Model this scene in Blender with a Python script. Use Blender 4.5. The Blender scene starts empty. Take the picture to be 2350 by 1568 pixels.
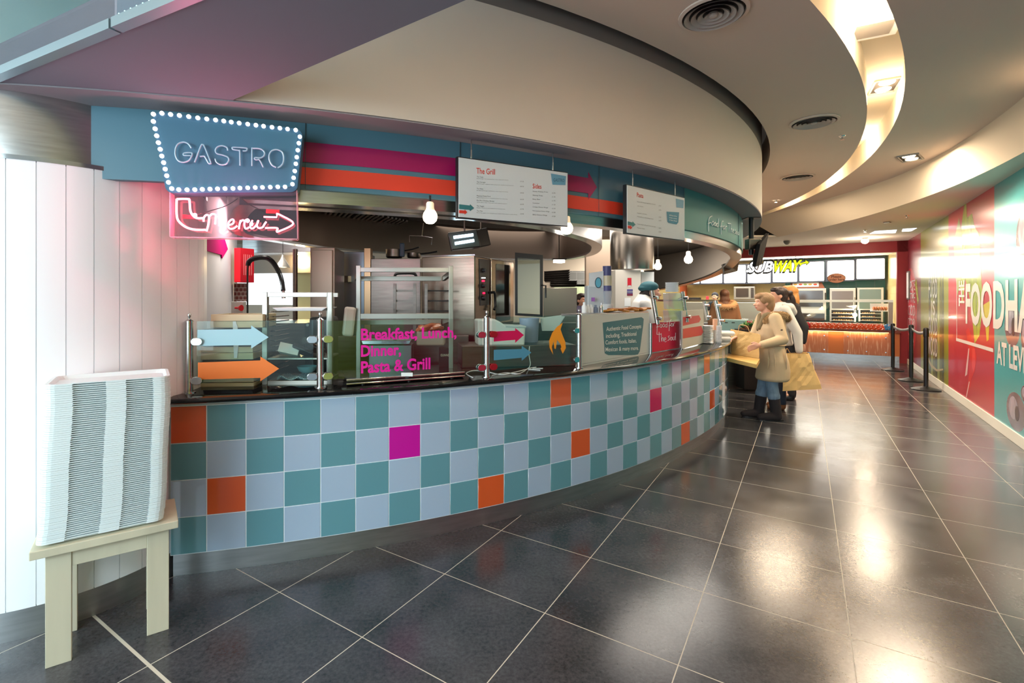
import bpy, bmesh, math, random
from mathutils import Vector, Matrix
from math import sin, cos, pi, radians as R_, atan2, sqrt, hypot
random.seed(7)
S = bpy.context.scene
COL = S.collection
# ---------------------------------------------------------------- camera
F, CX, CY, EH = 1128., 1095., 684., 1.5
cam = bpy.data.cameras.new('camera'); camo = bpy.data.objects.new('camera', cam); COL.objects.link(camo)
camo.location = (0, 0, EH); camo.rotation_euler = (pi/2, 0, 0)
cam.sensor_width = 36; cam.lens = F/2350*36; cam.shift_x = (1175-CX)/2350; cam.shift_y = (CY-784)/2350
cam.clip_start = .05; cam.clip_end = 200
S.camera = camo
S.view_settings.view_transform = 'Standard'; S.view_settings.look = 'None'
S.view_settings.gamma = 1; S.view_settings.use_curve_mapping = False
S.view_settings.exposure = 0.06
# ---------------------------------------------------------------- world: cool daylight of the atrium behind the camera
W = bpy.data.worlds.new('world'); S.world = W; W.use_nodes = True
bg = W.node_tree.nodes['Background']; bg.inputs[0].default_value = (.62, .80, .90, 1); bg.inputs[1].default_value = .95

def area(name, loc, rot, sx, sy, power, col, spread=pi):
    l = bpy.data.lights.new(name, 'AREA'); l.shape = 'RECTANGLE'; l.size = sx; l.size_y = sy
    l.energy = power; l.color = col; l.spread = spread
    o = bpy.data.objects.new(name, l); COL.objects.link(o); o.location = loc; o.rotation_euler = rot
    return o
def lamp(name, loc, power, col, r=.05, spot=None, aim=None, blend=.6):
    l = bpy.data.lights.new(name, 'SPOT' if spot else 'POINT'); l.energy = power; l.color = col; l.shadow_soft_size = r
    if spot: l.spot_size = R_(spot); l.spot_blend = blend
    o = bpy.data.objects.new(name, l); COL.objects.link(o); o.location = loc
    if aim is not None:
        o.rotation_euler = (Vector(aim)-Vector(loc)).to_track_quat('-Z', 'Y').to_euler()
    return o
WARM = (1., .80, .58); NEUT = (1., .92, .82); COOL = (.72, .9, 1.)
# daylight from the glazed atrium on the left and behind
area('atrium_daylight', (-3.2, -1.6, 2.6), (R_(68), 0, R_(-35)), 3.5, 2.6, 120, (.72, .93, 1.))

# ---------------------------------------------------------------- materials
def lin(c):
    return tuple(((x/255.)/12.92 if x/255. <= .04045 else ((x/255.+.055)/1.055)**2.4) for x in c)
MATS = {}
def mat(name, rgb, rough=.5, metal=0., spec=.5, coat=0., emis=None, es=0., noise=None, bump=None, trans=0., ior=1.45, aniso=0., alpha=1., sub=0.):
    if name in MATS: return MATS[name]
    m = bpy.data.materials.new(name); m.use_nodes = True; nt = m.node_tree
    b = nt.nodes['Principled BSDF']; c = lin(rgb)
    b.inputs['Base Color'].default_value = (*c, 1); b.inputs['Roughness'].default_value = rough
    b.inputs['Metallic'].default_value = metal; b.inputs['Specular IOR Level'].default_value = spec
    b.inputs['Coat Weight'].default_value = coat; b.inputs['Coat Roughness'].default_value = .08
    b.inputs['Transmission Weight'].default_value = trans; b.inputs['IOR'].default_value = ior
    b.inputs['Alpha'].default_value = alpha
    if aniso: b.inputs['Anisotropic'].default_value = aniso
    if emis is not None:
        b.inputs['Emission Color'].default_value = (*lin(emis), 1); b.inputs['Emission Strength'].default_value = es
    if noise or bump:
        tc = nt.nodes.new('ShaderNodeTexCoord'); mp = nt.nodes.new('ShaderNodeMapping'); nt.links.new(tc.outputs['Object'], mp.inputs[0])
        sc, amt, stretch = (noise or bump)[:3]
        mp.inputs['Scale'].default_value = stretch
        n = nt.nodes.new('ShaderNodeTexNoise'); n.inputs['Scale'].default_value = sc; n.inputs['Detail'].default_value = 5
        nt.links.new(mp.outputs[0], n.inputs['Vector'])
        if noise:
            mx = nt.nodes.new('ShaderNodeMix'); mx.data_type = 'RGBA'; mx.blend_type = 'MIX'
            mr = nt.nodes.new('ShaderNodeMapRange'); mr.inputs[1].default_value = .3; mr.inputs[2].default_value = .7
            nt.links.new(n.outputs[0], mr.inputs[0]); nt.links.new(mr.outputs[0], mx.inputs[0])
            mx.inputs[6].default_value = (*[min(1, x*(1-amt)) for x in c], 1); mx.inputs[7].default_value = (*[min(1, x*(1+amt)) for x in c], 1)
            nt.links.new(mx.outputs[2], b.inputs['Base Color'])
        if bump:
            bp = nt.nodes.new('ShaderNodeBump'); bp.inputs['Strength'].default_value = bump[1]; bp.inputs['Distance'].default_value = .01
            nt.links.new(n.outputs[0], bp.inputs['Height']); nt.links.new(bp.outputs[0], b.inputs['Normal'])
    MATS[name] = m; return m
def glass(name, tint=(225, 240, 238), alpha=.14, rough=.02):
    # thin sheet glass: see-through with a mirror reflection growing at grazing angles
    if name in MATS: return MATS[name]
    m = bpy.data.materials.new(name); m.use_nodes = True; nt = m.node_tree; nt.nodes.clear()
    o = nt.nodes.new('ShaderNodeOutputMaterial'); t = nt.nodes.new('ShaderNodeBsdfTransparent'); g = nt.nodes.new('ShaderNodeBsdfGlossy')
    mx = nt.nodes.new('ShaderNodeMixShader'); lw = nt.nodes.new('ShaderNodeLayerWeight'); lw.inputs[0].default_value = .5
    t.inputs[0].default_value = (*lin(tint), 1); g.inputs['Roughness'].default_value = rough; g.inputs[0].default_value = (.9, .95, .95, 1)
    pw = nt.nodes.new('ShaderNodeMath'); pw.operation = 'POWER'; pw.inputs[1].default_value = 5; nt.links.new(lw.outputs['Facing'], pw.inputs[0])
    ad = nt.nodes.new('ShaderNodeMath'); ad.operation = 'MULTIPLY_ADD'; ad.inputs[1].default_value = .8; ad.inputs[2].default_value = .035+alpha*.05; nt.links.new(pw.outputs[0], ad.inputs[0])
    nt.links.new(ad.outputs[0], mx.inputs[0]); nt.links.new(t.outputs[0], mx.inputs[1]); nt.links.new(g.outputs[0], mx.inputs[2])
    nt.links.new(mx.outputs[0], o.inputs[0]); MATS[name] = m; return m

# ---------------------------------------------------------------- picture geometry -> places in the room
def A(px, py, Y): return Vector(((px-CX)/F*Y, Y, EH-(py-CY)/F*Y))
def FL(px, py, z=0.):
    Y = F*(EH-z)/(py-CY); return Vector(((px-CX)/F*Y, Y, z))
C0 = Vector((-3.1217, 9.4501, 0))
def CYL(px, py, R, far=False):
    a = (px-CX)/F; q = a*a+1; b = -2*(a*C0.x+C0.y); c = C0.x**2+C0.y**2-R*R; D = max(0, b*b-4*q*c)**.5
    Y = (-b+D)/(2*q) if far else (-b-D)/(2*q)
    x = a*Y; return R, atan2(x-C0.x, C0.y-Y), EH-(py-CY)/F*Y
def P0(R, ang, z, c=C0): return Vector((c.x+R*sin(ang), c.y-R*cos(ang), z))
class Frame:                         # a flat face in the room: origin, x axis (horizontal), z up, normal towards viewer
    def __init__(s, o, xdir, tilt=0):
        s.o = Vector(o); s.x = Vector((xdir[0], xdir[1], 0)).normalized(); n = Vector((s.x.y, -s.x.x, 0))
        s.z = Vector((0, 0, 1)); s.n = n
        if tilt:
            s.n = (n*cos(tilt)+Vector((0, 0, 1))*sin(tilt)).normalized(); s.z = s.n.cross(s.x)*-1
            if s.z.z < 0: s.z = -s.z
    def __call__(s, u, v, w=0): return s.o+s.x*u+s.z*v+s.n*w
    def px(s, px, py, w=0):          # where the sight line through a picture point meets the face
        d = Vector(((px-CX)/F, 1, -(py-CY)/F)); e = Vector((0, 0, EH)); o = s.o+s.n*w
        t = (o-e).dot(s.n)/d.dot(s.n); p = e+d*t-o; return p.dot(s.x), p.dot(s.z)
    def mat(s):
        m = Matrix.Identity(4)
        for i in range(3): m[i][0] = s.x[i]; m[i][1] = -s.n[i]; m[i][2] = s.z[i]; m[i][3] = s.o[i]
        return m

# ---------------------------------------------------------------- mesh builder
def smooth_pts(pts, k=6, closed=False):
    pts = [Vector(p) for p in pts]; n = len(pts); out = []
    if n < 3: return pts
    rng = range(n if closed else n-1)
    for i in rng:
        p0 = pts[(i-1) % n] if closed or i else pts[0]; p1 = pts[i]; p2 = pts[(i+1) % n]
        p3 = pts[(i+2) % n] if closed or i < n-2 else pts[-1]
        for j in range(k):
            t = j/k; out.append(.5*((2*p1)+(p2-p0)*t+(2*p0-5*p1+4*p2-p3)*t*t+(3*p1-p0-3*p2+p3)*t**3))
    if not closed: out.append(pts[-1])
    return out
class MB:
    def __init__(s): s.v = []; s.f = []; s.mi = []; s.sm = []
    def add(s, vs, fs, m=0, smooth=False):
        b = len(s.v); s.v += [tuple(x) for x in vs]
        for f in fs: s.f.append(tuple(i+b for i in f)); s.mi.append(m); s.sm.append(smooth)
        return s
    def box(s, c, d, rz=0, m=0, M=None):
        c = Vector(c); x, y, z = [q/2 for q in d]
        vs = [Vector((i*x, j*y, k*z)) for i in (-1, 1) for j in (-1, 1) for k in (-1, 1)]
        r = Matrix.Rotation(rz, 3, 'Z') if M is None else M
        vs = [r @ q+c for q in vs]
        return s.add(vs, [(0, 1, 3, 2), (4, 6, 7, 5), (0, 4, 5, 1), (2, 3, 7, 6), (0, 2, 6, 4), (1, 5, 7, 3)], m)
    def hexa(s, b, t, m=0):          # b, t: four corners below / above, same order
        n = len(b); return s.add(list(b)+list(t), [tuple(range(n))[::-1], tuple(range(n, 2*n))]+[(i, (i+1) % n, n+(i+1) % n, n+i) for i in range(n)], m)
    def prism(s, pts, off, m=0):     # planar outline swept by a vector
        off = Vector(off); return s.hexa([Vector(p) for p in pts], [Vector(p)+off for p in pts], m)
    def cone(s, p0, p1, r0, r1=None, n=16, m=0, cap=True):
        r1 = r0 if r1 is None else r1
        return s.tube([p0, p1], [r0, r1], n, m, cap)
    def tube(s, pts, r, n=10, m=0, cap=True, closed=False):
        pts = [Vector(p) for p in pts]; k = len(pts); rs = r if isinstance(r, (list, tuple)) else [r]*k
        vs = []; ref = None
        for i, p in enumerate(pts):
            a = pts[i-1] if (i or closed) else p; b = pts[(i+1) % k] if (i < k-1 or closed) else p
            d = (b-a)
            if d.length < 1e-9: d = Vector((0, 0, 1))
            d.normalize()
            if ref is None: ref = Vector((0, 0, 1)) if abs(d.z) < .9 else Vector((1, 0, 0))
            u = ref-d*ref.dot(d)
            if u.length < 1e-4: u = d.orthogonal()
            u.normalize(); w = d.cross(u); ref = u
            vs += [p+(u*cos(2*pi*j/n)+w*sin(2*pi*j/n))*rs[i] for j in range(n)]
        fs = [(i*n+j, i*n+(j+1) % n, ((i+1) % k)*n+(j+1) % n, ((i+1) % k)*n+j) for i in range(k if closed else k-1) for j in range(n)]
        s.add(vs, fs, m, True)
        if cap and not closed:
            b = len(s.v)-k*n; s.f.append(tuple(b+j for j in range(n))[::-1]); s.mi.append(m); s.sm.append(False)
            s.f.append(tuple(b+(k-1)*n+j for j in range(n))); s.mi.append(m); s.sm.append(False)
        return s
    def lathe(s, prof, c=(0, 0, 0), n=24, m=0, sm=True, M=None):
        c = Vector(c); vs = []
        for r, z in prof: vs += [Vector((max(r, 1e-5)*cos(2*pi*j/n), max(r, 1e-5)*sin(2*pi*j/n), z)) for j in range(n)]
        if M is not None: vs = [M @ v for v in vs]
        vs = [v+c for v in vs]
        return s.add(vs, [(i*n+j, i*n+(j+1) % n, (i+1)*n+(j+1) % n, (i+1)*n+j) for i in range(len(prof)-1) for j in range(n)], m, sm)
    def ell(s, c, r, n=14, m=0, M=None):
        prof = [(sin(pi*i/n), -cos(pi*i/n)) for i in range(n+1)]
        D = Matrix.Diagonal(r).to_3x3() if hasattr(Matrix.Diagonal(r), 'to_3x3') else Matrix(((r[0], 0, 0), (0, r[1], 0), (0, 0, r[2])))
        return s.lathe(prof, c, 2*n, m, True, (M @ D) if M is not None else D)
    def arc(s, prof, a0, a1, n=48, c=C0, m=0, sm=True, close=True, caps=True):
        # prof: list of (R, z) swept round the vertical axis at c from a0 to a1 (radians)
        k = len(prof); vs = [P0(r, a0+(a1-a0)*i/n, z, c) for i in range(n+1) for r, z in prof]
        fs = [(i*k+j, i*k+(j+1) % k, (i+1)*k+(j+1) % k, (i+1)*k+j) for i in range(n) for j in range(k if close else k-1)]
        s.add(vs, fs, m, sm)
        if close and caps: b = len(s.v)-k*(n+1); s.f += [tuple(b+j for j in range(k))[::-1], tuple(b+n*k+j for j in range(k))]; s.mi += [m, m]; s.sm += [False, False]
        return s
    def grid(s, rows, m=0, sm=True):
        k = len(rows[0]); vs = [p for r in rows for p in r]
        return s.add(vs, [(i*k+j, i*k+j+1, (i+1)*k+j+1, (i+1)*k+j) for i in range(len(rows)-1) for j in range(k-1)], m, sm)
    def build(s, name, mats, parent=None, bevel=0, fixn=True, auto=True):
        me = bpy.data.meshes.new(name); me.from_pydata(s.v, [], s.f)
        for m in (mats if isinstance(mats, (list, tuple)) else [mats]): me.materials.append(m)
        me.polygons.foreach_set('material_index', s.mi); me.polygons.foreach_set('use_smooth', s.sm)
        if fixn:
            bm = bmesh.new(); bm.from_mesh(me); bmesh.ops.recalc_face_normals(bm, faces=bm.faces); bm.to_mesh(me); bm.free()
        if any(s.sm) and auto:
            me.set_sharp_from_angle(angle=R_(40))
        me.update(); o = bpy.data.objects.new(name, me); COL.objects.link(o)
        if parent is not None:
            o.parent = parent; o.matrix_parent_inverse = parent.matrix_world.inverted() if not parent.get('_m') else Matrix.Identity(4)
            if True: o.matrix_parent_inverse = WM(parent).inverted()
        if bevel:
            b = o.modifiers.new('bevel', 'BEVEL'); b.width = bevel; b.segments = 2; b.limit_method = 'ANGLE'; b.angle_limit = R_(40)
        return o
def WM(o):
    m = o.matrix_basis.copy()
    while o.parent is not None: m = o.parent.matrix_basis @ o.matrix_parent_inverse @ m; o = o.parent
    return m
def tag(o, label=None, cat=None, group=None, kind=None):
    if label: o['label'] = label
    if cat: o['category'] = cat
    if group: o['group'] = group
    if kind: o['kind'] = kind
    return o
def thing(name, label, cat, loc=(0, 0, 0), group=None, rz=0):
    o = bpy.data.objects.new(name, None); COL.objects.link(o); o.location = loc; o.rotation_euler = (0, 0, rz); o.empty_display_size = .05
    return tag(o, label, cat, group)
def single(mb, name, m, label, cat, group=None, bevel=0, base=None):
    o = mb.build(name, m, None, bevel); return tag(o, label, cat, group)
def struct(mb, name, m, bevel=0, **k):
    o = mb.build(name, m, None, bevel, **k); o['kind'] = 'structure'; return o
def kids(o): return [c for c in bpy.data.objects if c.parent == o]
def dup(o, delta=None, M=None, label=None, group=None, parent=None):
    c = o.copy(); COL.objects.link(c)
    if parent is not None: c.parent = parent
    else:
        if M is not None: c.matrix_basis = M @ o.matrix_basis
        elif delta is not None: c.location = o.location+Vector(delta)
    if label: c['label'] = label
    if group: c['group'] = group
    for k in kids(o): dup(k, parent=c)
    return c
def text_mesh(txt, size=1., off=0., sx=1., align='LEFT', space=1., line=1., ext=0.):
    cu = bpy.data.curves.new('t', 'FONT'); cu.body = txt; cu.size = size; cu.offset = off; cu.align_x = align
    cu.space_character = space; cu.space_line = line; cu.extrude = ext; cu.resolution_u = 3
    o = bpy.data.objects.new('t', cu); COL.objects.link(o)
    dg = bpy.context.evaluated_depsgraph_get(); me = bpy.data.meshes.new_from_object(o.evaluated_get(dg))
    vs = [Vector((v.co.x*sx, v.co.y, v.co.z)) for v in me.vertices]; fs = [tuple(p.vertices) for p in me.polygons]
    bpy.data.objects.remove(o); bpy.data.meshes.remove(me); bpy.data.curves.remove(cu); return vs, fs
def put_text(mb, fr, txt, u, v, h, w=.0015, width=None, off=0., m=0, align='LEFT', shear=0., line=1., thick=0.):
    # flat lettering on a face: cap height h (metres), stretched to the given width
    vs, fs = text_mesh(txt, 1., off, 1., 'LEFT', 1., line)
    if not vs: return
    x0 = min(p.x for p in vs); x1 = max(p.x for p in vs)
    y0 = 0; caps = .70; k = h/caps; kx = (width/(x1-x0)) if width else k
    dx = {'LEFT': 0, 'CENTER': -(x1-x0)*kx/2, 'RIGHT': -(x1-x0)*kx}[align]
    mb.add([fr(u+dx+(p.x-x0)*kx+shear*p.y*k, v+p.y*k, w) for p in vs], fs, m)
def rrect(u0, v0, u1, v1, r, n=5):
    out = []
    for cx, cy, a in ((u1-r, v1-r, 0), (u0+r, v1-r, 90), (u0+r, v0+r, 180), (u1-r, v0+r, 270)):
        out += [(cx+r*cos(R_(a+90*i/n)), cy+r*sin(R_(a+90*i/n))) for i in range(n+1)]
    return out
def plate(mb, fr, pts, w0, w1, m=0):     # extruded outline on a face
    mb.hexa([fr(u, v, w0) for u, v in pts], [fr(u, v, w1) for u, v in pts], m)
def pxs(fr, pts, w=0): return [fr.px(x, y, w) for x, y in pts]
def arrow_pts(x0, x1, y0, y1, head, hw):  # left, right tip, low, high edge of shaft, head length, head overhang
    ym = (y0+y1)/2; return [(x0, y0), (x1-head, y0), (x1-head, y0-hw), (x1, ym), (x1-head, y1+hw), (x1-head, y1), (x0, y1)]
def words(i):
    ones = ['', 'first', 'second', 'third', 'fourth', 'fifth', 'sixth', 'seventh', 'eighth', 'ninth', 'tenth', 'eleventh', 'twelfth', 'thirteenth', 'fourteenth', 'fifteenth', 'sixteenth', 'seventeenth', 'eighteenth', 'nineteenth']
    tens = ['', '', 'twent', 'thirt', 'fort', 'fift', 'sixt', 'sevent', 'eight']
    return ones[i] if i < 20 else (tens[i//10]+'ieth' if i % 10 == 0 else tens[i//10]+'y-'+ones[i % 10])
# ---------------------------------------------------------------- palette
M_white = mat('white_paint', (236, 240, 242), .45)
M_clad = mat('white_cladding', (240, 244, 248), .4)
M_ceil = mat('ceiling_paint', (216, 198, 184), .9)
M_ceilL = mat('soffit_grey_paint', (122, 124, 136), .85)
M_blue = mat('fascia_blue', (72, 114, 132), .45)
M_teal = mat('fascia_teal', (62, 136, 138), .6)
M_mag = mat('magenta_vinyl', (150, 12, 84), .35)
M_red = mat('orange_red_vinyl', (214, 66, 48), .35)
M_steel = mat('brushed_steel', (190, 190, 190), .24, 1., noise=(6, .10, (1, 1, 14)), aniso=.4)
M_kick = mat('kick_steel', (178, 182, 184), .42, 1., noise=(5, .10, (1, 1, 10)))
M_steeld = mat('dark_brushed_steel', (120, 112, 106), .34, 1., noise=(5, .12, (1, 1, 10)))
M_chrome = mat('polished_steel', (215, 218, 220), .12, 1.)
M_black = mat('black_plastic', (22, 21, 23), .35)
M_dark = mat('dark_void', (34, 30, 28), .6)
M_granite = mat('black_granite', (20, 20, 22), .07, coat=.4, noise=(160, .7, (1, 1, 1)))
M_glass = glass('clear_glass', (250, 253, 252), .0); M_wglass = glass('greenish_glass', (236, 247, 244), .3)
M_wood = mat('pale_wood', (198, 192, 168), .6, noise=(7, .14, (1, 1, .12)))
M_gold = mat('kraft_paper', (205, 168, 112), .75, bump=(14, .25, (1, 1, 1)))
M_skin = mat('skin', (214, 160, 134), .5)
# ================================================================= THE SETTING
# ---- floor: dark stone tiles 0.6 m on a grid turned to the mural wall
def floor_mat():
    m = bpy.data.materials.new('floor_tiles'); m.use_nodes = True; nt = m.node_tree; L = nt.links; N = nt.nodes
    b = N['Principled BSDF']; ge = N.new('ShaderNodeTexCoord')
    mp = N.new('ShaderNodeMapping'); mp.vector_type = 'TEXTURE'
    mp.inputs['Location'].default_value = (-.6747, 3.0028, 0); mp.inputs['Rotation'].default_value = (0, 0, R_(-33.68))
    mp.inputs['Scale'].default_value = (.5989, .5989, 1); L.new(ge.outputs['Object'], mp.inputs[0])
    sp = N.new('ShaderNodeSeparateXYZ'); L.new(mp.outputs[0], sp.inputs[0])
    def M(op, a, b_=None):
        n = N.new('ShaderNodeMath'); n.operation = op
        for i, q in enumerate((a, b_)):
            if q is None: continue
            if isinstance(q, (int, float)): n.inputs[i].default_value = q
            else: L.new(q, n.inputs[i])
        return n.outputs[0]
    def dist(o): return M('ABSOLUTE', M('SUBTRACT', M('FRACT', M('ADD', o, .5)), .5))
    dx, dy = dist(sp.outputs[0]), dist(sp.outputs[1])
    g = M('LESS_THAN', M('MINIMUM', dx, dy), .0036)
    g2 = M('LESS_THAN', M('ABSOLUTE', M('ADD', sp.outputs[1], 2.)), .011)   # wide movement joint
    g = M('MAXIMUM', g, g2)
    n1 = N.new('ShaderNodeTexNoise'); n1.inputs['Scale'].default_value = 55; n1.inputs['Detail'].default_value = 6; n1.inputs['Roughness'].default_value = .7; L.new(ge.outputs['Object'], n1.inputs['Vector'])
    n2 = N.new('ShaderNodeTexNoise'); n2.inputs['Scale'].default_value = 3.2; n2.inputs['Detail'].default_value = 4; L.new(ge.outputs['Object'], n2.inputs['Vector'])
    wn = N.new('ShaderNodeTexWhiteNoise'); wn.noise_dimensions = '2D'; fl = N.new('ShaderNodeVectorMath'); fl.operation = 'FLOOR'; L.new(mp.outputs[0], fl.inputs[0]); L.new(fl.outputs[0], wn.inputs[0])
    cr = N.new('ShaderNodeValToRGB'); cr.color_ramp.elements[0].position = .36; cr.color_ramp.elements[0].color = (*lin((37, 37, 40)), 1)
    cr.color_ramp.elements[1].position = .74; cr.color_ramp.elements[1].color = (*lin((88, 88, 93)), 1)
    a = M('ADD', M('MULTIPLY', n1.outputs[0], .55), M('MULTIPLY', n2.outputs[0], .38)); a = M('ADD', a, M('MULTIPLY', wn.outputs[0], .06)); L.new(a, cr.inputs[0])
    mx = N.new('ShaderNodeMix'); mx.data_type = 'RGBA'; L.new(g, mx.inputs[0]); L.new(cr.outputs[0], mx.inputs[6]); mx.inputs[7].default_value = (*lin((196, 188, 172)), 1)
    L.new(mx.outputs[2], b.inputs['Base Color'])
    rr = N.new('ShaderNodeMapRange'); rr.inputs[3].default_value = .13; rr.inputs[4].default_value = .27; L.new(n2.outputs[0], rr.inputs[0])
    r2 = N.new('ShaderNodeMix'); L.new(g, r2.inputs[0]); L.new(rr.outputs[0], r2.inputs[2]); r2.inputs[3].default_value = .7; L.new(r2.outputs[0], b.inputs['Roughness'])
    bp = N.new('ShaderNodeBump'); bp.inputs['Strength'].default_value = .12; bp.inputs['Distance'].default_value = .002; L.new(n1.outputs[0], bp.inputs['Height']); L.new(bp.outputs[0], b.inputs['Normal'])
    b.inputs['Specular IOR Level'].default_value = .6
    return m
mb = MB(); mb.box((4, 6, -.05), (26, 30, .1)); struct(mb, 'floor', floor_mat())

# ---- mural wall on the right: straight, x = .694*y + 2.0445
WD = Vector((.694, 1, 0)).normalized()
FW = Frame((2.0445, 0, 0), (.5702, .8216))            # u runs along the wall away from the camera
FW = Frame((2.0445, 0, 0), (-WD.x, -WD.y))            # normal must face the room (towards -x)
if FW.n.x > 0: FW = Frame((2.0445, 0, 0), (WD.x, WD.y))
US = 1 if FW.x.y > 0 else -1                          # +u away from the camera?
M_wallred = mat('deep_red_paint', (140, 28, 34), .5)
WL = 11.2/WD.y
mb = MB(); mb.hexa([FW(US*-3, 0, 0), FW(US*WL, 0, 0), FW(US*WL, 0, -.2), FW(US*-3, 0, -.2)], [FW(US*-3, 2.86, 0), FW(US*WL, 2.86, 0), FW(US*WL, 2.86, -.2), FW(US*-3, 2.86, -.2)])
struct(mb, 'wall_right', mat('mural_wall_base', (150, 30, 44), .2))
mb = MB(); bh = .115
mb.hexa([FW(US*-3, 0, .018), FW(US*WL, 0, .018), FW(US*WL, 0, .0), FW(US*-3, 0, .0)], [FW(US*-3, bh, .014), FW(US*WL, bh, .014), FW(US*WL, bh, .0), FW(US*-3, bh, .0)])
struct(mb, 'baseboard_right', mat('skirting_white', (238, 236, 226), .35), bevel=.003)

# ---- ceilings
ZC = 3.18
CI, RI = Vector((-4.52, 10.73, 0)), 10.21
CO, RO = Vector((-4.78, 10.68, 0)), 10.62
CB = Vector((-4.93, 10.08, 0))
def foldR(y): return 11.22 - max(0, (y-6.8))*.15
def band(mb, f0, f1, n=60, m=0):
    r0 = [f0(i/n) for i in range(n+1)]; r1 = [f1(i/n) for i in range(n+1)]
    mb.grid([r0, r1], m)
def lerp(a, b, t): return a+(b-a)*t
gapc = lambda t: P0(7.52, R_(lerp(-25, 118, t)), ZC)
inc = lambda t: P0(RI, R_(lerp(-14, 92, t)), ZC, CI)
outc = lambda t: P0(RO, R_(lerp(-14, 92, t)), ZC, CO)
def foldc(t):
    a = R_(lerp(-14, 92, t)); p = P0(11.2, a, ZC, CB); return P0(foldR(p.y), a, ZC, CB)
lowc = lambda t: P0(11.34, R_(lerp(-14, 92, t)), 2.80, CB)
def up(f, h): return lambda t: f(t)+Vector((0, 0, h))
mb = MB(); band(mb, gapc, inc, 80); band(mb, up(gapc, 0), up(gapc, .4), 80); struct(mb, 'ceiling', M_ceil)
mb = MB(); band(mb, outc, foldc, 80); struct(mb, 'ceiling', M_ceil)
mb = MB(); band(mb, inc, up(inc, .26), 80); band(mb, up(inc, .26), up(outc, .26), 80); band(mb, outc, up(outc, .26), 80); struct(mb, 'trim_1', mat('cove_paint', (238, 226, 204), .8))
mb = MB(); band(mb, foldc, lowc, 80); struct(mb, 'trim_2', mat('bulkhead_cream', (228, 214, 192), .8))
# low ceiling between the bulkhead and the mural wall, over the sandwich shop too
low = [lowc(i/60) for i in range(61)]
mb = MB()
edge = []
for p in low:
    y = p.y; edge.append(Vector((max(p.x+.05, .694*y+2.3), y, 2.80)) if y < 10.5 else Vector((max(p.x+.05, 10.2), y, 2.80)))
mb.grid([low, edge]); mb.box((9.4, 14.3, 2.825), (8.8, 7.6, .03)); struct(mb, 'ceiling', mat('low_ceiling_paint', (232, 226, 214), .85))
# plain lid over everything so that daylight only comes from the atrium
mb = MB(); mb.box((5.5, 8, 3.95), (21, 16, .1)); struct(mb, 'ceiling', M_ceil)

# ---- the cream drum over the counter, its soffit and the blue fascia
a0, a1 = R_(-12), R_(128)
mb = MB(); mb.arc([(7.44, 2.421), (7.44, 3.13), (7.30, 3.13), (7.30, 2.421)], a0, a1, 120); struct(mb, 'wall_drum', mat('drum_paint', (208, 200, 190), .75))
mb = MB(); mb.arc([(7.438, 3.131), (7.438, 3.6), (7.3, 3.6), (7.3, 3.131)], a0, a1, 100); struct(mb, 'gap_shade_ring', mat('painted_gap_shade', (120, 112, 108), .9))  # top of the drum coloured dark to paint in the gap's shade
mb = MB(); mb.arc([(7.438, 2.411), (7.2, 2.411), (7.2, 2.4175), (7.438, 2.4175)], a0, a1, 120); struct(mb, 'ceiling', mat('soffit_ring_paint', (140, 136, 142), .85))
# grey bridging soffit over the left of the picture, with its glass edge
eA = lambda x: Vector((x, 2.29-.697*(x+1.148), 2.418)); eB = lambda x: Vector((x, 1.512-.486*(x+.891), 2.418))
mb = MB(); poly = [eA(-1.148), eA(-.03), eA(1.2), eB(1.2), eB(-.891), eB(-1.985), eB(-4.6), Vector((-4.6, 5, 2.414)), Vector((-1.3, 5, 2.414)), P0(7.3, R_(15.4), 2.414)]; poly = [Vector((p.x, p.y, 2.418)) for p in poly]
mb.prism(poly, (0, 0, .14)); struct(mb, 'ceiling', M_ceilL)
mb = MB(); mb.box((-6, 1, 4.6), (11, 12, .05)); struct(mb, 'ceiling', mat('atrium_ceiling', (140, 156, 164), .8))
# kitchen lid inside the fascia ring
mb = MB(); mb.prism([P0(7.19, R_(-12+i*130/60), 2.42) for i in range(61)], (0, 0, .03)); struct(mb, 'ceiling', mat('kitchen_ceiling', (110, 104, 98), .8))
ZF0, ZF1 = 2.066, 2.4105
mb = MB(); mb.arc([(7.24, ZF0), (7.24, ZF1), (7.20, ZF1), (7.20, ZF0)], R_(9.3), R_(41.9), 90, m=0)
aT = CYL(1572, 500, 7.24)[1]; aB0 = R_(9.3)
mb2 = MB(); mb2.arc([(7.24, ZF0), (7.24, ZF1), (7.20, ZF1), (7.20, ZF0)], R_(41.9), R_(112), 110)
fas = thing('fascia_band', 'long curved blue and teal fascia band with magenta and orange stripes above the tiled counter', 'fascia', P0(7.24, R_(30), ZF0))
mb.build('blue_fascia', M_blue, fas); mb2.build('teal_fascia', M_teal, fas)
def arcpatch(mb, R, pts_a, z0, z1, m=0):       # thin skin on the drum between angles
    n = max(2, int((pts_a[1]-pts_a[0])/R_(1)))
    mb.arc([(R, z0), (R, z1), (R-.004, z1), (R-.004, z0)], pts_a[0], pts_a[1], n, m=m)
aS = CYL(640, 330, 7.24)[1]
mb = MB(); zt, zb = 2.305, 2.215
aE = CYL(1350, 400, 7.245)[1]; aTip = CYL(1370, 420, 7.245)[1]
arcpatch(mb, 7.2445, (aS, aE), 2.208, 2.312)
for i in range(8):
    t0, t1 = i/8, (i+1)/8; A0, A1 = lerp(aE, aTip, t0), lerp(aE, aTip, t1); h0, h1 = .095*(1-t0), .095*(1-t1); zm = 2.26
    mb.add([P0(7.2445, A0, zm-h0), P0(7.2445, A1, zm-h1), P0(7.2445, A1, zm+h1), P0(7.2445, A0, zm+h0)], [(0, 1, 2, 3)])
mb.build('magenta_arrow_stripe', M_mag, fas)
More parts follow.
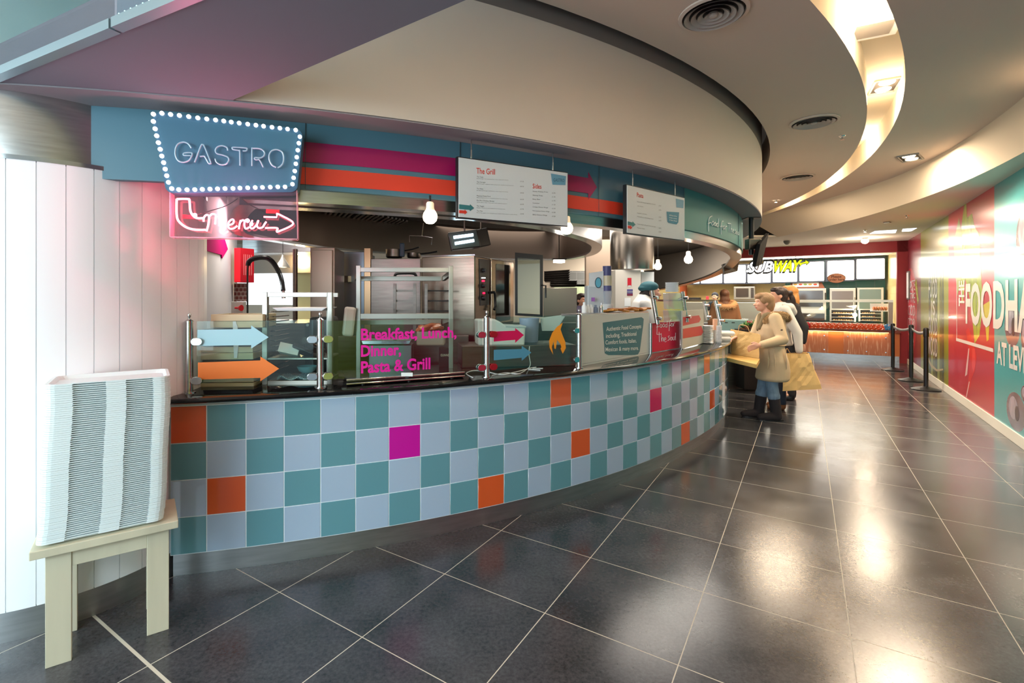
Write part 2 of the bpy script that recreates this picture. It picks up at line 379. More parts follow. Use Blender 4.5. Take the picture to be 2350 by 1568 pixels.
mb = MB(); arcpatch(mb, 7.2445, (aS, CYL(1437, 480, 7.24)[1]), 2.092, 2.18); mb.build('orange_stripe', M_red, fas)
mb = MB()
for px in (700, 1055, 1374, 1570, 1695):
    a = CYL(px, 450, 7.245)[1]; mb = MB(); arcpatch(mb, 7.2455, (a, a+.0004), ZF0, ZF1)
    mb.build('panel_joint', mat('joint_grey', (60, 80, 90), .5), fas)
# handwriting on the teal part
hand = [[(1626, 532), (1626, 512), (1628, 500), (1634, 496)], [(1625, 513), (1631, 511)],
        [(1636, 508), (1633, 513), (1635, 518), (1638, 513), (1636, 508)], [(1641, 510), (1639, 515), (1641, 519), (1643, 515), (1641, 510)], [(1649, 502), (1648, 521)], [(1648, 514), (1645, 513), (1644, 519), (1648, 521)],
        [(1655, 538), (1655, 517), (1657, 508), (1660, 508)], [(1653, 520), (1658, 519)], [(1661, 518), (1659, 523), (1661, 527), (1663, 522), (1661, 518)], [(1665, 529), (1665, 520), (1668, 520)],
        [(1673, 511), (1673, 533)], [(1670, 513), (1677, 514)], [(1677, 515), (1677, 534)], [(1677, 527), (1679, 526), (1680, 535)], [(1681, 531), (1683, 529), (1682, 526), (1681, 531), (1684, 535)],
        [(1688, 528), (1686, 530), (1688, 534), (1686, 537)], [(1690, 531), (1689, 536), (1691, 538), (1691, 532), (1690, 531)], [(1693, 532), (1693, 539), (1695, 538), (1695, 532)], [(1697, 524), (1697, 541)]]
for st in hand:
    mb = MB(); pp = []
    for x, y in st:
        r, a, z = CYL(x, y, 7.246); pp.append(P0(7.246, a, z))
    mb.tube(smooth_pts(pp, 4), .0040, 6); mb.build('handwritten_lettering', mat('lettering_white', (235, 245, 245), .4), fas)
# steel strip under the fascia, descending at the far side of the ring
mb = MB(); n = 130; rows = []
def zlow(a):
    d = math.degrees(a); return 2.0 if d < 66 else max(1.62, 2.0-(d-66)*.0098)
for i in range(n+1):
    a = lerp(R_(15.5), R_(112), i/n); z = zlow(a)
    rows.append([P0(7.225, a, ZF0), P0(7.225, a, z), P0(7.10, a, z+.004), P0(7.10, a, z+.03), P0(7.18, a, z+.03), P0(7.18, a, 2.41)])
mb.grid([r[:5] for r in rows], 0); mb.grid([r[4:] for r in rows], 1); struct(mb, 'trim_4', [M_steel, mat('ring_inner_steel', (186, 176, 166), .42, .15)])

# ---- white boarded column on the left with steel kick and steel collar
C1 = Vector((-2.3392, 2.7772, 0)); RC = .712
def board_mat():
    m = mat('column_boarding', (240, 244, 248), .38); return m
mb = MB(); nb = 44
for i in range(nb):
    a = 2*pi*i/nb; b_ = 2*pi*(i+1)/nb; g = .0016/RC
    mb.arc([(RC, .135), (RC, 2.105), (RC-.02, 2.105), (RC-.02, .135)], a+g, b_-g, 4, C1, caps=True)
mb.arc([(RC-.003, .14), (RC-.003, 2.10), (RC-.02, 2.10), (RC-.02, .14)], 0, 2*pi, 88, C1, m=1, caps=False)
struct(mb, 'wall_column', [board_mat(), mat('boarding_groove', (218, 224, 230), .6)])
mb = MB(); mb.arc([(RC-.012, 0), (RC-.012, .135), (RC-.03, .135), (RC-.03, 0)], 0, 2*pi, 90, C1, caps=False); struct(mb, 'baseboard_column', M_kick)
mb = MB(); mb.arc([(RC-.03, 2.12), (RC-.03, 2.414), (RC-.05, 2.414), (RC-.05, 2.12)], 0, 2*pi, 90, C1, caps=False); struct(mb, 'trim_5', M_steel)
mb = MB(); mb.arc([(RC+.004, 2.105), (RC+.004, 2.125), (RC-.05, 2.125), (RC-.05, 2.105)], 0, 2*pi, 90, C1, caps=False)
for px in (70, 90):
    r, a, z = CYL(px, 356, RC) if False else (RC, atan2(-2.02-C1.x, C1.y-2.15), 2.115)
struct(mb, 'trim_6', M_chrome)

# ---- far shell of the building
mb = MB(); mb.box((4, 18.2, 2), (26, .2, 4.2)); struct(mb, 'wall_far', mat('far_wall', (190, 176, 156), .7))
mb = MB(); mb.box((-6.2, 11, 2), (.2, 14.2, 4.2)); struct(mb, 'wall_left', mat('far_wall', (190, 176, 156), .7))
mb = MB(); mb.box((14.3, 14.6, 2), (.2, 7, 4.2)); struct(mb, 'wall_far_right', mat('far_wall', (190, 176, 156), .7))
mb = MB(); mb.box((3, 14.6, 3.19), (14, 7.4, .02)); struct(mb, 'ceiling', M_ceil)
# ---- kitchen walls
M_kwall = mat('kitchen_wall_panel', (205, 198, 190), .4)
mb = MB(); mb.box((-.9, 8.9, 1.21), (7.8, .12, 2.42)); struct(mb, 'wall_kitchen_back', mat('kitchen_back_wall', (214, 200, 180), .45))
wl0 = Vector((-1.95, 3.45, 0)); wl1 = Vector((-2.49, 5.1, 0))
mb = MB(); dv = (wl1-wl0).normalized(); nn = Vector((-dv.y, dv.x, 0))*.08
mb.hexa([wl0, wl1, wl1+nn, wl0+nn], [p+Vector((0, 0, 2.42)) for p in (wl0, wl1, wl1+nn, wl0+nn)]); struct(mb, 'wall_kitchen_left', mat('grey_wall_panel', (206, 206, 212), .7))

# ---- sandwich shop at the far end
FS = Frame((9.817, 11.2, 0), (.827, -.562))
def sbox(mb, u0, u1, z0, z1, w0, w1, m=0):   # w: + towards the viewer
    mb.hexa([FS(u0, z0, w0), FS(u1, z0, w0), FS(u1, z0, w1), FS(u0, z0, w1)], [FS(u0, z1, w0), FS(u1, z1, w0), FS(u1, z1, w1), FS(u0, z1, w1)], m)
mb = MB(); sbox(mb, -7.5, .02, 2.56, 2.84, -.15, 0); sbox(mb, -.19, .3, 0, 2.84, -.15, 0); struct(mb, 'wall_back', M_wallred)
def tiles_mat(name, c1, grout, sx, sz):
    m = bpy.data.materials.new(name); m.use_nodes = True; nt = m.node_tree; b = nt.nodes['Principled BSDF']
    br = nt.nodes.new('ShaderNodeTexBrick'); tc = nt.nodes.new('ShaderNodeTexCoord'); sp = nt.nodes.new('ShaderNodeSeparateXYZ'); cb = nt.nodes.new('ShaderNodeCombineXYZ')
    mp = nt.nodes.new('ShaderNodeMapping'); mp.inputs['Rotation'].default_value = (0, 0, R_(34.2)); nt.links.new(tc.outputs['Object'], mp.inputs[0]); nt.links.new(mp.outputs[0], sp.inputs[0])
    ad = nt.nodes.new('ShaderNodeMath'); nt.links.new(sp.outputs[0], ad.inputs[0]); nt.links.new(sp.outputs[1], ad.inputs[1])
    nt.links.new(ad.outputs[0], cb.inputs[0]); nt.links.new(sp.outputs[2], cb.inputs[1]); nt.links.new(cb.outputs[0], br.inputs[0])
    br.offset = .5; br.inputs['Color1'].default_value = (*lin(c1), 1); br.inputs['Color2'].default_value = (*[x*.93 for x in lin(c1)], 1); br.inputs['Mortar'].default_value = (*lin(grout), 1)
    br.inputs['Scale'].default_value = 1; br.inputs['Mortar Size'].default_value = .004; br.inputs['Brick Width'].default_value = sx; br.inputs['Row Height'].default_value = sz
    nt.links.new(br.outputs[0], b.inputs['Base Color']); b.inputs['Roughness'].default_value = .25; return m
M_ytile = tiles_mat('yellow_wall_tiles', (232, 206, 140), (214, 190, 130), .4, .2)
M_gtile = tiles_mat('green_wall_tiles', (84, 160, 134), (130, 170, 150), .4, .25)
mb = MB(); sbox(mb, -9.5, -2.45, 0, 2.84, -2.35, -2.2); struct(mb, 'wall_shop_back', M_ytile)
mb = MB(); sbox(mb, -2.45, 0, 0, 2.84, -2.35, -2.2); struct(mb, 'wall_shop_back', M_gtile)
mb = MB(); sbox(mb, -8, -.19, 2.60, 2.62, -2.2, -.15); struct(mb, 'ceiling', mat('shop_ceiling_white', (245, 243, 238), .7))
mb = MB(); sbox(mb, -.19, -.05, 0, 2.8, -2.2, -.15); struct(mb, 'wall_shop_right', M_ytile)
# ================================================================= THE TILED COUNTER
PI_T = R_(1.6); AT0 = R_(13.74)
def RT(a, base=7.0):
    d = math.degrees(a); t = min(1, max(0, (d-42)/24)); return base+.085*t*t*(3-2*t)
def ringarc(mb, prof, a0, a1, n, m=0, caps=True):   # like arc but follows the slightly opening curve of the counter
    k = len(prof); vs = []
    for i in range(n+1):
        a = a0+(a1-a0)*i/n; vs += [P0(RT(a, r), a, z) for r, z in prof]
    mb.add(vs, [(i*k+j, i*k+(j+1) % k, (i+1)*k+(j+1) % k, (i+1)*k+j) for i in range(n) for j in range(k)], m, True)
    if caps: b = len(mb.v)-k*(n+1); mb.f += [tuple(b+j for j in range(k))[::-1], tuple(b+n*k+j for j in range(k))]; mb.mi += [m, m]; mb.sm += [False, False]
aL, aR = R_(12.3), R_(104)
ctr = thing('service_counter', 'curved food counter faced with teal, pale blue, orange and pink square tiles', 'counter', P0(6.9, R_(35), 0))
T_t = mat('tile_teal', (98, 152, 164), .08, coat=.5); T_b = mat('tile_pale_blue', (166, 190, 214), .08, coat=.5)
T_o = mat('tile_orange', (214, 92, 44), .08, coat=.5); T_m = mat('tile_magenta', (198, 24, 160), .1, coat=.4); T_p = mat('tile_pink', (206, 8, 92), .1, coat=.4)
G_r = mat('tile_grout', (226, 238, 244), .6)
SPEC = {(0, 0): 2, (1, 2): 2, (6, 1): 3, (9, 3): 2, (12, 0): 2, (13, 2): 2, (18, 1): 4, (21, 3): 2, (24, 0): 2, (25, 2): 2}
mb = MB(); th = .198; zt0 = .130
ringarc(mb, [(6.9975, .128), (6.9975, .924), (6.95, .924), (6.95, .128)], aL, aR, 150, m=5)
for c in range(-1, 57):
    A0, A1 = AT0+(c-1)*PI_T, AT0+c*PI_T
    if c == -1: continue
    if c == 0: A0 = aL
    if A1 <= A0+1e-4: continue
    for r in range(4):
        z1 = zt0+(4-r)*th-.003; z0 = zt0+(3-r)*th+.001; g = .0022/7
        mi = SPEC.get((c, r), 0 if (c+r) % 2 else 1)
        k = .0015; a_, b_ = A0+g, A1-g
        Rr = lambda a, d: RT(a, 7.0+d)
        vs = []
        for aa, e in ((a_, 0), (a_+k/7, 1), ((a_+b_)/2, 1), (b_-k/7, 1), (b_, 0)):
            for zz, e2 in ((z0, 0), (z0+k, 1), (z1-k, 1), (z1, 0)):
                vs.append(P0(Rr(aa, 0 if e and e2 else -.003), aa, zz))
        mb.add(vs, [(i*4+j, i*4+j+1, (i+1)*4+j+1, (i+1)*4+j) for i in range(4) for j in range(3)], mi, False)
mb.build('tile_facing', [T_t, T_b, T_o, T_m, T_p, G_r], ctr, fixn=True)
mb = MB(); ringarc(mb, [(6.96, 0), (6.96, .128), (6.90, .128), (6.90, 0)], aL, aR, 150); mb.build('kick_plate', M_kick, ctr)
mb = MB(); ringarc(mb, [(6.99, .924), (6.99, .938), (6.9, .938), (6.9, .924)], aL, aR, 150); mb.build('white_trim', mat('counter_trim', (214, 226, 230), .4), ctr)
mb = MB(); ringarc(mb, [(6.28, .0), (6.28, .93), (6.30, .93), (6.30, .0)], aL, aR, 120); mb.build('back_panel', M_steeld, ctr)
# worktop
ZT = .972
prof = [(7.035, .940), (7.045, .948), (7.048, .957), (7.043, .967), (7.030, .972), (6.24, .972), (6.24, .940)]
seg = [aL, CYL(809, 900, 7.04)[1], CYL(1104, 870, 7.04)[1], CYL(1515, 825, 7.04)[1], aR]
wt = thing('worktop', 'curved polished black granite worktop running along the tiled counter', 'worktop', P0(6.9, R_(35), .94))
for i in range(4):
    mb = MB(); ringarc(mb, prof, seg[i]+.0001, seg[i+1]-.0001, 60); mb.build('granite_slab', M_granite, wt)
# wooden collection shelf sticking out of the counter on the right
pa = FL(1645, 808, .93)
sh = MB(); B0 = Vector((2.93, 5.42, .0))
q = [FL(1646, 824, .735), FL(1736, 846, .735), FL(1744, 832, .735), FL(1672, 819, .735)]
sh.prism(q, (0, 0, .045)); single(sh, 'collection_shelf', mat('shelf_plywood', (214, 170, 98), .5, noise=(5, .1, (1, 1, 1))), 'thick plywood shelf sticking out of the tiled counter under a brown bag', 'shelf', bevel=.003)

# ---- posts and glass screens standing on the worktop
def post(px, pb, label, clampz=(.265, .06), short=False):
    o = FL(px, pb, ZT); t = thing('screen_post', label, 'post', o, 'screen posts on the worktop')
    mb = MB(); mb.lathe([(0, 0), (.034, 0), (.034, .006), (.0, .006)], o, 24); mb.build('base_flange', M_chrome, t)
    mb = MB(); mb.lathe([(.020, .006), (.020, .395), (.0, .395)], o, 24); mb.build('tube', M_steel, t)
    mb = MB(); mb.lathe([(.022, .393), (.022, .400), (.012, .408), (.006, .412), (.006, .420), (.009, .424), (.0105, .432), (.008, .441), (0, .444)], o, 20); mb.build('finial', M_chrome, t)
    return t, o
PP = [(434, 902, 'round steel screen post at the far left end of the worktop, beside the white column'), (735, 890, 'round steel screen post between the orange arrow glass and the pink lettering glass'),
      (1117, 866, 'round steel screen post between the pink lettering glass and the flame glass'), (1329, 845, 'round steel screen post at the left edge of the panel with teal text')]
PP[3] = (1329, 845, 'round steel screen post at the left edge of the panel with teal text')
posts = [post(*p) for p in PP]
def clamp(t, o, dirx, z, length, m):     # pill shaped clamp plate reaching over the glass
    x = Vector((dirx[0], dirx[1], 0)).normalized(); fr = Frame(o, x); s = 1
    mb = MB(); pts = rrect(.014, z-.021, .014+length, z+.021, .0205, 6); pts = [(u, v) for u, v in pts]
    plate(mb, fr, pts, .014, .024); plate(mb, fr, pts, -.004, -.014)
    mb.build('clamp', m, t, bevel=.002)
pd = [posts[i][1] for i in range(4)]
dirs = [(pd[i+1]-pd[i]).normalized() for i in range(3)]
M_clampr = mat('red_plastic_clamp', (150, 22, 34), .25)
for z in (.285, .068):
    clamp(*posts[0], dirs[0], z, .058, M_chrome)
    for (i, m) in ((1, M_chrome), (2, M_chrome)):
        clamp(*posts[i], dirs[i], z, .058, m if i == 1 else M_clampr)
        # mirrored one to the left
        t, o = posts[i]; x = -dirs[i-1]; fr = Frame(o+dirs[i-1]*(-.072), dirs[i-1]); mb = MB(); pts = rrect(0, z-.021, .058, z+.021, .0205, 6)
        plate(mb, fr, pts, .014, .024); plate(mb, fr, pts, -.004, -.014); mb.build('clamp', M_chrome, t, bevel=.002)
    t, o = posts[3]; fr = Frame(o+dirs[2]*(-.075), dirs[2]); mb = MB(); pts = rrect(0, z-.02, .056, z+.02, .0195, 6); plate(mb, fr, pts, .014, .03); mb.build('clamp', M_chrome, t, bevel=.003)
def gframe(i, w=.004):     # face between posts i and i+1
    return Frame(pd[i], dirs[i])
def glass_panel(fr, px0, px1, z0, z1, label, cat='glass screen', m=None, w=.0):
    u0 = fr.px(px0, 800)[0]; u1 = fr.px(px1, 800)[0]
    t = thing('glass_screen', label, cat, fr((u0+u1)/2, z0))
    mb = MB(); plate(mb, fr, [(u0, z0), (u1, z0), (u1, z1), (u0, z1)], w-.005, w+.005); mb.build('pane', m or M_wglass, t); return t
f0, f1, f2 = gframe(0), gframe(1), gframe(2)
for f_ in (f0, f1, f2): f_.o = f_.o.copy(); f_.o.z = ZT
g0 = glass_panel(f0, 452, 719, .055, .398, 'clear glass screen with pale blue and orange arrows beside the white column')
g1 = glass_panel(f1, 752, 1106, .045, .392, 'long clear glass screen with pink meal lettering')
g2 = glass_panel(f2, 1130, 1322, .04, .40, 'clear glass screen with crimson and blue arrows and an orange flame')
def decal(fr, pts, name, m, par, w=.0062):
    mb = MB(); plate(mb, fr, pxs(fr, pts), w, w+.0008); mb.build(name, m, par)
decal(f0, [(454, 757), (577, 755), (577, 747), (617, 774), (577, 800), (577, 792), (454, 794)], 'pale_blue_arrow', mat('vinyl_pale_blue', (172, 218, 232), .5), g0)
decal(f0, [(455, 832), (598, 827), (598, 818), (641, 846), (598, 875), (598, 867), (455, 871)], 'orange_arrow', mat('vinyl_orange', (240, 132, 56), .5), g0)
pink = mat('vinyl_pink', (222, 28, 158), .5)
def lines(fr, par, rows, name, m, off=.02):
    for txt, xl, yb, xr, yb2, hpx in rows:
        u0, v0 = fr.px(xl, yb); u1, v1 = fr.px(xr, yb2); Y = fr(u0, v0).y; h = hpx/F*Y
        vs, fs = text_mesh(txt, 1., off); x0 = min(p.x for p in vs); x1 = max(p.x for p in vs); k = (u1-u0)/(x1-x0); sl = (v1-v0)/(u1-u0)
        mb = MB(); mb.add([fr(u0+(p.x-x0)*k, v0+(p.x-x0)*k*sl+p.y*h/.72, .0065) for p in vs], fs); mb.build(name, m, par, fixn=False)
lines(f1, g1, [('Breakfast, Lunch,', 828, 780, 1047, 774, 26), ('Dinner,', 828, 818, 920, 814, 26), ('Pasta & Grill', 828, 856, 987, 846, 27)], 'pink_lettering', pink, .03)
decal(f2, [(1132, 761), (1181, 759), (1181, 753), (1201, 769), (1181, 787), (1181, 780), (1132, 784)], 'crimson_arrow', mat('vinyl_crimson', (196, 0, 84), .5), g2)
decal(f2, [(1132, 803), (1196, 801), (1196, 794), (1218, 809), (1196, 828), (1196, 821), (1132, 827)], 'blue_arrow', mat('vinyl_blue', (74, 140, 172), .5), g2)
fl = [(1290, 741), (1278, 749), (1266, 765), (1259, 782), (1259, 800), (1263, 807), (1268, 814), (1262, 799), (1264, 785), (1268, 782), (1272, 790), (1270, 800), (1274, 803), (1279, 795), (1277, 778), (1282, 790), (1286, 800), (1291, 813), (1296, 804), (1298, 794), (1294, 780), (1288, 765), (1286, 752)]
fl = [(1290, 741), (1277, 750), (1266, 764), (1259, 782), (1260, 798), (1268, 814), (1265, 797), (1269, 783), (1271, 800), (1274, 801), (1277, 780), (1285, 790), (1287, 797), (1285, 800), (1290, 812), (1297, 799), (1296, 785), (1289, 768), (1285, 756)]
decal(f2, fl, 'orange_flame', mat('vinyl_flame', (232, 150, 34), .5), g2)
# ghost letters on the inner steel front seen through the glass are left to reflections
# ---- opaque sign panels on the worktop, right part
def wpx(px, pb): return FL(px, pb, ZT)
pA, pB = FL(1335, 840, ZT), FL(1490, 812, ZT)
FPn = Frame(pA, (pB-pA))
sp = thing('sign_panel', 'grey-white counter panel with a teal sign reading authentic food concepts', 'sign panel', (pA+pB)/2)
ur = FPn.px(1490, 800)[0]
mb = MB(); zt_ = FPn.px(1337, 724)[1]; plate(mb, FPn, [(0, .015), (ur, .015), (ur, zt_-.004), (0, zt_)], -.01, 0)
mb.box(FPn(ur/2, .006, -.005), (ur, .014, .012), atan2(FPn.x.y, FPn.x.x)); mb.build('board', mat('panel_grey_white', (196, 206, 204), .3), sp)
tb = [(1383, 741), (1388, 740), (1472, 728), (1477, 732), (1476, 745), (1468, 806), (1463, 815), (1396, 815), (1388, 811)]
mb = MB(); plate(mb, FPn, pxs(FPn, tb), .0005, .0015); mb.build('teal_shield', mat('panel_teal', (52, 116, 128), .4), sp)
wl = mat('panel_lettering', (226, 232, 230), .5)
def plines(fr, par, rows, m, name='lettering', off=.0, w=.0022):
    for txt, xl, yb, xr, yb2, hpx in rows:
        mb = MB(); u0, v0 = fr.px(xl, yb); u1, v1 = fr.px(xr, yb2); Y = fr(u0, v0).y; h = hpx/F*Y
        vs, fs = text_mesh(txt, 1., off); x0 = min(p.x for p in vs); x1 = max(p.x for p in vs); k = (u1-u0)/(x1-x0); sl = (v1-v0)/(u1-u0)
        mb.add([fr(u0+(p.x-x0)*k, v0+(p.x-x0)*k*sl+p.y*h/.72, w) for p in vs], fs)
        mb.build(name, m, par, fixn=False)
plines(FPn, sp, [('Authentic Food Concepts', 1391, 760, 1471, 753, 10), ('including, Traditional', 1390, 776, 1460, 770, 10), ('Comfort foods, Italian,', 1389, 791, 1460, 786, 10), ('Mexican & many more.', 1389, 807, 1465, 803, 10)], wl, off=.01)
pC, pD = FL(1497, 811, ZT), FL(1562, 800, ZT)
FQ = Frame(pC, (pD-pC)); uq = FQ.px(1561, 790)[0]; zq = FQ.px(1530, 740)[1]
pk = thing('sign_panel', 'crimson counter panel with white handwriting behind the tilted glass guard', 'sign panel', (pC+pD)/2)
mb = MB(); plate(mb, FQ, [(0, .01), (uq, .01), (uq, zq), (0, zq)], -.01, 0); mb.build('board', mat('panel_crimson', (196, 12, 62), .3), pk)
hs = [[(1507, 768), (1508, 748), (1510, 738), (1514, 736)], [(1506, 751), (1512, 750)], [(1516, 744), (1514, 749), (1517, 752), (1519, 747), (1516, 744)], [(1522, 743), (1520, 748), (1523, 751), (1525, 746), (1522, 743)], [(1530, 745), (1526, 746), (1527, 751), (1530, 750)], [(1531, 737), (1530, 752)],
      [(1535, 760), (1536, 742), (1538, 735), (1541, 734)], [(1534, 748), (1539, 747)], [(1541, 742), (1539, 747), (1542, 749), (1544, 745), (1541, 742)], [(1545, 749), (1546, 742), (1549, 741)],
      [(1512, 762), (1513, 785)], [(1508, 768), (1517, 767)], [(1517, 765), (1518, 784), (1519, 776), (1522, 776), (1522, 784)], [(1524, 781), (1528, 778), (1526, 775), (1523, 780), (1526, 785), (1529, 783)],
      [(1536, 771), (1533, 773), (1536, 778), (1532, 782)], [(1539, 774), (1538, 780), (1541, 781), (1542, 775), (1539, 774)], [(1544, 773), (1544, 780), (1547, 780), (1548, 772)], [(1550, 764), (1550, 781)]]
for st in hs: mb = MB(); mb.tube(smooth_pts([FQ(*FQ.px(x, y), .002) for x, y in st], 3), .0024, 5); mb.build('handwriting', mat('lettering_white', (235, 245, 245), .4), pk)
pE, pF_ = FL(1566, 803, ZT), FL(1615, 789, ZT)
FR_ = Frame(pE, (pF_-pE)); ue = FR_.px(1615, 780)[0]; ze = FR_.px(1590, 712)[1]
rr_ = thing('sign_panel', 'grey-white counter panel with two red arrows, rightmost of the sign panels', 'sign panel', (pE+pF_)/2)
mb = MB(); plate(mb, FR_, [(0, .01), (ue, .01), (ue, ze), (0, ze)], -.012, 0); mb.build('board', mat('panel_stone', (190, 188, 176), .35), rr_)
ra = mat('panel_red', (196, 44, 44), .35)
for pts in ([(1567, 728), (1604, 724), (1608, 733), (1604, 740), (1567, 748)], [(1567, 755), (1609, 748), (1614, 762), (1609, 770), (1567, 777)]):
    mb = MB(); plate(mb, FR_, pxs(FR_, pts), .0008, .002); mb.build('red_arrow', ra, rr_)
# ================================================================= SIGNS
_a = R_(15.6); FG = Frame(P0(7.37, _a, 0), (cos(_a), sin(_a)))
def Z1(x, y): return (x*.29787, 200+y*.29787)        # reading of an enlarged part of the photograph
gs = thing('marquee_sign', 'blue tapering marquee sign edged with round white bulbs and carrying unlit tube letters', 'sign', FG(0, 2.0))
cor = pxs(FG, [(345, 254), (697, 297), (683, 441), (380, 443)])
def roundpoly(pts, r, n=5):
    out = []; k = len(pts)
    for i in range(k):
        p = Vector(pts[i]); a = (Vector(pts[i-1])-p).normalized(); b = (Vector(pts[(i+1) % k])-p).normalized()
        ang = a.angle(b); d = r/math.tan(ang/2); s = p+a*d; e = p+b*d; c = p+(a+b).normalized()*(r/sin(ang/2))
        v0 = s-c; v1 = e-c; a0 = atan2(v0.y, v0.x); a1 = atan2(v1.y, v1.x)
        while a1-a0 > pi: a1 -= 2*pi
        while a1-a0 < -pi: a1 += 2*pi
        out += [(c.x+r*cos(a0+(a1-a0)*j/n), c.y+r*sin(a0+(a1-a0)*j/n)) for j in range(n+1)]
    return out
mb = MB(); plate(mb, FG, roundpoly(cor, .035), -.10, -.006); mb.build('sign_body', mat('sign_edge_blue', (50, 92, 116), .4), gs, bevel=.003)
mb = MB(); plate(mb, FG, roundpoly([(u*.99+.0, v) for u, v in cor], .035), -.006, 0); mb.build('rim', mat('sign_rim_blue', (54, 94, 122), .4), gs)
inn_ = pxs(FG, [(358, 266), (683, 306), (670, 430), (391, 430)], .004)
mb = MB(); plate(mb, FG, roundpoly(inn_, .02), 0, .004); mb.build('face', mat('sign_face_blue', (70, 116, 142), .4), gs)
bl = [Z1(x, y) for x, y in [(1180, 207), (1246, 200), (1313, 209), (1381, 217), (1453, 226), (1523, 236), (1592, 244), (1660, 252), (1723, 260), (1781, 268), (1842, 276), (1908, 284), (1971, 292), (2030, 300), (2095, 308), (2156, 315), (2215, 322), (2278, 330),
      (2310, 381), (2302, 431), (2294, 485), (2286, 539), (2279, 590), (2271, 646), (2262, 698), (2253, 747),
      (2196, 768), (2140, 768), (2082, 770), (2022, 772), (1966, 773), (1908, 775), (1848, 777), (1794, 780), (1733, 781), (1675, 783), (1617, 785), (1558, 787), (1500, 789), (1440, 790), (1376, 789), (1322, 781),
      (1297, 733), (1284, 682), (1272, 631), (1260, 581), (1246, 530), (1233, 478), (1219, 427), (1206, 374), (1194, 320), (1180, 263)]]
M_bulb = mat('sign_bulb_glow', (255, 255, 255), .4, emis=(255, 252, 246), es=4.)
bulb0 = None
Mf = FG.mat().to_3x3() @ Matrix.Rotation(R_(90), 3, 'X')
for i, q in enumerate(bl):
    u, v = FG.px(*q, .006)
    if bulb0 is None:
        mb = MB(); mb.ell(FG(u, v, .004), (.0098, .0098, .0098), 6); bulb0 = mb.build('bulb', M_bulb, gs); o0 = FG(u, v, .004)
    else:
        b = bulb0.copy(); COL.objects.link(b); b.location = FG(u, v, .004)-o0
M_tubeoff = mat('unlit_tube', (176, 204, 222), .25, coat=.5)
GA = [[(1475, 470), (1448, 435), (1410, 424), (1370, 440), (1352, 480), (1352, 525), (1372, 565), (1412, 579), (1455, 565), (1478, 528), (1478, 508), (1440, 506), (1415, 512), (1420, 526), (1470, 528)],
      [(1500, 580), (1548, 455), (1562, 445), (1575, 458), (1622, 575), (1618, 588), (1606, 584), (1580, 540), (1570, 532), (1540, 534)],
      [(1756, 490), (1748, 465), (1710, 452), (1675, 462), (1660, 487), (1672, 512), (1720, 525), (1755, 540), (1762, 565), (1745, 590), (1705, 598), (1670, 580), (1658, 552)],
      [(1850, 605), (1848, 495), (1840, 488), (1800, 482), (1790, 473), (1800, 464), (1895, 470), (1903, 482), (1893, 492), (1870, 492)],
      [(1942, 608), (1942, 480), (1950, 472), (2005, 476), (2035, 498), (2036, 525), (2010, 545), (1968, 543), (1962, 553), (1975, 560), (2000, 562), (2030, 618)],
      [(2128, 618), (2095, 600), (2075, 560), (2075, 520), (2095, 490), (2135, 482), (2172, 500), (2185, 540), (2180, 585), (2160, 610), (2138, 622)]]
for st in GA:
    mb = MB(); mb.tube(smooth_pts([FG(*FG.px(*Z1(x, y), .022), .022) for x, y in st], 5), .0036, 8); mb.build('neon_letter', M_tubeoff, gs)
# ---- neon menu box
def Z2(x, y): return (400+x*.17028, 440+y*.17028)
FN = Frame(P0(7.33, _a, 0), (cos(_a), sin(_a)))
nb = thing('neon_menu_sign', 'clear acrylic box with pink glowing neon arrow and the word Menu', 'neon sign', FN(0, 1.8))
def zb(q, w=0): return FN(*FN.px(*q, w), w)
x0, x1, y0, y1 = 389, 681, 438, 546
crn = pxs(FN, [(391, 441), (680, 436), (682, 548), (391, 543)], .03)
M_acr = glass('clear_acrylic', (252, 236, 240), .0)
mb = MB(); plate(mb, FN, crn, .028, .031); plate(mb, FN, crn, -.031, -.028)
mb.build('acrylic_sheets', M_acr, nb)
mb = MB()
for i in range(4):
    p, q = crn[i], crn[(i+1) % 4]; d = (Vector(q)-Vector(p)).normalized(); nrm = Vector((-d.y, d.x))*.004
    plate(mb, FN, [p, q, (q[0]+nrm.x, q[1]+nrm.y), (p[0]+nrm.x, p[1]+nrm.y)], -.031, .031)
mb.build('acrylic_edge', mat('acrylic_edge', (240, 190, 205), .15, alpha=.55), nb)
M_neon = mat('neon_glow', (255, 220, 225), .4, emis=(255, 120, 135), es=9.)
M_neon2 = mat('neon_glow_red', (255, 60, 80), .4, emis=(255, 70, 92), es=9.)
NS = [([(385, 360), (300, 355), (250, 320), (215, 250), (205, 120), (185, 100), (50, 100), (32, 120), (32, 310), (60, 400), (160, 480), (280, 512), (420, 515)], .0052),
      ([(395, 405), (400, 350), (430, 315), (460, 320), (470, 350), (460, 440), (435, 535)], .0046), ([(480, 330), (505, 302), (545, 305), (560, 330), (550, 440)], .0046), ([(580, 345), (610, 322), (645, 335), (660, 370), (640, 450), (620, 520), (640, 560), (680, 560), (725, 535)], .0046),
      ([(725, 455), (790, 430), (800, 385), (775, 375), (735, 410), (725, 465), (750, 500), (800, 495), (850, 460)], .0044), ([(870, 505), (880, 440), (895, 385)], .0044), ([(880, 420), (920, 385), (945, 400), (945, 460), (965, 500), (1010, 480)], .0044),
      ([(1055, 385), (1025, 450), (1035, 495), (1075, 485), (1120, 430), (1135, 385)], .0044), ([(1125, 395), (1115, 460), (1140, 490), (1190, 480), (1215, 440), (1240, 405)], .0044),
      ([(1205, 340), (1380, 345), (1385, 300)], .0044), ([(1375, 295), (1440, 320), (1605, 430), (1410, 535), (1380, 530), (1385, 490), (1225, 490)], .0044)]
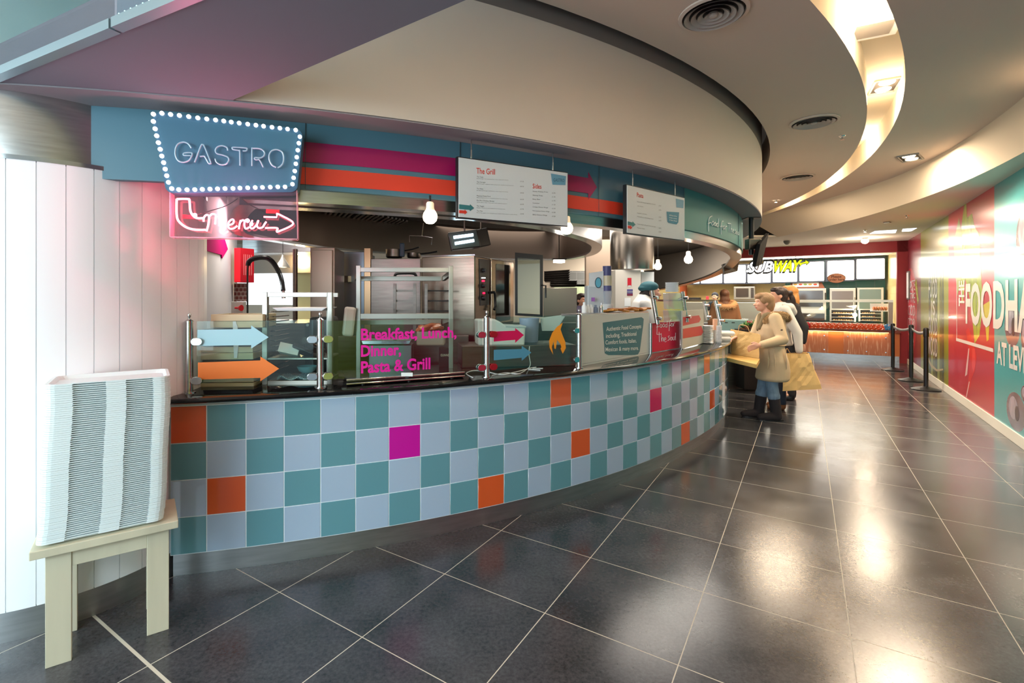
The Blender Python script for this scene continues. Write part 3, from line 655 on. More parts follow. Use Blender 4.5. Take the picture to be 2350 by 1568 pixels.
for st, r in NS:
    mb = MB(); pts = [zb(Z2(x, y), .008) for x, y in st]; mb.tube(smooth_pts(pts, 5) if len(st) > 3 else pts, r*.95, 8); mb.build('neon_tube', M_neon, nb)
mb = MB()
for st in ([(500, 610), (560, 340), (700, 350)], [(880, 90), (700, 190), (300, 310)], [(910, 90), (1000, 170), (1190, 250)]):
    pass
mb = MB(); mb.tube(smooth_pts([zb(Z2(x, y), -.015) for x, y in [(860, 90), (700, 190), (480, 260), (290, 320)]], 4), .002, 6); mb.build('cable', M_black, nb)
mb = MB(); mb.tube(smooth_pts([zb(Z2(x, y), -.015) for x, y in [(905, 90), (1000, 165), (1150, 240), (1260, 270)]], 4), .002, 6); mb.build('cable', M_black, nb)
M_tr = mat('neon_transformer', (150, 12, 34), .5)
for a_, b_ in (((120, 315), (290, 372)), ((1240, 240), (1420, 300))):
    c0, c1 = zb(Z2(*a_), -.02), zb(Z2(*b_), -.02); mb = MB(); mb.hexa([c0, Vector((c1.x, c1.y, c0.z)), Vector((c1.x, c1.y, c0.z))+FN.n*.012, c0+FN.n*.012], [Vector((c0.x, c0.y, c1.z)), c1, c1+FN.n*.012, Vector((c0.x, c0.y, c1.z))+FN.n*.012]); mb.build('tube_mount', M_tr, nb)
lamp('neon_light', FN(*FN.px(560, 500, .05), .10), 4.5, (1, .12, .24), .01)
lamp('neon_light', FN(*FN.px(440, 490, .05), .06), 3.0, (1, .2, .3), .01)

# ---- hanging menu boards
def menu_board(label, corners, depth_px, R, rods):
    # corners: TL, TR, BR, BL in the picture; stands on a chord in front of the fascia
    rL = CYL(corners[0][0], 500, R); rR = CYL(corners[1][0], 500, R); pL = P0(R, rL[1], 0); pR = P0(R, rR[1], 0)
    fr = Frame(pL, (pR-pL)); t = thing('menu_board', label, 'menu board', fr(.3, 2.0))
    c = pxs(fr, corners); zt = (c[0][1]+c[1][1])/2; zb_ = (c[2][1]+c[3][1])/2; ul, ur = (c[0][0]+c[3][0])/2, (c[1][0]+c[2][0])/2
    mb = MB(); plate(mb, fr, [(ul-.006, zb_-.006), (ur+.004, zb_-.006), (ur+.004, zt+.006), (ul-.006, zt+.006)], -.03, -.002); mb.build('frame', mat('board_frame_black', (28, 30, 34), .4), t)
    mb = MB(); plate(mb, fr, [(ul, zb_), (ur, zb_), (ur, zt), (ul, zt)], -.002, .002); mb.build('face', mat('menu_face', (206, 216, 222), .35), t)
    for x in rods:
        u = fr.px(x, 400)[0]; mb = MB(); mb.cone(fr(u, zt+.004, -.015), fr(u, 2.414, -.015), .004, n=8); mb.build('hanging_rod', M_steel, t)
        mb = MB(); mb.cone(fr(u, 2.35, -.015), fr(u, 2.28, -.015), .006, n=8); mb.build('turnbuckle', M_chrome, t)
    return t, fr
M_txt = mat('menu_text_grey', (96, 104, 110), .6); M_hd = mat('menu_heading_red', (214, 60, 44), .6)
def mpx(x, y): return (1000+x*.3234, 320+y*.3234)
def mrow(fr, t, x, y, txt, wid, h, sl, m, name='text', w=.003):
    (u0, v0) = fr.px(*mpx(x, y)); (u1, v1) = fr.px(*mpx(x+wid, y+wid*sl)); mb = MB()
    vs, fs = text_mesh(txt, 1., .01 if h > 20 else 0.); a = min(p.x for p in vs); b = max(p.x for p in vs); k = (u1-u0)/(b-a); hh = (fr.px(*mpx(x, y-h))[1]-v0)/.72
    return [fr(u0+(p.x-a)*k, v0+(v1-v0)*(p.x-a)/(b-a)+p.y*hh, w) for p in vs], fs
b1, fb1 = menu_board('large hanging white menu board headed The Grill and Sides', [(1052, 362), (1302, 397), (1302, 517), (1053, 500)], 0, 7.33, (1084, 1272))
b2, fb2 = menu_board('small hanging white menu board headed Pasta', [(1438, 424), (1571, 456), (1570, 552), (1440, 534)], 0, 7.33, (1456, 1553))
for par, fr, rows, m, nm in (
    (b1, fb1, [('The Grill', 287, 243, 132, 42, .06)], M_hd, 'heading'), (b1, fb1, [('Sides', 686, 348, 62, 34, .05)], M_hd, 'heading'),
    (b2, fb2, [('Pasta', 1425, 408, 46, 32, .2)], M_hd, 'heading')):
    for txt, x, y, wd, h, sl in rows:
        mb = MB(); vs, fs = mrow(fr, par, x, y, txt, wd, h, sl, m); mb.add(vs, fs); mb.build(nm, m, par, fixn=False)
items = [('The Tasty', 270, 'Beef burger in a toasted bun with salad and cheese', 225), ('The Carnegie', 307, 'Beef burger topped with pastrami, mustard and pickles', 262), ('The Nasty', 354, 'Double beef burger with bacon, onion rings and cheese', 222), ('Mexican Pulled Pork', 405, 'BBQ pulled pork in a toasted brioche bun with slaw', 220), ('Piri Piri Chicken Breast', 438, 'With spicy mayo, baby gem and roasted peppers', 215), ('The Veggie', 477, 'Falafel, houmous and peppers in a toasted bun', 202), ('The Mini', 512, 'Beef burger in a small bun with fries and a soft drink', 288)]
prices = [('£7.25', 303), ('£8.50', 338), ('£8.50', 384), ('£6.50', 430), ('£6.95', 465), ('£5.95', 499), ('£4.95', 533)]
mb = MB()
for ttl, y, sub, wd in items:
    for tx, yy, h, ww in ((ttl, y, 9, len(ttl)*5.2), (sub, y+11, 5, wd)):
        vs, fs = mrow(fb1, b1, 289, yy, tx, ww, h, .05, M_txt); mb.add(vs, fs)
for p, y in prices: vs, fs = mrow(fb1, b1, 597, y, p, 26, 8, .03, M_txt); mb.add(vs, fs)
for i, (s_, p) in enumerate([('Sweet Potato Fries', '£2.95'), ('Skinny Fries', '£1.95'), ('Baby Slaw', '£1.95'), ('Coleslaw', '£1.50'), ('Crispy Onion Rings', '£2.50'), ('Hot Louisiana Chicken Wings', '£3.50'), ('BBQ Chicken Wings', '£3.50')]):
    y = 373+i*27.5; vs, fs = mrow(fb1, b1, 686, y, s_, min(118, 6*len(s_)), 8, .05, M_txt); mb.add(vs, fs); vs, fs = mrow(fb1, b1, 823, y+12, p, 24, 8, .03, M_txt); mb.add(vs, fs)
tag(mb.build('menu_text', M_txt, b1, fixn=False), kind='stuff')
mb = MB()
for i, (s_, y, p) in enumerate([('Penne with roasted vegetables and pesto', 445, '£5.25'), ('with chicken', 475, '£5.95'), ('Spaghetti carbonara', 525, '£5.50'), ('Meatballs in a rich tomato sauce', 550, '£5.95'), ('Classic lasagne with garlic bread and salad', 603, '£6.95'), ('Macaroni cheese', 630, '£4.95')]):
    vs, fs = mrow(fb2, b2, 1427, y, s_, min(130, 3.6*len(s_)), 7, .16, M_txt); mb.add(vs, fs); vs, fs = mrow(fb2, b2, 1580, y+30, p, 17, 8, .1, M_txt); mb.add(vs, fs)
tag(mb.build('menu_text', M_txt, b2, fixn=False), kind='stuff')
def mdec(par, fr, pts, nm, m, w=.003):
    mb = MB(); plate(mb, fr, pxs(fr, [mpx(x, y) for x, y in pts]), w, w+.001); mb.build(nm, m, par)
M_mt = mat('menu_teal', (52, 122, 128), .5); M_mb = mat('menu_badge_blue', (96, 152, 180), .5)
mdec(b1, fb1, [(163, 461), (240, 470), (241, 461), (270, 488), (241, 510), (240, 501), (163, 494)], 'teal_arrow', M_mt)
mdec(b1, fb1, [(163, 503), (203, 506), (203, 499), (222, 518), (203, 534), (203, 527), (163, 524)], 'red_arrow', M_hd)
mdec(b1, fb1, [(815, 243), (922, 262), (918, 325), (826, 322)], 'badge', M_mb)
vs, fs = mrow(fb1, b1, 832, 300, 'GASTRO', 78, 24, .05, M_mt, w=.0045); mb = MB(); mb.add(vs, fs); mb.build('badge_lettering', mat('badge_text', (52, 96, 124), .5), b1, fixn=False)
mdec(b2, fb2, [(1360, 582), (1393, 591), (1394, 583), (1415, 606), (1394, 622), (1393, 613), (1360, 608)], 'teal_arrow', M_mt)
mdec(b2, fb2, [(1360, 612), (1378, 616), (1378, 610), (1391, 628), (1378, 640), (1378, 634), (1360, 631)], 'red_arrow', M_hd)
mdec(b2, fb2, [(1702, 421), (1757, 433), (1754, 488), (1706, 482)], 'badge', M_mb)
mdec(b2, fb2, [(1636, 513), (1724, 518), (1718, 590), (1706, 604), (1650, 592), (1642, 585)], 'badge', mat('menu_badge_teal', (48, 128, 156), .5))
mb = MB()
for i, s_ in enumerate(['All Pasta dishes', 'include a portion', 'of Garlic Bread']):
    vs, fs = mrow(fb2, b2, 1653, 542+i*17, s_, 55, 9, .16, M_txt, w=.0045); mb.add(vs, fs)
mb.build('badge_lettering', mat('lettering_white', (235, 245, 245), .4), b2, fixn=False)

# ---- pendant lamps: white bell shaped bulbs hanging inside the fascia
M_glow = mat('bulb_glow', (255, 250, 240), .4, emis=(255, 226, 178), es=9.)
M_porc = mat('bulb_porcelain', (238, 232, 220), .3, emis=(255, 220, 170), es=.6)
def pendant(px, py, r_px, R, label):
    r, a, z = CYL(px, py, R); p = P0(R, a, z); s = r_px/F*p.y
    t = thing('pendant_bulb', label, 'pendant lamp', p, 'white bell shaped pendant bulbs over the counter')
    mb = MB(); mb.lathe([(0, -s), (s*.5, -s*.92), (s*.88, -s*.55), (s, -s*.05), (s*.9, s*.4), (s*.66, s*.8)], p, 20); mb.build('globe', M_glow, t)
    mb = MB(); mb.lathe([(s*.66, s*.8), (s*.54, s*1.15), (s*.52, s*1.75), (s*.4, s*1.95), (s*.12, s*2.0)], p, 20); mb.build('neck', M_porc, t)
    mb = MB(); mb.cone(p+Vector((0, 0, s*1.95)), Vector((p.x, p.y, 2.415 if R < 7.1 else max(2.07, p.z+s*2.1))), .0025 if R < 7.1 else .006, n=6); mb.build('cord', M_black, t)
    lamp('pendant_light', p+Vector((0, 0, -s*1.3)), 4, (1, .82, .6), .03)
pendant(987, 497, 17, 7.30, 'white bell shaped pendant bulb hanging in front of the hood, left of the grill board')
pendant(1301, 524, 14, 7.27, 'white bell shaped pendant bulb at the lower right corner of the grill board')
pendant(1595, 595, 9.5, 6.6, 'higher of the two small pendant bulbs below the pasta board')
pendant(1575, 610, 8, 6.2, 'lower of the two small pendant bulbs below the pasta board')
# ================================================================= KITCHEN BEHIND THE COUNTER
def FA(px, Y, deg=0.): p = A(px, 684, Y); return Frame((p.x, p.y, 0), (cos(R_(deg)), sin(R_(deg))))
def pbox(mb, fr, px0, px1, py0, py1, d, w=0., m=0, z0=None):   # front face seen between those picture bounds, going back by d
    u0, z1 = fr.px(px0, py0, w); u1, zz = fr.px(px1, py1, w); zz = zz if z0 is None else z0
    plate(mb, fr, [(u0, zz), (u1, zz), (u1, z1), (u0, z1)], w-d, w); return (u0, u1, zz, z1)
def unit(name, label, cat, fr, px0, px1, py0, py1, d, m, z0=None, bevel=.004, group=None, part='body'):
    mb = MB(); u0, u1, za, zb_ = pbox(mb, fr, px0, px1, py0, py1, d, 0, 0, z0); t = thing(name, label, cat, fr((u0+u1)/2, za), group); mb.build(part, m, t, bevel); return t
# ---- extraction hood
hp = [(681, 467), (814, 479), (971, 489), (1052, 503), (1142, 515), (1234, 527), (1293, 541), (1342, 556), (1358, 570), (1342, 586), (1293, 596), (1244, 597.4), (1130, 596), (1000, 590), (863, 581), (771, 573), (716, 566), (614, 549), (560, 532), (575, 490), (620, 467)]
pin = smooth_pts([FL(x, y, 2.0) for x, y in hp], 6, True); nP = len(pin); cen = sum(pin, Vector())/nP
def offs(i, d):
    t = (pin[(i+1) % nP]-pin[i-1]).normalized(); n_ = Vector((t.y, -t.x, 0)); return pin[i]+n_*d
pout = [offs(i, .10) for i in range(nP)]
if (pout[0]-cen).length < (pin[0]-cen).length: pout = [offs(i, -.10) for i in range(nP)]
hood = thing('extractor_hood', 'long curved stainless steel extractor hood hanging over the ovens', 'extractor hood', cen)
def clampR(p):
    v = p-C0; v.z = 0; r = v.length
    return p if r < 7.06 else C0+v*(7.06/r)+Vector((0, 0, p.z))
pin = [clampR(p) if (p-C0).xy.length < 7.0 else clampR(C0+(p-C0)*(6.96/(p-C0).xy.length)) for p in pin]; pout = [clampR(p) for p in pout]
up_ = lambda L, z: [Vector((p.x, p.y, z)) for p in L]
def closed(rows): return [r+[r[0]] for r in rows]
mb = MB(); mb.grid(closed([up_(pin, 2.02), up_(pin, 2.41)])); mb.build('inner_wall', mat('hood_inner_steel', (120, 106, 96), .4, 1.), hood)
mb = MB(); mb.grid(closed([up_(pin, 2.02), up_(pin, 2.0), up_(pout, 2.0), up_(pout, 2.41)])); mb.build('outer_shell', M_steel, hood)
sd = Vector((-.2, .44, 0)); f0_, f1_ = Vector((-1.55, 4.9, 2.36)), Vector((-.95, 5.88, 2.36))
for k in range(3):
    a_, b_ = f0_.lerp(f1_, k/3+.01), f0_.lerp(f1_, (k+1)/3-.01); fm = MB(); fm.hexa([a_, b_, b_-sd, a_-sd], [p+Vector((0, 0, .03)) for p in (a_, b_, b_-sd, a_-sd)])
    ft = fm.build('filter_cassette', M_dark, hood); sl = MB()
    for j in range(6): q_ = a_.lerp(b_, (j+.5)/6); sl.cone(q_-Vector((0, 0, .012)), q_-sd-Vector((0, 0, .012)), .012, n=8); 
    sl.build('baffle', M_steel, ft)
# hooks hanging from the hood
for px, Y in ((967, 3.9),):
    t = thing('hanging_hook_bar', 'thin chrome hook bar hanging below the hood, beside the large bulb', 'hook bar', A(968, 545, Y))
    mb = MB(); mb.cone(A(972, 512, Y), A(968, 542, Y), .003, n=6); mb.build('stem', M_chrome, t)
    mb = MB(); mb.tube([A(940, 556, Y), A(940, 541, Y), A(968, 542, Y), A(992, 546, Y), A(990, 562, Y)], .003, 6); mb.build('cross_bar', M_chrome, t)
# ---- heat lamps on the hood
def heater(label, px0, px1, py0, py1, Y, lit, deg):
    fr = FA((px0+px1)/2, Y, deg); p = fr.px((px0+px1)/2, (py0+py1)/2); t = thing('heat_lamp', label, 'heat lamp', fr(*p), 'heat lamps under the hood')
    c = pxs(fr, [(px0, py0+8), (px1-9, py0), (px1, py1-8), (px0+9, py1)]); mb = MB(); plate(mb, fr, c, -.12, 0); mb.build('housing', M_black, t, bevel=.006)
    if lit:
        cc = Vector((sum(q[0] for q in c)/4, sum(q[1] for q in c)/4)); ins = [((q[0]-cc.x)*.92+cc.x, (q[1]-cc.y)*.9+cc.y) for q in c]
        mb = MB(); plate(mb, fr, ins, 0, .004); mb.build('reflector', mat('lamp_reflector', (86, 92, 96), .3, .8), t)
        for (xa, ya), (xb, yb) in (((1041, 545), (1086, 539)), ((1044, 559), (1088, 552))):
            mb = MB(); mb.cone(fr(*fr.px(xa, ya, .012), .012), fr(*fr.px(xb, yb, .012), .012), .011, n=12); mb.build('glowing_tube', mat('heater_tube_glow', (220, 245, 255), .4, emis=(205, 240, 255), es=5.), t)
    mb = MB(); q = fr(*fr.px((px0+px1)/2, py0+4)); mb.cone(q, Vector((q.x, q.y, 2.36)), .006, n=8); mb.build('rod', M_steeld, t)
heater('tilted black heat lamp with two glowing tubes under the grill board', 1028, 1104, 526, 574, 3.6, True, 6)
heater('unlit black heat lamp half hidden behind the glowing one', 1080, 1127, 522, 570, 4.1, False, 12)
# ---- tall cabinets along the back, left to right
FO = Frame((-.019, 4.2, 0), (.39, .70)); FOs = Frame((-.019, 4.2, 0), (.949, -.316))     # oven: door face and left flank
c1 = FA(740, 4.3, 4)
fr1 = unit('tall_fridge', 'tall taupe steel fridge door left of the blue-grey steel panel', 'fridge', c1, 712, 768, 568, 700, .42, mat('warm_steel', (140, 124, 110), .35, .85), z0=0)
mb = MB(); u0, z1 = c1.px(716, 574); u1, z0 = c1.px(764, 574); plate(mb, c1, [(u0, .12), (u1, .12), (u1, z1), (u0, z1)], .002, .022); d_ = mb.build('door', mat('warm_steel', (168, 152, 136), .35, .85), fr1, .004)
mb = MB(); u, z = c1.px(761, 640); mb.box(c1(u, 1.2, .035), (.016, .02, .5), 0); mb.build('handle', M_steeld, fr1)
c2 = FA(800, 4.85, 0)
t = unit('tall_steel_cabinet', 'tall blue-grey steel cabinet with a small switch box behind the gantry shelf', 'cabinet', c2, 768, 836, 578, 700, .5, mat('cool_steel', (118, 128, 140), .3, .9), z0=0)
mb = MB(); pbox(mb, c2, 785, 806, 633, 648, .05, .055); mb.build('switch_box', M_chrome, t, .003)
c3 = FA(842, 4.8, 0); mb = MB(); pbox(mb, c3, 836, 850, 570, 700, .1, .02, 0, 0); single(mb, 'steel_pillar', mat('warm_bright_steel', (170, 140, 108), .3, .8), 'narrow bright steel pillar right of the blue-grey steel cabinet', 'pillar')
c4 = FA(900, 4.75, -2)
unit('tall_oven_housing', 'wide dark steel oven housing with pots on top', 'oven housing', c4, 851, 965, 594, 700, .6, M_steeld, z0=0)
for px, py, r, h, lab in ((905, 592, .085, .085, 'large steel cooking pot on top of the dark oven housing, left one'), (950, 592, .07, .05, 'low steel cooking pot on top of the dark oven housing, right one')):
    p = A(px, py, 5.0); t = thing('cooking_pot', lab, 'pot', p, 'pots on the oven housing')
    mb = MB(); mb.lathe([(r*.9, 0), (r, .01), (r, h), (r+.006, h), (r-.004, h-.002), (r-.006, .01), (0, .01)], p, 24); mb.build('bowl', M_steeld, t)
    mb = MB(); mb.tube([p+Vector((r, 0, h*.8)), p+Vector((r+.1, -.02, h)), p+Vector((r+.17, -.03, h*1.25))], .008, 8); mb.build('handle', M_black, t)
mb = MB(); p = A(923, 590, 4.95); mb.box(p+Vector((0, 0, .07)), (.05, .05, .14)); single(mb, 'water_jug', mat('jug_dark_blue', (48, 66, 84), .2), 'dark blue upright jug on top of the oven housing between two pots', 'jug', bevel=.012)
# ---- combi oven
ov = thing('combi_oven', 'large stainless combi oven with black control strip and narrow glass door', 'oven', FO(.4, 0)); 
zt1 = 1.86
c_a = FO.o; c_b = FO(.78, 0); c_c = FOs(-.5, 0); c_d = c_b+(c_c-c_a)
mb = MB(); mb.hexa([c_a, c_b, c_d, c_c], [p+Vector((0, 0, zt1)) for p in (c_a, c_b, c_d, c_c)]); mb.build('body', mat('oven_steel', (134, 120, 108), .24, 1., noise=(5, .08, (1, 1, 12))), ov, .008)
mb = MB(); plate(mb, FO, pxs(FO, [(1100, 594), (1124, 597), (1122, 700), (1102, 702)], .004), .001, .006); cp = mb.build('control_panel', mat('oven_panel_grey', (66, 60, 60), .3), ov, .002)
for px, py in ((1110, 621), (1109, 656), (1109, 684)):
    q = FO(*FO.px(px, py, .01), .006); mb = MB(); mb.cone(q, q+FO.n*.028, .022, .018, 14); mb.build('knob', M_black, cp)
mb = MB(); plate(mb, FO, pxs(FO, [(1105, 637), (1114, 637), (1114, 639), (1105, 639)], .007), .006, .008); mb.build('display', mat('display_white', (255, 255, 255), .4, emis=(255, 255, 255), es=3), cp)
for q0 in ((1106, 643, 1112, 647), (1108, 671, 1113, 675)):
    mb = MB(); plate(mb, FO, pxs(FO, [(q0[0], q0[1]), (q0[2], q0[1]), (q0[2], q0[3]), (q0[0], q0[3])], .007), .006, .008); mb.build('display', mat('display_red', (255, 30, 70), .4, emis=(255, 20, 70), es=3), cp)
mb = MB(); plate(mb, FO, pxs(FO, [(1128, 594), (1179, 604), (1179, 738), (1128, 745)], .02), .001, .02); dr = mb.build('door', mat('oven_door_steel', (196, 172, 150), .22, 1.), ov, .004)
mb = MB(); plate(mb, FO, roundpoly(pxs(FO, [(1138, 605), (1171, 609), (1171, 734), (1138, 740)], .021), .02), .020, .023); mb.build('window', mat('oven_window', (52, 44, 40), .06, coat=1.), dr)
mb = MB(); hd = [(1128, 672), (1134, 671), (1136, 676), (1137, 704), (1134, 711)]; mb.tube([FO(*FO.px(x, y, .05), .05 if i else .02) for i, (x, y) in enumerate(hd)], .012, 10); mb.build('handle', M_black, dr)
mb = MB(); plate(mb, FOs, [(-.5, 1.862), (0, 1.862), (0, 1.875), (-.5, 1.875)], -.02, 0); mb.build('top_edge', M_chrome, ov)
# trolley in front of its flank
tr = thing('tray_trolley', 'steel tray trolley with empty tray runners in front of the oven flank', 'trolley', A(960, 760, 4.1))
TY = 4.12
for px in (906, 952, 978):
    mb = MB(); mb.box(A(px, 700, TY)*1-Vector((0, 0, 0)), (.022, .022, .02)); 
    p = A(px, 700, TY); mb = MB(); mb.box((p.x, p.y, .82), (.024, .024, 1.60)); mb.build('upright', M_steeld, tr)
for i in range(7):
    z = 1.56-i*.085; xa, xb = A(906, 0, TY).x, A(952, 0, TY).x
    mb = MB(); mb.box(((xa+xb)/2, TY+.02, z), (xb-xa-.02, .012, .018)); mb.build('runner', M_steeld, tr)
    xa, xb = A(978, 0, TY).x, A(1030, 0, TY).x; mb = MB(); mb.box(((xa+xb)/2, TY+.02, z), (xb-xa, .012, .012)); mb.build('runner', M_dark, tr)
mb = MB(); mb.tube(smooth_pts([A(906, 640, TY), A(909, 629, TY), (A(930, 627, TY)), A(952, 629, TY), A(956, 645, TY)], 4), .012, 8); mb.build('push_handle', M_black, tr)
# ---- second oven with open glass door, trays stacked on top
fg = FA(1215, 4.75, -6)
dd = thing('open_oven_door', 'open black framed oven door with clear glass beside the combi oven', 'oven door', fg(0, 1.2))
fo_ = [(1182, 580), (1246, 586), (1246, 728), (1182, 724)]; fi_ = [(1188, 592), (1239, 596), (1239, 722), (1188, 719)]
O_, I_ = pxs(fg, fo_), pxs(fg, fi_)
for i in range(4):
    mb = MB(); plate(mb, fg, [O_[i], O_[(i+1) % 4], I_[(i+1) % 4], I_[i]], -.02, .02); mb.build('frame_bar', M_black, dd)
mb = MB(); plate(mb, fg, I_, -.003, .003); mb.build('glass', M_wglass, dd)
mb = MB(); mb.tube([fg(*fg.px(1243, 655), .02), fg(*fg.px(1252, 656), .05), fg(*fg.px(1252, 684), .05)], .008, 8); mb.build('handle', M_black, dd)
f2o = FA(1285, 5.6, -8)
o2 = unit('deck_oven', 'grey steel deck oven under the stack of black baking trays', 'oven', f2o, 1247, 1324, 661, 700, .6, mat('taupe_steel', (138, 128, 116), .35, .8), z0=0)
def baketray(label, px0, px1, py, tilt, grp):
    u0, z = f2o.px(px0, py); u1, z_ = f2o.px(px1, py-tilt); t = MB()
    b = [f2o(u0+.015, z, -.02), f2o(u1-.015, z_, -.02), f2o(u1-.015, z_, -.4), f2o(u0+.015, z, -.4)]; tp = [f2o(u0, z+.022, 0), f2o(u1, z_+.022, 0), f2o(u1, z_+.022, -.42), f2o(u0, z+.022, -.42)]
    t.add(b+tp, [(3, 2, 1, 0), (0, 1, 5, 4), (1, 2, 6, 5), (2, 3, 7, 6), (3, 0, 4, 7)])
    o = t.build('baking_tray', mat('baking_tray_black', (46, 40, 37), .35, .6), None); so = o.modifiers.new('s', 'SOLIDIFY'); so.thickness = .004; tag(o, label, 'baking tray', grp)
names = ['topmost', 'second', 'third', 'fourth', 'fifth', 'sixth']
for i in range(5): baketray('black baking tray, %s from top of the tilted stack on the deck oven' % names[i], 1248, 1308, 628+i*4.6, 4-i*.6, 'tilted baking trays')
for i in range(3): baketray('brown rimmed baking tray, %s from top of the lower level stack' % names[i], 1262, 1325, 649.5+i*4, 0, 'level baking trays')
t = thing('strip_lamp', 'small bright strip lamp on a rod above the baking trays', 'lamp', A(1283, 600, 5.4))
mb = MB(); mb.box(A(1283, 600, 5.4), (.12, .06, .03)); mb.build('tube', mat('strip_glow', (255, 255, 250), .4, emis=(255, 248, 235), es=5), t); mb = MB(); mb.box(A(1283, 595, 5.4), (.15, .08, .012)); mb.build('housing', M_black, t)
mb = MB(); q = A(1283, 594, 5.4); mb.cone(q, (q.x, q.y, 2.41), .005, n=6); mb.build('rod', M_black, t); lamp('strip_light', A(1283, 604, 5.4), 6, (1, .95, .85), .03)
# ---- white cold room with notices, steel duct above
fc = FA(1412, 6.1, -3)
cr_ = unit('cold_cabinet', 'tall white cabinet with safety notices behind the server', 'cabinet', fc, 1412, 1471, 620, 700, .6, mat('cabinet_cream', (214, 208, 198), .4), z0=0)
mb = MB(); pr_ = FA(1486, 6.25, 6); pbox(mb, pr_, 1472, 1501, 624, 700, .5, 0, 0, 0); mb.build('side_panel', M_white, cr_)
def note(px0, px1, py0, py1, m, nm='notice'):
    mb = MB(); u = pxs(fc, [(px0, py1), (px1, py1), (px1, py0), (px0, py0)]); plate(mb, fc, u, .001, .004); return mb.build(nm, m, cr_)
note(1440, 1449, 638, 657, mat('notice_red', (200, 30, 50), .5)); note(1439, 1452, 664, 679, mat('notice_indigo', (92, 88, 140), .5)); note(1433, 1447, 684, 703, M_white)
note(1441, 1448, 655, 658, M_white); note(1439, 1452, 669, 671, M_white); note(1439, 1452, 674, 679, mat('notice_red2', (170, 60, 80), .5))
mb = MB(); p = A(1450, 560, 6.3); mb.cone((p.x, p.y, 1.86), (p.x, p.y, 2.41), .27, n=40); single(mb, 'steel_duct', mat('duct_steel', (150, 142, 134), .22, 1.), 'large round stainless steel duct rising above the white cold cabinet', 'duct')
mb = MB(); fw_ = FA(1390, 7.4, 0); pbox(mb, fw_, 1345, 1412, 520, 640, .1, 0, 0, 0); struct(mb, 'wall_kitchen_inner', mat('warm_wall', (150, 132, 116), .4))
mb = MB(); mb.box(A(1335, 640, 8.8), (1.0, .02, .28)); struct(mb, 'trim_7', tiles_mat('grey_tile_band', (128, 130, 128), (160, 160, 158), .2, .14)); mb = MB(); mb.box(A(1335, 680, 8.8)+Vector((0, 0, 0)), (1.0, .02, .42)); struct(mb, 'trim_8', tiles_mat('pale_green_tile_band', (206, 222, 180), (180, 200, 160), .1, .1))
# ---- second canopy on the far left, lit counter beyond it
mb = MB(); fz = FA(640, 5.2, -14); pbox(mb, fz, 556, 720, 489, 578, .3); single(mb, 'far_canopy', M_steel, 'bright steel canopy edge above the far left pass', 'canopy', bevel=.004)
mb = MB(); fz2 = FA(640, 6.0, -10); pbox(mb, fz2, 540, 724, 560, 626, .1); struct(mb, 'wall_kitchen_pass', mat('taupe_wall', (150, 138, 126), .45, .3))
t = thing('lit_panel', 'large white backlit panel glowing behind the spring tap', 'light panel', A(620, 640, 6.6)); mb = MB(); fz3 = FA(640, 6.6, -8); pbox(mb, fz3, 540, 676, 615, 700, .04); mb.build('diffuser', mat('backlit_white', (255, 255, 255), .4, emis=(245, 252, 255), es=2.6), t)
mb = MB(); pbox(mb, fz3, 540, 676, 612, 615, .06, .02); mb.build('frame', M_steeld, t)
for x in (560, 650): mb = MB(); u, z = fz3.px(x, 612); mb.cone(fz3(u, z, -.02), fz3(u, 2.415, -.02), .01, n=8); mb.build('hanger', M_steeld, t)
mb = MB(); fz4 = FA(700, 6.2, 0); pbox(mb, fz4, 676, 714, 560, 790, .04); struct(mb, 'wall_kitchen_yellow', mat('pale_yellow_wall', (238, 224, 160), .5))
lamp('pass_light', A(690, 600, 5.9), 14, (1, .72, .36), .05)
# ---- things on the far left
Fwl = Frame(wl0, (wl1-wl0)*-1) if Frame(wl0, (wl1-wl0)*-1).n.x > 0 else Frame(wl0, (wl1-wl0))
mb = MB(); plate(mb, Fwl, pxs(Fwl, [(466, 546), (513, 546), (521, 572), (508, 593), (507, 585), (466, 574)], .004), .002, .012); single(mb, 'wall_arrow', mat('arrow_magenta', (190, 10, 106), .95, spec=.1), 'magenta cut-out arrow on the grey wall below the neon box', 'arrow sign')
fr_ = FA(552, 4.7, 0)
rb = thing('red_safety_box', 'bright red wall box with printed instructions beside the spring tap', 'safety box', fr_(0, 1.6))
mb = MB(); c = pxs(fr_, [(537, 569), (552, 569), (552, 648), (537, 648)]); plate(mb, fr_, c, -.1, 0); mb.build('case', mat('box_red', (240, 22, 44), .3), rb, .004)
c = [fr_(*fr_.px(x, y), 0) for x, y in [(552, 569), (552, 648)]]; d = Vector((.075, .12, 0)); mb = MB(); mb.hexa([c[1], c[1]+d, c[1]+d+Vector((-.1, .04, 0)), c[1]+Vector((-.1, .1, 0))], [c[0], c[0]+d, c[0]+d+Vector((-.1, .04, 0)), c[0]+Vector((-.1, .1, 0))]); mb.build('door', mat('box_red_dark', (160, 20, 34), .35), rb)
mb = MB(); fd = Frame(c[1], d); 
for i in range(5): plate(mb, fd, [(.03+i*.02, .07), (.036+i*.02, .07), (.036+i*.02, .27), (.03+i*.02, .27)], .001, .002)
mb.build('printed_text', mat('box_print', (200, 120, 120), .5), rb)
mb = MB(); fe = FA(550, 4.85, 0); u = pxs(fe, [(537, 650), (566, 650), (566, 692), (537, 692)]); plate(mb, fe, u, -.02, 0); single(mb, 'mosaic_panel', tiles_mat('red_green_tiles', (128, 70, 66), (200, 190, 180), .055, .04), 'small red and green tiled strip under the red safety box', 'tile panel')
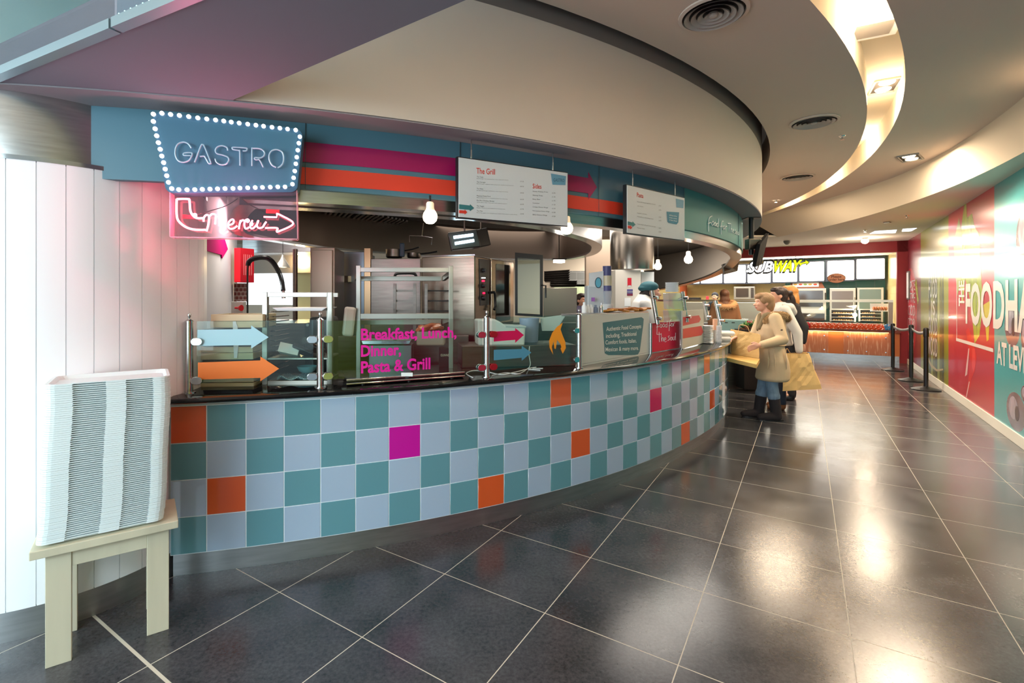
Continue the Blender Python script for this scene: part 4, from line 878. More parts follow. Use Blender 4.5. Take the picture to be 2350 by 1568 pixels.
es_ = thing('emergency_stop', 'grey switch box with red mushroom button above the wooden trays', 'switch', A(548, 707, 4.1)); mb = MB(); mb.box(A(548, 706, 4.1), (.1, .06, .1)); mb.build('housing', mat('switch_grey', (196, 196, 190), .5), es_, .004)
q = A(540, 707, 4.05); mb = MB(); mb.cone(q, q+Vector((.05, -.02, 0)), .009, n=10); mb.cone(q+Vector((.04, -.016, 0)), q+Vector((.062, -.024, 0)), .016, .026, 14); mb.build('button', mat('button_red', (214, 40, 48), .35), es_)
sp_ = thing('spring_tap', 'tall kitchen rinse tap with black coiled spring hose', 'tap', A(568, 715, 4.2))
ph = [(568, 730), (568, 640), (569, 610), (574, 598), (590, 592), (606, 591), (617, 594), (627, 603), (636, 617), (644, 635), (648, 652), (650, 668)]
base = smooth_pts([A(x, y, 4.2) for x, y in ph], 8); mb = MB(); mb.tube(base, .008, 8); mb.build('hose', M_black, sp_)
mb = MB(); coil = []
L = base[16:]; m_ = len(L)*4
for i in range(m_*2):
    s = i/(m_*2)*(len(L)-1); j = min(int(s), len(L)-2); p = L[j].lerp(L[j+1], s-j); d = (L[j+1]-L[j]).normalized(); u = d.cross(Vector((0, 1, 0))).normalized(); a = i*.9; coil.append(p+(u*cos(a)+Vector((0, 1, 0))*sin(a))*.019)
mb.tube(coil, .003, 5); mb.build('spring', M_black, sp_)
mb = MB(); mb.cone(A(650, 666, 4.2), A(651, 685, 4.2), .012, .018, 12); mb.build('spray_head', M_chrome, sp_)
bl_ = thing('bell_lamp', 'small chrome bell shaped pendant lamp above the bright pass', 'pendant lamp', A(649, 612, 4.6)); p = A(649, 614, 4.6)
mb = MB(); mb.lathe([(.006, .12), (.012, .10), (.022, .075), (.045, .04), (.062, .008), (.066, 0), (.06, .004), (.04, .038)], p, 24); mb.build('shade', mat('shade_nickel', (205, 202, 196), .3, .4), bl_); mb = MB(); mb.cone(p+Vector((0, 0, .11)), (p.x, p.y, 2.4), .0025, n=6); mb.build('cord', M_black, bl_)
mb = MB(); mb.ell(p+Vector((0, 0, .012)), (.05, .05, .012), 8); mb.build('bulb', M_glow, bl_)
mb = MB(); a_, b_ = A(677.5, 572, 4.4), A(677.5, 740, 4.4); mb.cone(a_, b_, .021, n=20); mb.cone(b_, (b_.x, b_.y, 0), .021, n=20); single(mb, 'steel_pole', M_steeld, 'vertical steel pole left of the tall fridge', 'pole')
# work surfaces seen behind the glass
def slab(name, label, px0, px1, py, Y, d, z0=0, m=None):
    p0, p1 = A(px0, py, Y), A(px1, py, Y); mb = MB(); mb.box(((p0.x+p1.x)/2, Y+d/2, (p0.z+z0)/2), (p1.x-p0.x, d, p0.z-z0)); return single(mb, name, m or M_steeld, label, 'kitchen table', bevel=.004)
slab('steel_worktable', 'low steel work table behind the wooden trays at the far left', 505, 700, 742, 3.75, .7)
slab('steel_worktable', 'steel work table in front of the oven housings', 765, 1075, 772, 4.02, .12)
slab('steel_worktable', 'steel work table in front of the combi oven door', 1085, 1330, 742, 4.5+.62, .25)
M_gst = mat('gantry_steel', (160, 158, 150), .38, 1.)
# ---------------------------------------------------------------- things on the counter, left part
def vbox(mb, c, d, m=0): return mb.box(c, d, 0, m)
YT = 3.02
# wooden trays between the column and the left rack
wt_px = [(484, 603, 722, 737, 0), (482, 603, 738, 752, 0), (458, 580, 797, 809, 0), (450, 581, 811, 825, 0), (455, 582, 866, 877, 0), (451, 582, 880, 893, 0)]
wn = ['topmost wooden tray of the stack behind the pale blue arrow', 'second wooden tray from the top, tied with a white strap, above the blue arrow', 'third wooden tray of the stack, just under the blue arrow', 'fourth wooden tray, directly above the orange arrow', 'second lowest wooden tray, just below the orange arrow', 'lowest wooden tray standing on the worktop']
fwd = FA(520, 2.93, 4)
mb = MB(); pbox(mb, fwd, 458, 578, 757, 893, .2, -.03); single(mb, 'dark_crate', mat('crate_black', (40, 42, 44), .5), 'dark plastic crate between the wooden trays at the left of the counter', 'crate')
for (a, b, c, d, _), lab in zip(wt_px, wn):
    t = thing('wooden_tray', lab, 'wooden tray', fwd(*fwd.px(a, d)), 'stacked wooden trays')
    u0, z1 = fwd.px(a, c); u1, z0 = fwd.px(b, d); 
    mb = MB(); plate(mb, fwd, [(u0, z0), (u1, z0), (u1, z1), (u0, z1)], -.015, .0); plate(mb, fwd, [(u0, z0), (u1, z0), (u1, z1), (u0, z1)], -.24, -.225); plate(mb, fwd, [(u0, z0), (u0+.012, z0), (u0+.012, z1), (u0, z1)], -.225, -.015); plate(mb, fwd, [(u1-.012, z0), (u1, z0), (u1, z1), (u1-.012, z1)], -.225, -.015)
    mb.build('rim', mat('tray_wood', (214, 204, 168), .6, noise=(30, .1, (.15, .15, 1))), t, .002)
    mb = MB(); plate(mb, fwd, [(u0, z0), (u1, z0), (u1, z0+.006), (u0, z0+.006)], -.235, -.01); mb.build('base', mat('tray_wood_dark', (120, 108, 84), .6), t)
mb = MB(); plate(mb, fwd, pxs(fwd, [(534, 738), (541, 738), (545, 750), (547, 795), (544, 822), (537, 822), (536, 800)], .004), .002, .004); single(mb, 'white_strap', M_white, 'white plastic strap hanging over the wooden trays', 'strap')
# left rack
fk = FA(682, 2.99, 2)
rk = thing('gantry_rack', 'square steel gantry rack with trays, behind the first glass screen', 'rack', fk(0, ZT))
for (a, b, w) in ((601, 613, 0), (751, 762, 0), (604, 614, -.26), (749, 759, -.26)):
    mb = MB(); u0, _ = fk.px(a, 700, w); u1, _ = fk.px(b, 700, w); plate(mb, fk, [(u0, ZT), (u1, ZT), (u1, 1.535), (u0, 1.535)], w-.03, w); mb.build('upright', M_gst, rk, .002)
U = lambda x: fk.px(x, 700)[0]
ZK = lambda y: fk.px(680, y)[1]
mb = MB(); plate(mb, fk, [(U(613), ZK(682)), (U(751), ZK(682)), (U(751), ZK(671)), (U(613), ZK(671))], -.03, -.002); mb.build('top_rail', M_gst, rk, .002)
mb = MB(); plate(mb, fk, [(U(613), ZK(682)), (U(751), ZK(682)), (U(751), ZK(671)), (U(613), ZK(671))], -.29, -.262); mb.build('top_rail', M_gst, rk, .002)
for nm, y0, y1 in (('shelf', 822, 826), ('shelf', 874, 887)):
    mb = MB(); plate(mb, fk, [(U(613), ZK(y1)), (U(751), ZK(y1)), (U(751), ZK(y0)), (U(613), ZK(y0))], -.28, -.004); mb.build(nm, M_gst, rk, .002)
for i in range(13):
    z = ZK(716)-i*.030
    if ZK(826)-.01 < z < ZK(822)+.01: continue
    mb = MB(); mb.tube([fk(U(614), z, -.05), fk(U(628), z, -.03), fk(U(630), z, -.25)], .0035, 6); mb.build('runner', M_chrome, rk)
t = MB(); z = ZK(714); a, b = U(625), U(750)
t.hexa([fk(a+.03, z, 0), fk(b-.03, z, 0), fk(b-.03, z, -.24), fk(a+.03, z, -.24)], [fk(a, z+.02, .01), fk(b, z+.02, .01), fk(b, z+.02, -.26), fk(a, z+.02, -.26)]); single(t, 'plastic_tray', M_white, 'shallow white plastic tray on the top runners of the left gantry rack', 'tray', bevel=.004)
def tiltbox(c, d, rx, ry, rz): return Matrix.Rotation(rz, 3, 'Z') @ Matrix.Rotation(ry, 3, 'Y') @ Matrix.Rotation(rx, 3, 'X')
zs = ZK(822)
t = thing('glove_box', 'white cardboard box with green print and oval opening on the rack shelf', 'box', fk(-.03, zs)); mb = MB(); c = fk(U(655), zs+.042, -.08); mb.box(c, (.12, .11, .06), 0, 0, tiltbox(0, 0, R_(-14), R_(14), .2)); mb.build('carton', mat('carton_white', (226, 232, 228), .6), t, .002)
mb = MB(); mb.ell(c+Vector((.01, -.01, .032)), (.034, .024, .004), 8, M=tiltbox(0, 0, R_(-14), R_(14), .2)); mb.build('opening', mat('carton_green', (60, 110, 90), .6), t)
for i, (px, dz, lab) in enumerate(((688, .035, 'dark handheld payment terminal leaning left on the rack shelf'), (712, .045, 'dark handheld payment terminal with a glare spot, leaning right on the rack shelf'))):
    t = thing('payment_terminal', lab, 'terminal', fk(U(px), zs), 'payment terminals'); M_ = tiltbox(0, 0, R_(-30), R_(24+i*4), .1); c = fk(U(px), zs+dz, -.06-.05*i); mb = MB(); mb.box(c, (.13, .09, .022), 0, 0, M_); mb.build('shell', M_black, t, .005); mb = MB(); mb.box(c+M_ @ Vector((0, 0, .0125)), (.11, .07, .003), 0, 0, M_); mb.build('screen', mat('terminal_screen', (90, 92, 84), .15), t)
zs2 = ZK(874)
mb = MB(); rows = []
for i in range(9):
    rows.append([fk(U(632)+.013*j, zs2+.004+.026*abs(sin(i*.8+j*.5))*(.5+.5*sin(j*.7+i)), -.02-.02*i) for j in range(15)])
mb.grid(rows); o = single(mb, 'checked_cloth', None, 'crumpled pale blue checked cloth on the lower rack shelf', 'cloth') if False else None
def check_mat():
    m = bpy.data.materials.new('checked_cloth'); m.use_nodes = True; nt = m.node_tree; c = nt.nodes.new('ShaderNodeTexChecker'); tc = nt.nodes.new('ShaderNodeTexCoord'); nt.links.new(tc.outputs['Object'], c.inputs[0]); c.inputs[3].default_value = 120
    c.inputs[1].default_value = (*lin((200, 222, 226)), 1); c.inputs[2].default_value = (*lin((110, 150, 170)), 1); nt.links.new(c.outputs[0], nt.nodes['Principled BSDF'].inputs[0]); return m
o = mb.build('checked_cloth', check_mat()); sm = o.modifiers.new('s', 'SOLIDIFY'); sm.thickness = .006; tag(o, 'crumpled pale blue checked cloth on the lower rack shelf', 'cloth')
p = fk(U(688), zs2+.03, -.14); mb = MB(); mb.lathe([(.03, 0), (.05, .012), (.062, .04), (.060, .04), (.048, .014), (0, .006)], p, 24); single(mb, 'blue_bowl', mat('bowl_cyan', (124, 182, 194), .3), 'pale turquoise bowl behind the checked cloth', 'bowl')
t = thing('coffee_grinder', 'dark coffee machine with round dials behind the left gantry rack', 'coffee machine', fk(U(703), ZT, -.4)); mb = MB(); mb.box(fk(U(700), ZT+.2, -.42), (.16, .16, .4)); mb.build('body', mat('machine_dark', (58, 62, 62), .3), t, .02)
for x, y, r in ((706, 746, .010), (700, 782, .022)): q = fk(*fk.px(x, y, -.34), -.34); mb = MB(); mb.cone(q, q+fk.n*.006, r, n=20); mb.build('dial', M_steeld, t)
# ---- right gantry over the hotplate
fj = FA(930, 3.42, 3)
gy = thing('gantry_shelf', 'tall steel gantry shelf standing on the worktop behind the pink lettering', 'shelf unit', fj(0, ZT))
V = lambda x: fj.px(x, 700)[0]
ZJ = lambda y: fj.px(930, y)[1]
for a, b in ((817, 827), (1030, 1040)):
    mb = MB(); plate(mb, fj, [(V(a), ZT), (V(b), ZT), (V(b), 1.725), (V(a), 1.725)], -.03, 0); mb.build('upright', M_gst, gy, .002)
for y0, y1, w, x1 in ((614, 625, -.002, 1030), (634, 645, -.2, 1012), (720, 732, -.002, 1030), (734, 745, -.2, 1012)):
    a = fj.px(827, y0, w); b = fj.px(x1, y1, w); mb = MB(); plate(mb, fj, [(a[0], b[1]), (b[0], b[1]), (b[0], a[1]), (a[0], a[1])], w-.028, w); mb.build('rail', M_gst, gy, .002)
    if w < -.1:
        for x in (a[0]-.03, b[0]+.02):
            mb = MB(); s_ = -1 if x > 0 else 1; mb.hexa([fj(x-.012, b[1], w), fj(x+.012, b[1], w), fj((V(1034) if x > 0 else V(822))+.012, b[1]+.03, -.02), fj((V(1034) if x > 0 else V(822))-.012, b[1]+.03, -.02)], [fj(x-.012, a[1], w), fj(x+.012, a[1], w), fj((V(1034) if x > 0 else V(822))+.012, a[1]+.03, -.02), fj((V(1034) if x > 0 else V(822))-.012, a[1]+.03, -.02)]); mb.build('bracket', M_gst, gy)
# pan of wrapped meat
pt = thing('food_tub', 'large clear tub of wrapped orange meat on the gantry', 'food tub', fj(*fj.px(990, 790, -.15), -.15)); mb = MB(); c = fj(*fj.px(990, 775, -.15), -.15); mb.box(c, (.2, .16, .10)); mb.build('tub', mat('tub_plastic', (196, 178, 160), .3, alpha=.6), pt, .01)
mb = MB()
for i in range(9): mb.ell(c+Vector((random.uniform(-.08, .08), random.uniform(-.06, .06), .065+random.uniform(0, .02))), (.05, .04, .02), 5, M=tiltbox(0, 0, random.uniform(-.4, .4), random.uniform(-.4, .4), random.uniform(0, 3)))
mb.build('wrapped_meat', mat('meat_orange', (214, 112, 72), .25, coat=.6), pt)
mb = MB(); q = fj(*fj.px(895, 826, -.05), -.05); u0, z0 = fj.px(846, 858, -.05); u1, z1 = fj.px(945, 792, -.05); plate(mb, fj, [(u0, ZT+.004), (u1, ZT+.004), (u1, z1), (u0, z1)], -.24, -.05); single(mb, 'steel_container', mat('container_steel', (130, 134, 134), .3, 1.), 'square stainless steel container behind the pink lettering', 'container', bevel=.004)
mb = MB(); a = fj.px(832, 782, .0); b = fj.px(940, 787, 0); plate(mb, fj, [(a[0], b[1]-.01), (b[0], b[1]-.01), (b[0]+.01, a[1]), (a[0]-.01, a[1])], -.2, 0); single(mb, 'serving_tray', M_chrome, 'flat steel serving tray above the square steel container', 'tray', bevel=.003)
t = thing('black_carton', 'black carton printed with a white drinks logo beside the gantry leg', 'carton', fj(*fj.px(1020, 838, -.08), -.08)); mb = MB(); u0, z1 = fj.px(1007, 800, -.08); u1, _ = fj.px(1034, 800, -.08); plate(mb, fj, [(u0, ZT+.002), (u1+.02, ZT+.002), (u1+.02, z1), (u0, z1)], -.22, -.08); mb.build('carton', M_black, t, .002)
mb = MB(); vs, fs = text_mesh('GUINNESS'); k = (u1-u0-.01)/max(v.x for v in vs); uu, vv = fj.px(1012, 818, -.079); mb.add([fj(u0+.012+v.x*k, vv+v.y*k*1.5, -.0785) for v in vs], fs); mb.build('logo_lettering', mat('print_cream', (226, 214, 190), .5), t, fixn=False)
mb = MB(); c = fj(*fj.px(801, 738, .0), 0); mb.box(c, (.075, .1, .2), 0, 0, tiltbox(0, 0, 0, R_(6), .3)); single(mb, 'ticket_printer', mat('printer_ivory', (200, 196, 184), .5), 'ivory wall ticket printer left of the gantry shelf', 'printer', bevel=.015)
# hotplate
hp_ = thing('hotplate', 'long black glass hotplate with steel rails on the worktop', 'hotplate', FL(930, 862, ZT))
hA, hB, hC, hD = FL(796, 880, ZT+.02), FL(1066, 861, ZT+.02), FL(1055, 846, ZT+.02), FL(800, 858, ZT+.02)
mb = MB(); mb.hexa([hA, hB, hC, hD], [p+Vector((0, 0, .018)) for p in (hA, hB, hC, hD)]); mb.build('plate', M_granite, hp_, .002)
for z in (.006, .03): mb = MB(); mb.cone(hA+Vector((0, -.012, z-.01)), hB+Vector((0, -.012, z-.01)), .006, n=10); mb.build('rail', M_chrome, hp_)
for s in (.12, .5, .88): p = hA.lerp(hB, s); mb = MB(); mb.cone((p.x, p.y+.02, ZT), (p.x, p.y+.02, ZT+.022), .01, n=10); mb.build('foot', M_black, hp_)
t = thing('price_holder', 'small acrylic price ticket standing on the hotplate', 'ticket'); p = FL(934, 868, ZT+.04); t.location = p; mb = MB(); mb.box(p+Vector((0, 0, .022)), (.07, .004, .022)); mb.build('ticket', mat('ticket', (220, 230, 226), .4), t); mb = MB(); mb.box(p+Vector((0, 0, .006)), (.02, .012, .012)); mb.build('clip', M_wglass, t)
# ---- right of the third post: steel cabinet, tubs, bucket, cable
fs_ = FA(1190, 3.75, 8)
sc = unit('steel_drawer_unit', 'low dark steel unit under the white tub, behind the flame glass', 'steel unit', fs_, 1060, 1322, 795, 838, .4, M_steeld, z0=ZT, bevel=.004)
def tub(mb, fr, pts, d, w=0.): plate(mb, fr, pxs(fr, pts, w), w-d, w)
fq_ = FA(1150, 3.8, 8); topz = fs_.px(1190, 795)[1]
t = thing('white_tub', 'large white plastic tub with scoop shaped side, behind the crimson arrow', 'tub', fq_(0, topz)); mb = MB(); tub(mb, fq_, [(1096, 734), (1136, 733), (1147, 738), (1160, 747), (1207, 748), (1204, 794), (1098, 794)], .2); mb.build('shell', mat('tub_white', (236, 238, 234), .35), t, .012)
mb = MB(); q0, q1 = fq_.px(1160, 748), fq_.px(1205, 750); plate(mb, fq_, [(q0[0], q0[1]-.008), (q1[0]+.008, q1[1]-.008), (q1[0]+.008, q1[1]+.006), (q0[0], q0[1]+.006)], -.2, .008); mb.build('rim', mat('tub_rim', (214, 220, 220), .4), t, .003)
fb_ = FA(1220, 4.0, 6); t = thing('lilac_bucket', 'pale lilac plastic bucket right of the white tub', 'bucket', fb_(0, topz)); c0, c1_ = fb_(*fb_.px(1217, 793), 0), fb_(*fb_.px(1217, 731), 0)
mb = MB(); h = c1_.z-topz; mb.lathe([(0, .002), (.072, .002), (.083, h), (.086, h), (.086, h-.012), (.08, h-.006), (.07, .006)], (c0.x, c0.y+.08, topz), 28); mb.build('pail', mat('bucket_lilac', (168, 178, 206), .4), t)
mb = MB(); fl_ = FA(1270, 4.1, 0); plate(mb, fl_, pxs(fl_, [(1240, 730), (1300, 722), (1284, 748), (1272, 760), (1244, 760)]), -.02, 0); single(mb, 'tub_lid', mat('lid_white', (214, 218, 210), .4), 'white plastic lid leaning behind the orange flame', 'lid', bevel=.004)
cb = MB(); cpts = [(1215, 795), (1214, 815), (1217, 835), (1212, 846), (1200, 850), (1180, 855), (1150, 860), (1110, 852), (1085, 851), (1070, 858), (1085, 867)]
cb.tube(smooth_pts([FL(x, max(y, 846), ZT+.004) if y > 840 else fs_(*fs_.px(x, y, .01), .012) for x, y in cpts], 6), .0035, 6); cb.tube(smooth_pts([FL(1212, 846, ZT+.004), FL(1190, 858, ZT+.004), FL(1160, 856, ZT+.004), FL(1130, 862, ZT+.004)], 6), .003, 6)
single(cb, 'white_cable', M_white, 'white mains cable looping over the worktop by the third post', 'cable')
t = MB(); 
for a_, b_ in (((1212, 846), (1230, 843)), ((1212, 848), (1240, 850)), ((1222, 846), (1246, 846))): t.cone(FL(*a_, ZT+.006), FL(*b_, ZT+.006), .004, n=8)
single(t, 'cable_ties', M_white, 'small bundle of white cable ends on the worktop', 'cable end')
# ================================================================= PEOPLE
def blob(name, prims, m, par=None, vox=.009, sm=4):
    """one continuous skin grown over tapered limbs (a, b, ra, rb) and ellipsoids (c, (rx, ry, rz), rot)"""
    mb = MB()
    for p in prims:
        if p[0] == 'L':
            P_, rings = p[1], p[2]; n = 24; k = len(rings); vs = [P_(x+rx*cos(2*pi*j/n), y+ry*sin(2*pi*j/n), z) for x, y, z, rx, ry in rings for j in range(n)]
            mb.add(vs, [(i*n+j, i*n+(j+1) % n, (i+1)*n+(j+1) % n, (i+1)*n+j) for i in range(k-1) for j in range(n)]+[tuple(range(n))[::-1], tuple((k-1)*n+j for j in range(n))]); continue
        if len(p) == 4 and not isinstance(p[1], tuple):
            a, b, ra, rb = Vector(p[0]), Vector(p[1]), p[2], p[3]; d = b-a; k = 7; pts, rs = [], []
            L_ = max(d.length, 1e-5); dn = d/L_
            for i in range(5): t = pi/2*(1-i/4); pts.append(a-dn*ra*sin(t)); rs.append(max(ra*cos(t), .0006))
            for i in range(1, k): pts.append(a+d*(i/k)); rs.append(ra+(rb-ra)*i/k)
            for i in range(5): t = pi/2*(i/4); pts.append(b+dn*rb*sin(t)); rs.append(max(rb*cos(t), .0006))
            mb.tube(pts, rs, 16)
        else:
            M_ = None
            if len(p) > 2 and p[2] is not None: rx, ry, rz = p[2]; M_ = Matrix.Rotation(rz, 3, 'Z') @ Matrix.Rotation(ry, 3, 'Y') @ Matrix.Rotation(rx, 3, 'X')
            mb.ell(p[0], p[1], 10, M=M_)
    me = bpy.data.meshes.new('t'); me.from_pydata(mb.v, [], mb.f); o = bpy.data.objects.new('t', me); COL.objects.link(o)
    bm = bmesh.new(); bm.from_mesh(me); bmesh.ops.recalc_face_normals(bm, faces=bm.faces); bm.to_mesh(me); bm.free()
    r = o.modifiers.new('r', 'REMESH'); r.mode = 'VOXEL'; r.voxel_size = vox
    s = o.modifiers.new('s', 'SMOOTH'); s.iterations = sm; s.factor = .5
    dg = bpy.context.evaluated_depsgraph_get(); me2 = bpy.data.meshes.new_from_object(o.evaluated_get(dg)); me2.name = name
    bpy.data.objects.remove(o); bpy.data.meshes.remove(me)
    me2.materials.clear(); me2.materials.append(m); me2.polygons.foreach_set('use_smooth', [True]*len(me2.polygons))
    q = bpy.data.objects.new(name, me2); COL.objects.link(q)
    if par is not None: q.parent = par; q.matrix_parent_inverse = WM(par).inverted()
    return q
def fur(name, o_pts, r, m, par, n=900, L=.03):
    """short tufts standing out of a tube along the given points"""
    mb = MB(); pts = smooth_pts(o_pts, 6); random.seed(5)
    for i in range(n):
        j = random.randrange(len(pts)-1); c = pts[j].lerp(pts[j+1], random.random()); d = (pts[j+1]-pts[j]).normalized(); u = d.orthogonal().normalized(); w = d.cross(u); a = random.uniform(0, 2*pi)
        nrm = (u*cos(a)+w*sin(a)); b0 = c+nrm*r*.9; tip = c+nrm*(r+L*random.uniform(.6, 1.2))+d*random.uniform(-.02, .02)+Vector((0, 0, -.01)); s = d*.0035
        mb.add([b0-s, b0+s, tip], [(0, 1, 2)])
    return mb.build(name, m, par, fixn=False)
class Pose:                     # local frame: x = forward (where the person faces), y = left, z = up
    def __init__(s, base, deg): s.b = Vector(base); s.r = Matrix.Rotation(R_(deg), 3, 'Z'); s.deg = R_(deg)
    def __call__(s, x, y, z): return s.b+s.r @ Vector((x, y, z))
def hand(P, wrist, fwd, palmn, side, sc=1., curl=.5):
    """palm, five bent fingers and a thumb; fwd, palmn, side are directions in the room"""
    f = fwd.normalized(); n = palmn.normalized(); s = side.normalized(); out = []
    out.append((wrist, wrist+f*.035*sc, .020*sc, .022*sc))
    for i, (dy, L_) in enumerate(((-.030, .062), (-.011, .074), (.010, .080), (.029, .072))):
        k0 = wrist+f*.085*sc+s*dy*sc; out.append((wrist+f*.03*sc+s*dy*.6*sc, k0, .0145*sc, .0105*sc)); L_ *= sc; d = f; p = k0
        for j, q in enumerate((.45, .32, .23)):
            ang = curl*(.55+.4*j); d = (f*cos(ang*(j+1)*.8)+n*sin(ang*(j+1)*.8)).normalized(); p2 = p+d*L_*q; out.append((p, p2, (.0095-.0008*j)*sc, (.0088-.0008*j)*sc)); p = p2
    t0 = wrist+f*.025*sc+s*.03*sc; t1 = t0+(f*.6+s*.7+n*.4).normalized()*.04*sc; t2 = t1+(f*.9+s*.15+n*.5).normalized()*.032*sc
    out += [(t0, t1, .013*sc, .0105*sc), (t1, t2, .0105*sc, .0085*sc)]
    return out
def head_prims(P, c, s=1., look=0.):
    """c: centre of the skull in the local frame"""
    r = lambda x, y, z: P(c[0]+x*s*cos(look)-y*s*sin(look), c[1]+x*s*sin(look)+y*s*cos(look), c[2]+z*s); dg = P.deg+look
    e = lambda x, y, z, R3, rot=(0, 0, 0): (r(x, y, z), tuple(q*s for q in R3), (rot[0], rot[1], rot[2]+dg))
    return [e(0, 0, .02, (.098, .078, .098)), e(.035, 0, -.045, (.062, .058, .068)), e(.062, 0, -.082, (.030, .030, .026)), e(.045, 0, -.02, (.056, .062, .07)),
            (r(.092, 0, .005), r(.116, 0, -.030), .008*s, .014*s), e(.104, 0, -.034, (.014, .017, .009)), e(.097, .0, -.058, (.010, .024, .006)), e(.094, 0, -.067, (.011, .021, .007)),
            e(.088, 0, .028, (.016, .052, .012)), e(.076, .036, -.02, (.022, .020, .022)), e(.076, -.036, -.02, (.022, .020, .022)),
            e(-.002, .080, -.010, (.020, .009, .030)), e(-.002, -.080, -.010, (.020, .009, .030)), (r(-.02, 0, -.06), r(-.035, 0, -.15), .052*s, .056*s)]
def face_parts(P, c, s, look, par, brow=(90, 64, 44), lip=(178, 96, 90)):
    r = lambda x, y, z: P(c[0]+x*s*cos(look)-y*s*sin(look), c[1]+x*s*sin(look)+y*s*cos(look), c[2]+z*s)
    for sd in (-1, 1):
        mb = MB(); mb.ell(r(.081, sd*.030, .004), (.0095*s, .010*s, .0075*s), 8); e = mb.build('eye', mat('eye_white', (232, 228, 222), .2), par); mb = MB(); mb.ell(r(.0885, sd*.031, .004), (.0045*s,)*3, 6); mb.build('iris', mat('iris_dark', (52, 40, 32), .2), e)
        mb = MB(); mb.tube([r(.092, sd*.014, .025), r(.096, sd*.030, .030), r(.086, sd*.047, .024)], .003*s, 6); mb.build('eyebrow', mat('brow', brow, .8), par)
    mb = MB(); mb.tube(smooth_pts([r(.094, -.022, -.062), r(.1055, 0, -.060), r(.094, .022, -.062)], 3), .0055*s, 6); mb.build('lips', mat('lips', lip, .5), par)
M_hairb = mat('hair_brown', (150, 116, 82), .55, bump=(70, .6, (1, 1, .12))); M_haird = mat('hair_dark', (44, 28, 24), .45, bump=(70, .6, (1, 1, .12))); M_hairg = mat('hair_ginger', (190, 130, 70), .5, bump=(70, .6, (1, 1, .12)))
M_parka = mat('parka_beige', (198, 172, 138), .8, bump=(9, .5, (1, 1, 1))); M_furr = mat('fur_brown', (158, 124, 84), .9); M_jean = mat('denim', (112, 132, 152), .8, noise=(40, .18, (1, 1, .3))); M_boot = mat('boot_suede', (42, 34, 36), .85); M_hood = mat('hoodie_grey', (206, 202, 196), .85, bump=(8, .4, (1, 1, 1)))
def scale3(v, s): return Vector(v)*s
# --- 1. older woman in a beige parka, side on, facing left
o1 = FL(1768, 962, 0); K = (EH-(675-CY)/F*o1.y)/1.585; P = Pose(o1, 172)
p1 = thing('person', 'woman in beige parka with fur hood, jeans and dark boots reaching into a paper bag', 'person', o1)
z = lambda v: v*K
hc = (.075, 0, z(1.475))
# fabric, body and limbs
shR, shL = P(.0, .155, z(1.27)), P(.0, -.155, z(1.27))    # P y>0 is the side towards the camera? resolved below
near = 1 if P(0, 1, 0).y < P(0, -1, 0).y else -1
sh_n, sh_f = P(.01, near*.15, z(1.28)), P(.03, -near*.15, z(1.28))
el_n, wr_n = P(-.02, near*.27, z(1.03)), P(.27, near*.36, z(.965)); el_f, wr_f = P(.12, -near*.18, z(1.03)), P(.33, -near*.08, z(1.05))
fw = P(1, 0, 0)-P(0, 0, 0); sdv = P(0, near, 0)-P(0, 0, 0); upv = Vector((0, 0, 1))
hip_n, hip_f = P(-.02, near*.075, z(.80)), P(-.01, -near*.075, z(.80))
kn_n, an_n = P(.02, near*.085, z(.46)), P(-.03, near*.085, z(.10)); kn_f, an_f = P(.05, -near*.075, z(.46)), P(.10, -near*.08, z(.10))
body = head_prims(P, hc, .98*K)+[(P(.05, 0, z(1.36)), P(.02, 0, z(1.24)), .055, .075), (P(.0, 0, z(1.22)), P(-.01, 0, z(.85)), .12, .13), (sh_n, el_n, .045, .036), (el_n, wr_n, .036, .025), (sh_f, el_f, .045, .036), (el_f, wr_f, .036, .025),
        (hip_n, kn_n, .075, .05), (kn_n, an_n, .05, .038), (hip_f, kn_f, .075, .05), (kn_f, an_f, .05, .038), (an_n, P(.08, near*.085, .04), .035, .03), (an_f, P(.2, -near*.08, .04), .035, .03)]
body += hand(P, wr_n, fw*.9-upv*.25, -upv*.6-sdv*.6, upv*.8+fw*.1, .95, .55)+hand(P, wr_f, fw*.9-upv*.4, -upv, -sdv, .95, .5)
blob('body', body, M_skin, p1, .007, 3); face_parts(P, hc, .98*K, 0, p1, (150, 120, 90))
blob('hair', [(P(hc[0]-.018, 0, hc[2]+.035), (.105, .090, .095), (0, 0, P.deg)), (P(hc[0]-.055, 0, hc[2]-.02), (.068, .082, .088), (0, 0, P.deg)), (P(hc[0]+.048, 0, hc[2]+.085), (.062, .074, .038), (0, .35, P.deg)), (P(hc[0]+.01, near*.070, hc[2]+.035), (.050, .022, .050), (0, 0, P.deg)), (P(hc[0]+.01, -near*.070, hc[2]+.035), (.050, .022, .050), (0, 0, P.deg)), (P(hc[0]-.075, 0, hc[2]-.075), (.035, .06, .04), (0, 0, P.deg))], M_hairb, p1, .008, 3)
coat = [('L', P, [(-.02, 0, z(.495), .165, .195), (-.02, 0, z(.52), .182, .212), (-.03, 0, z(.62), .178, .210), (-.02, .01, z(.74), .168, .200), (-.01, 0, z(.86), .150, .185), (-.01, 0, z(.93), .135, .172), (-.01, 0, z(.96), .140, .178), (-.005, 0, z(1.05), .150, .190), (-.01, 0, z(1.16), .150, .198), (-.02, 0, z(1.26), .130, .185), (-.03, 0, z(1.33), .09, .13), (-.03, 0, z(1.36), .06, .09)]),
        (sh_n, el_n, .075, .062), (el_n, wr_n-(wr_n-el_n)*.12, .064, .045), (sh_f, el_f, .072, .06), (el_f, wr_f-(wr_f-el_f)*.12, .06, .045), (P(-.11, 0, z(1.30)), (.07, .13, .06), (0, .3, P.deg))]
blob('parka', coat, M_parka, p1, .010, 5)
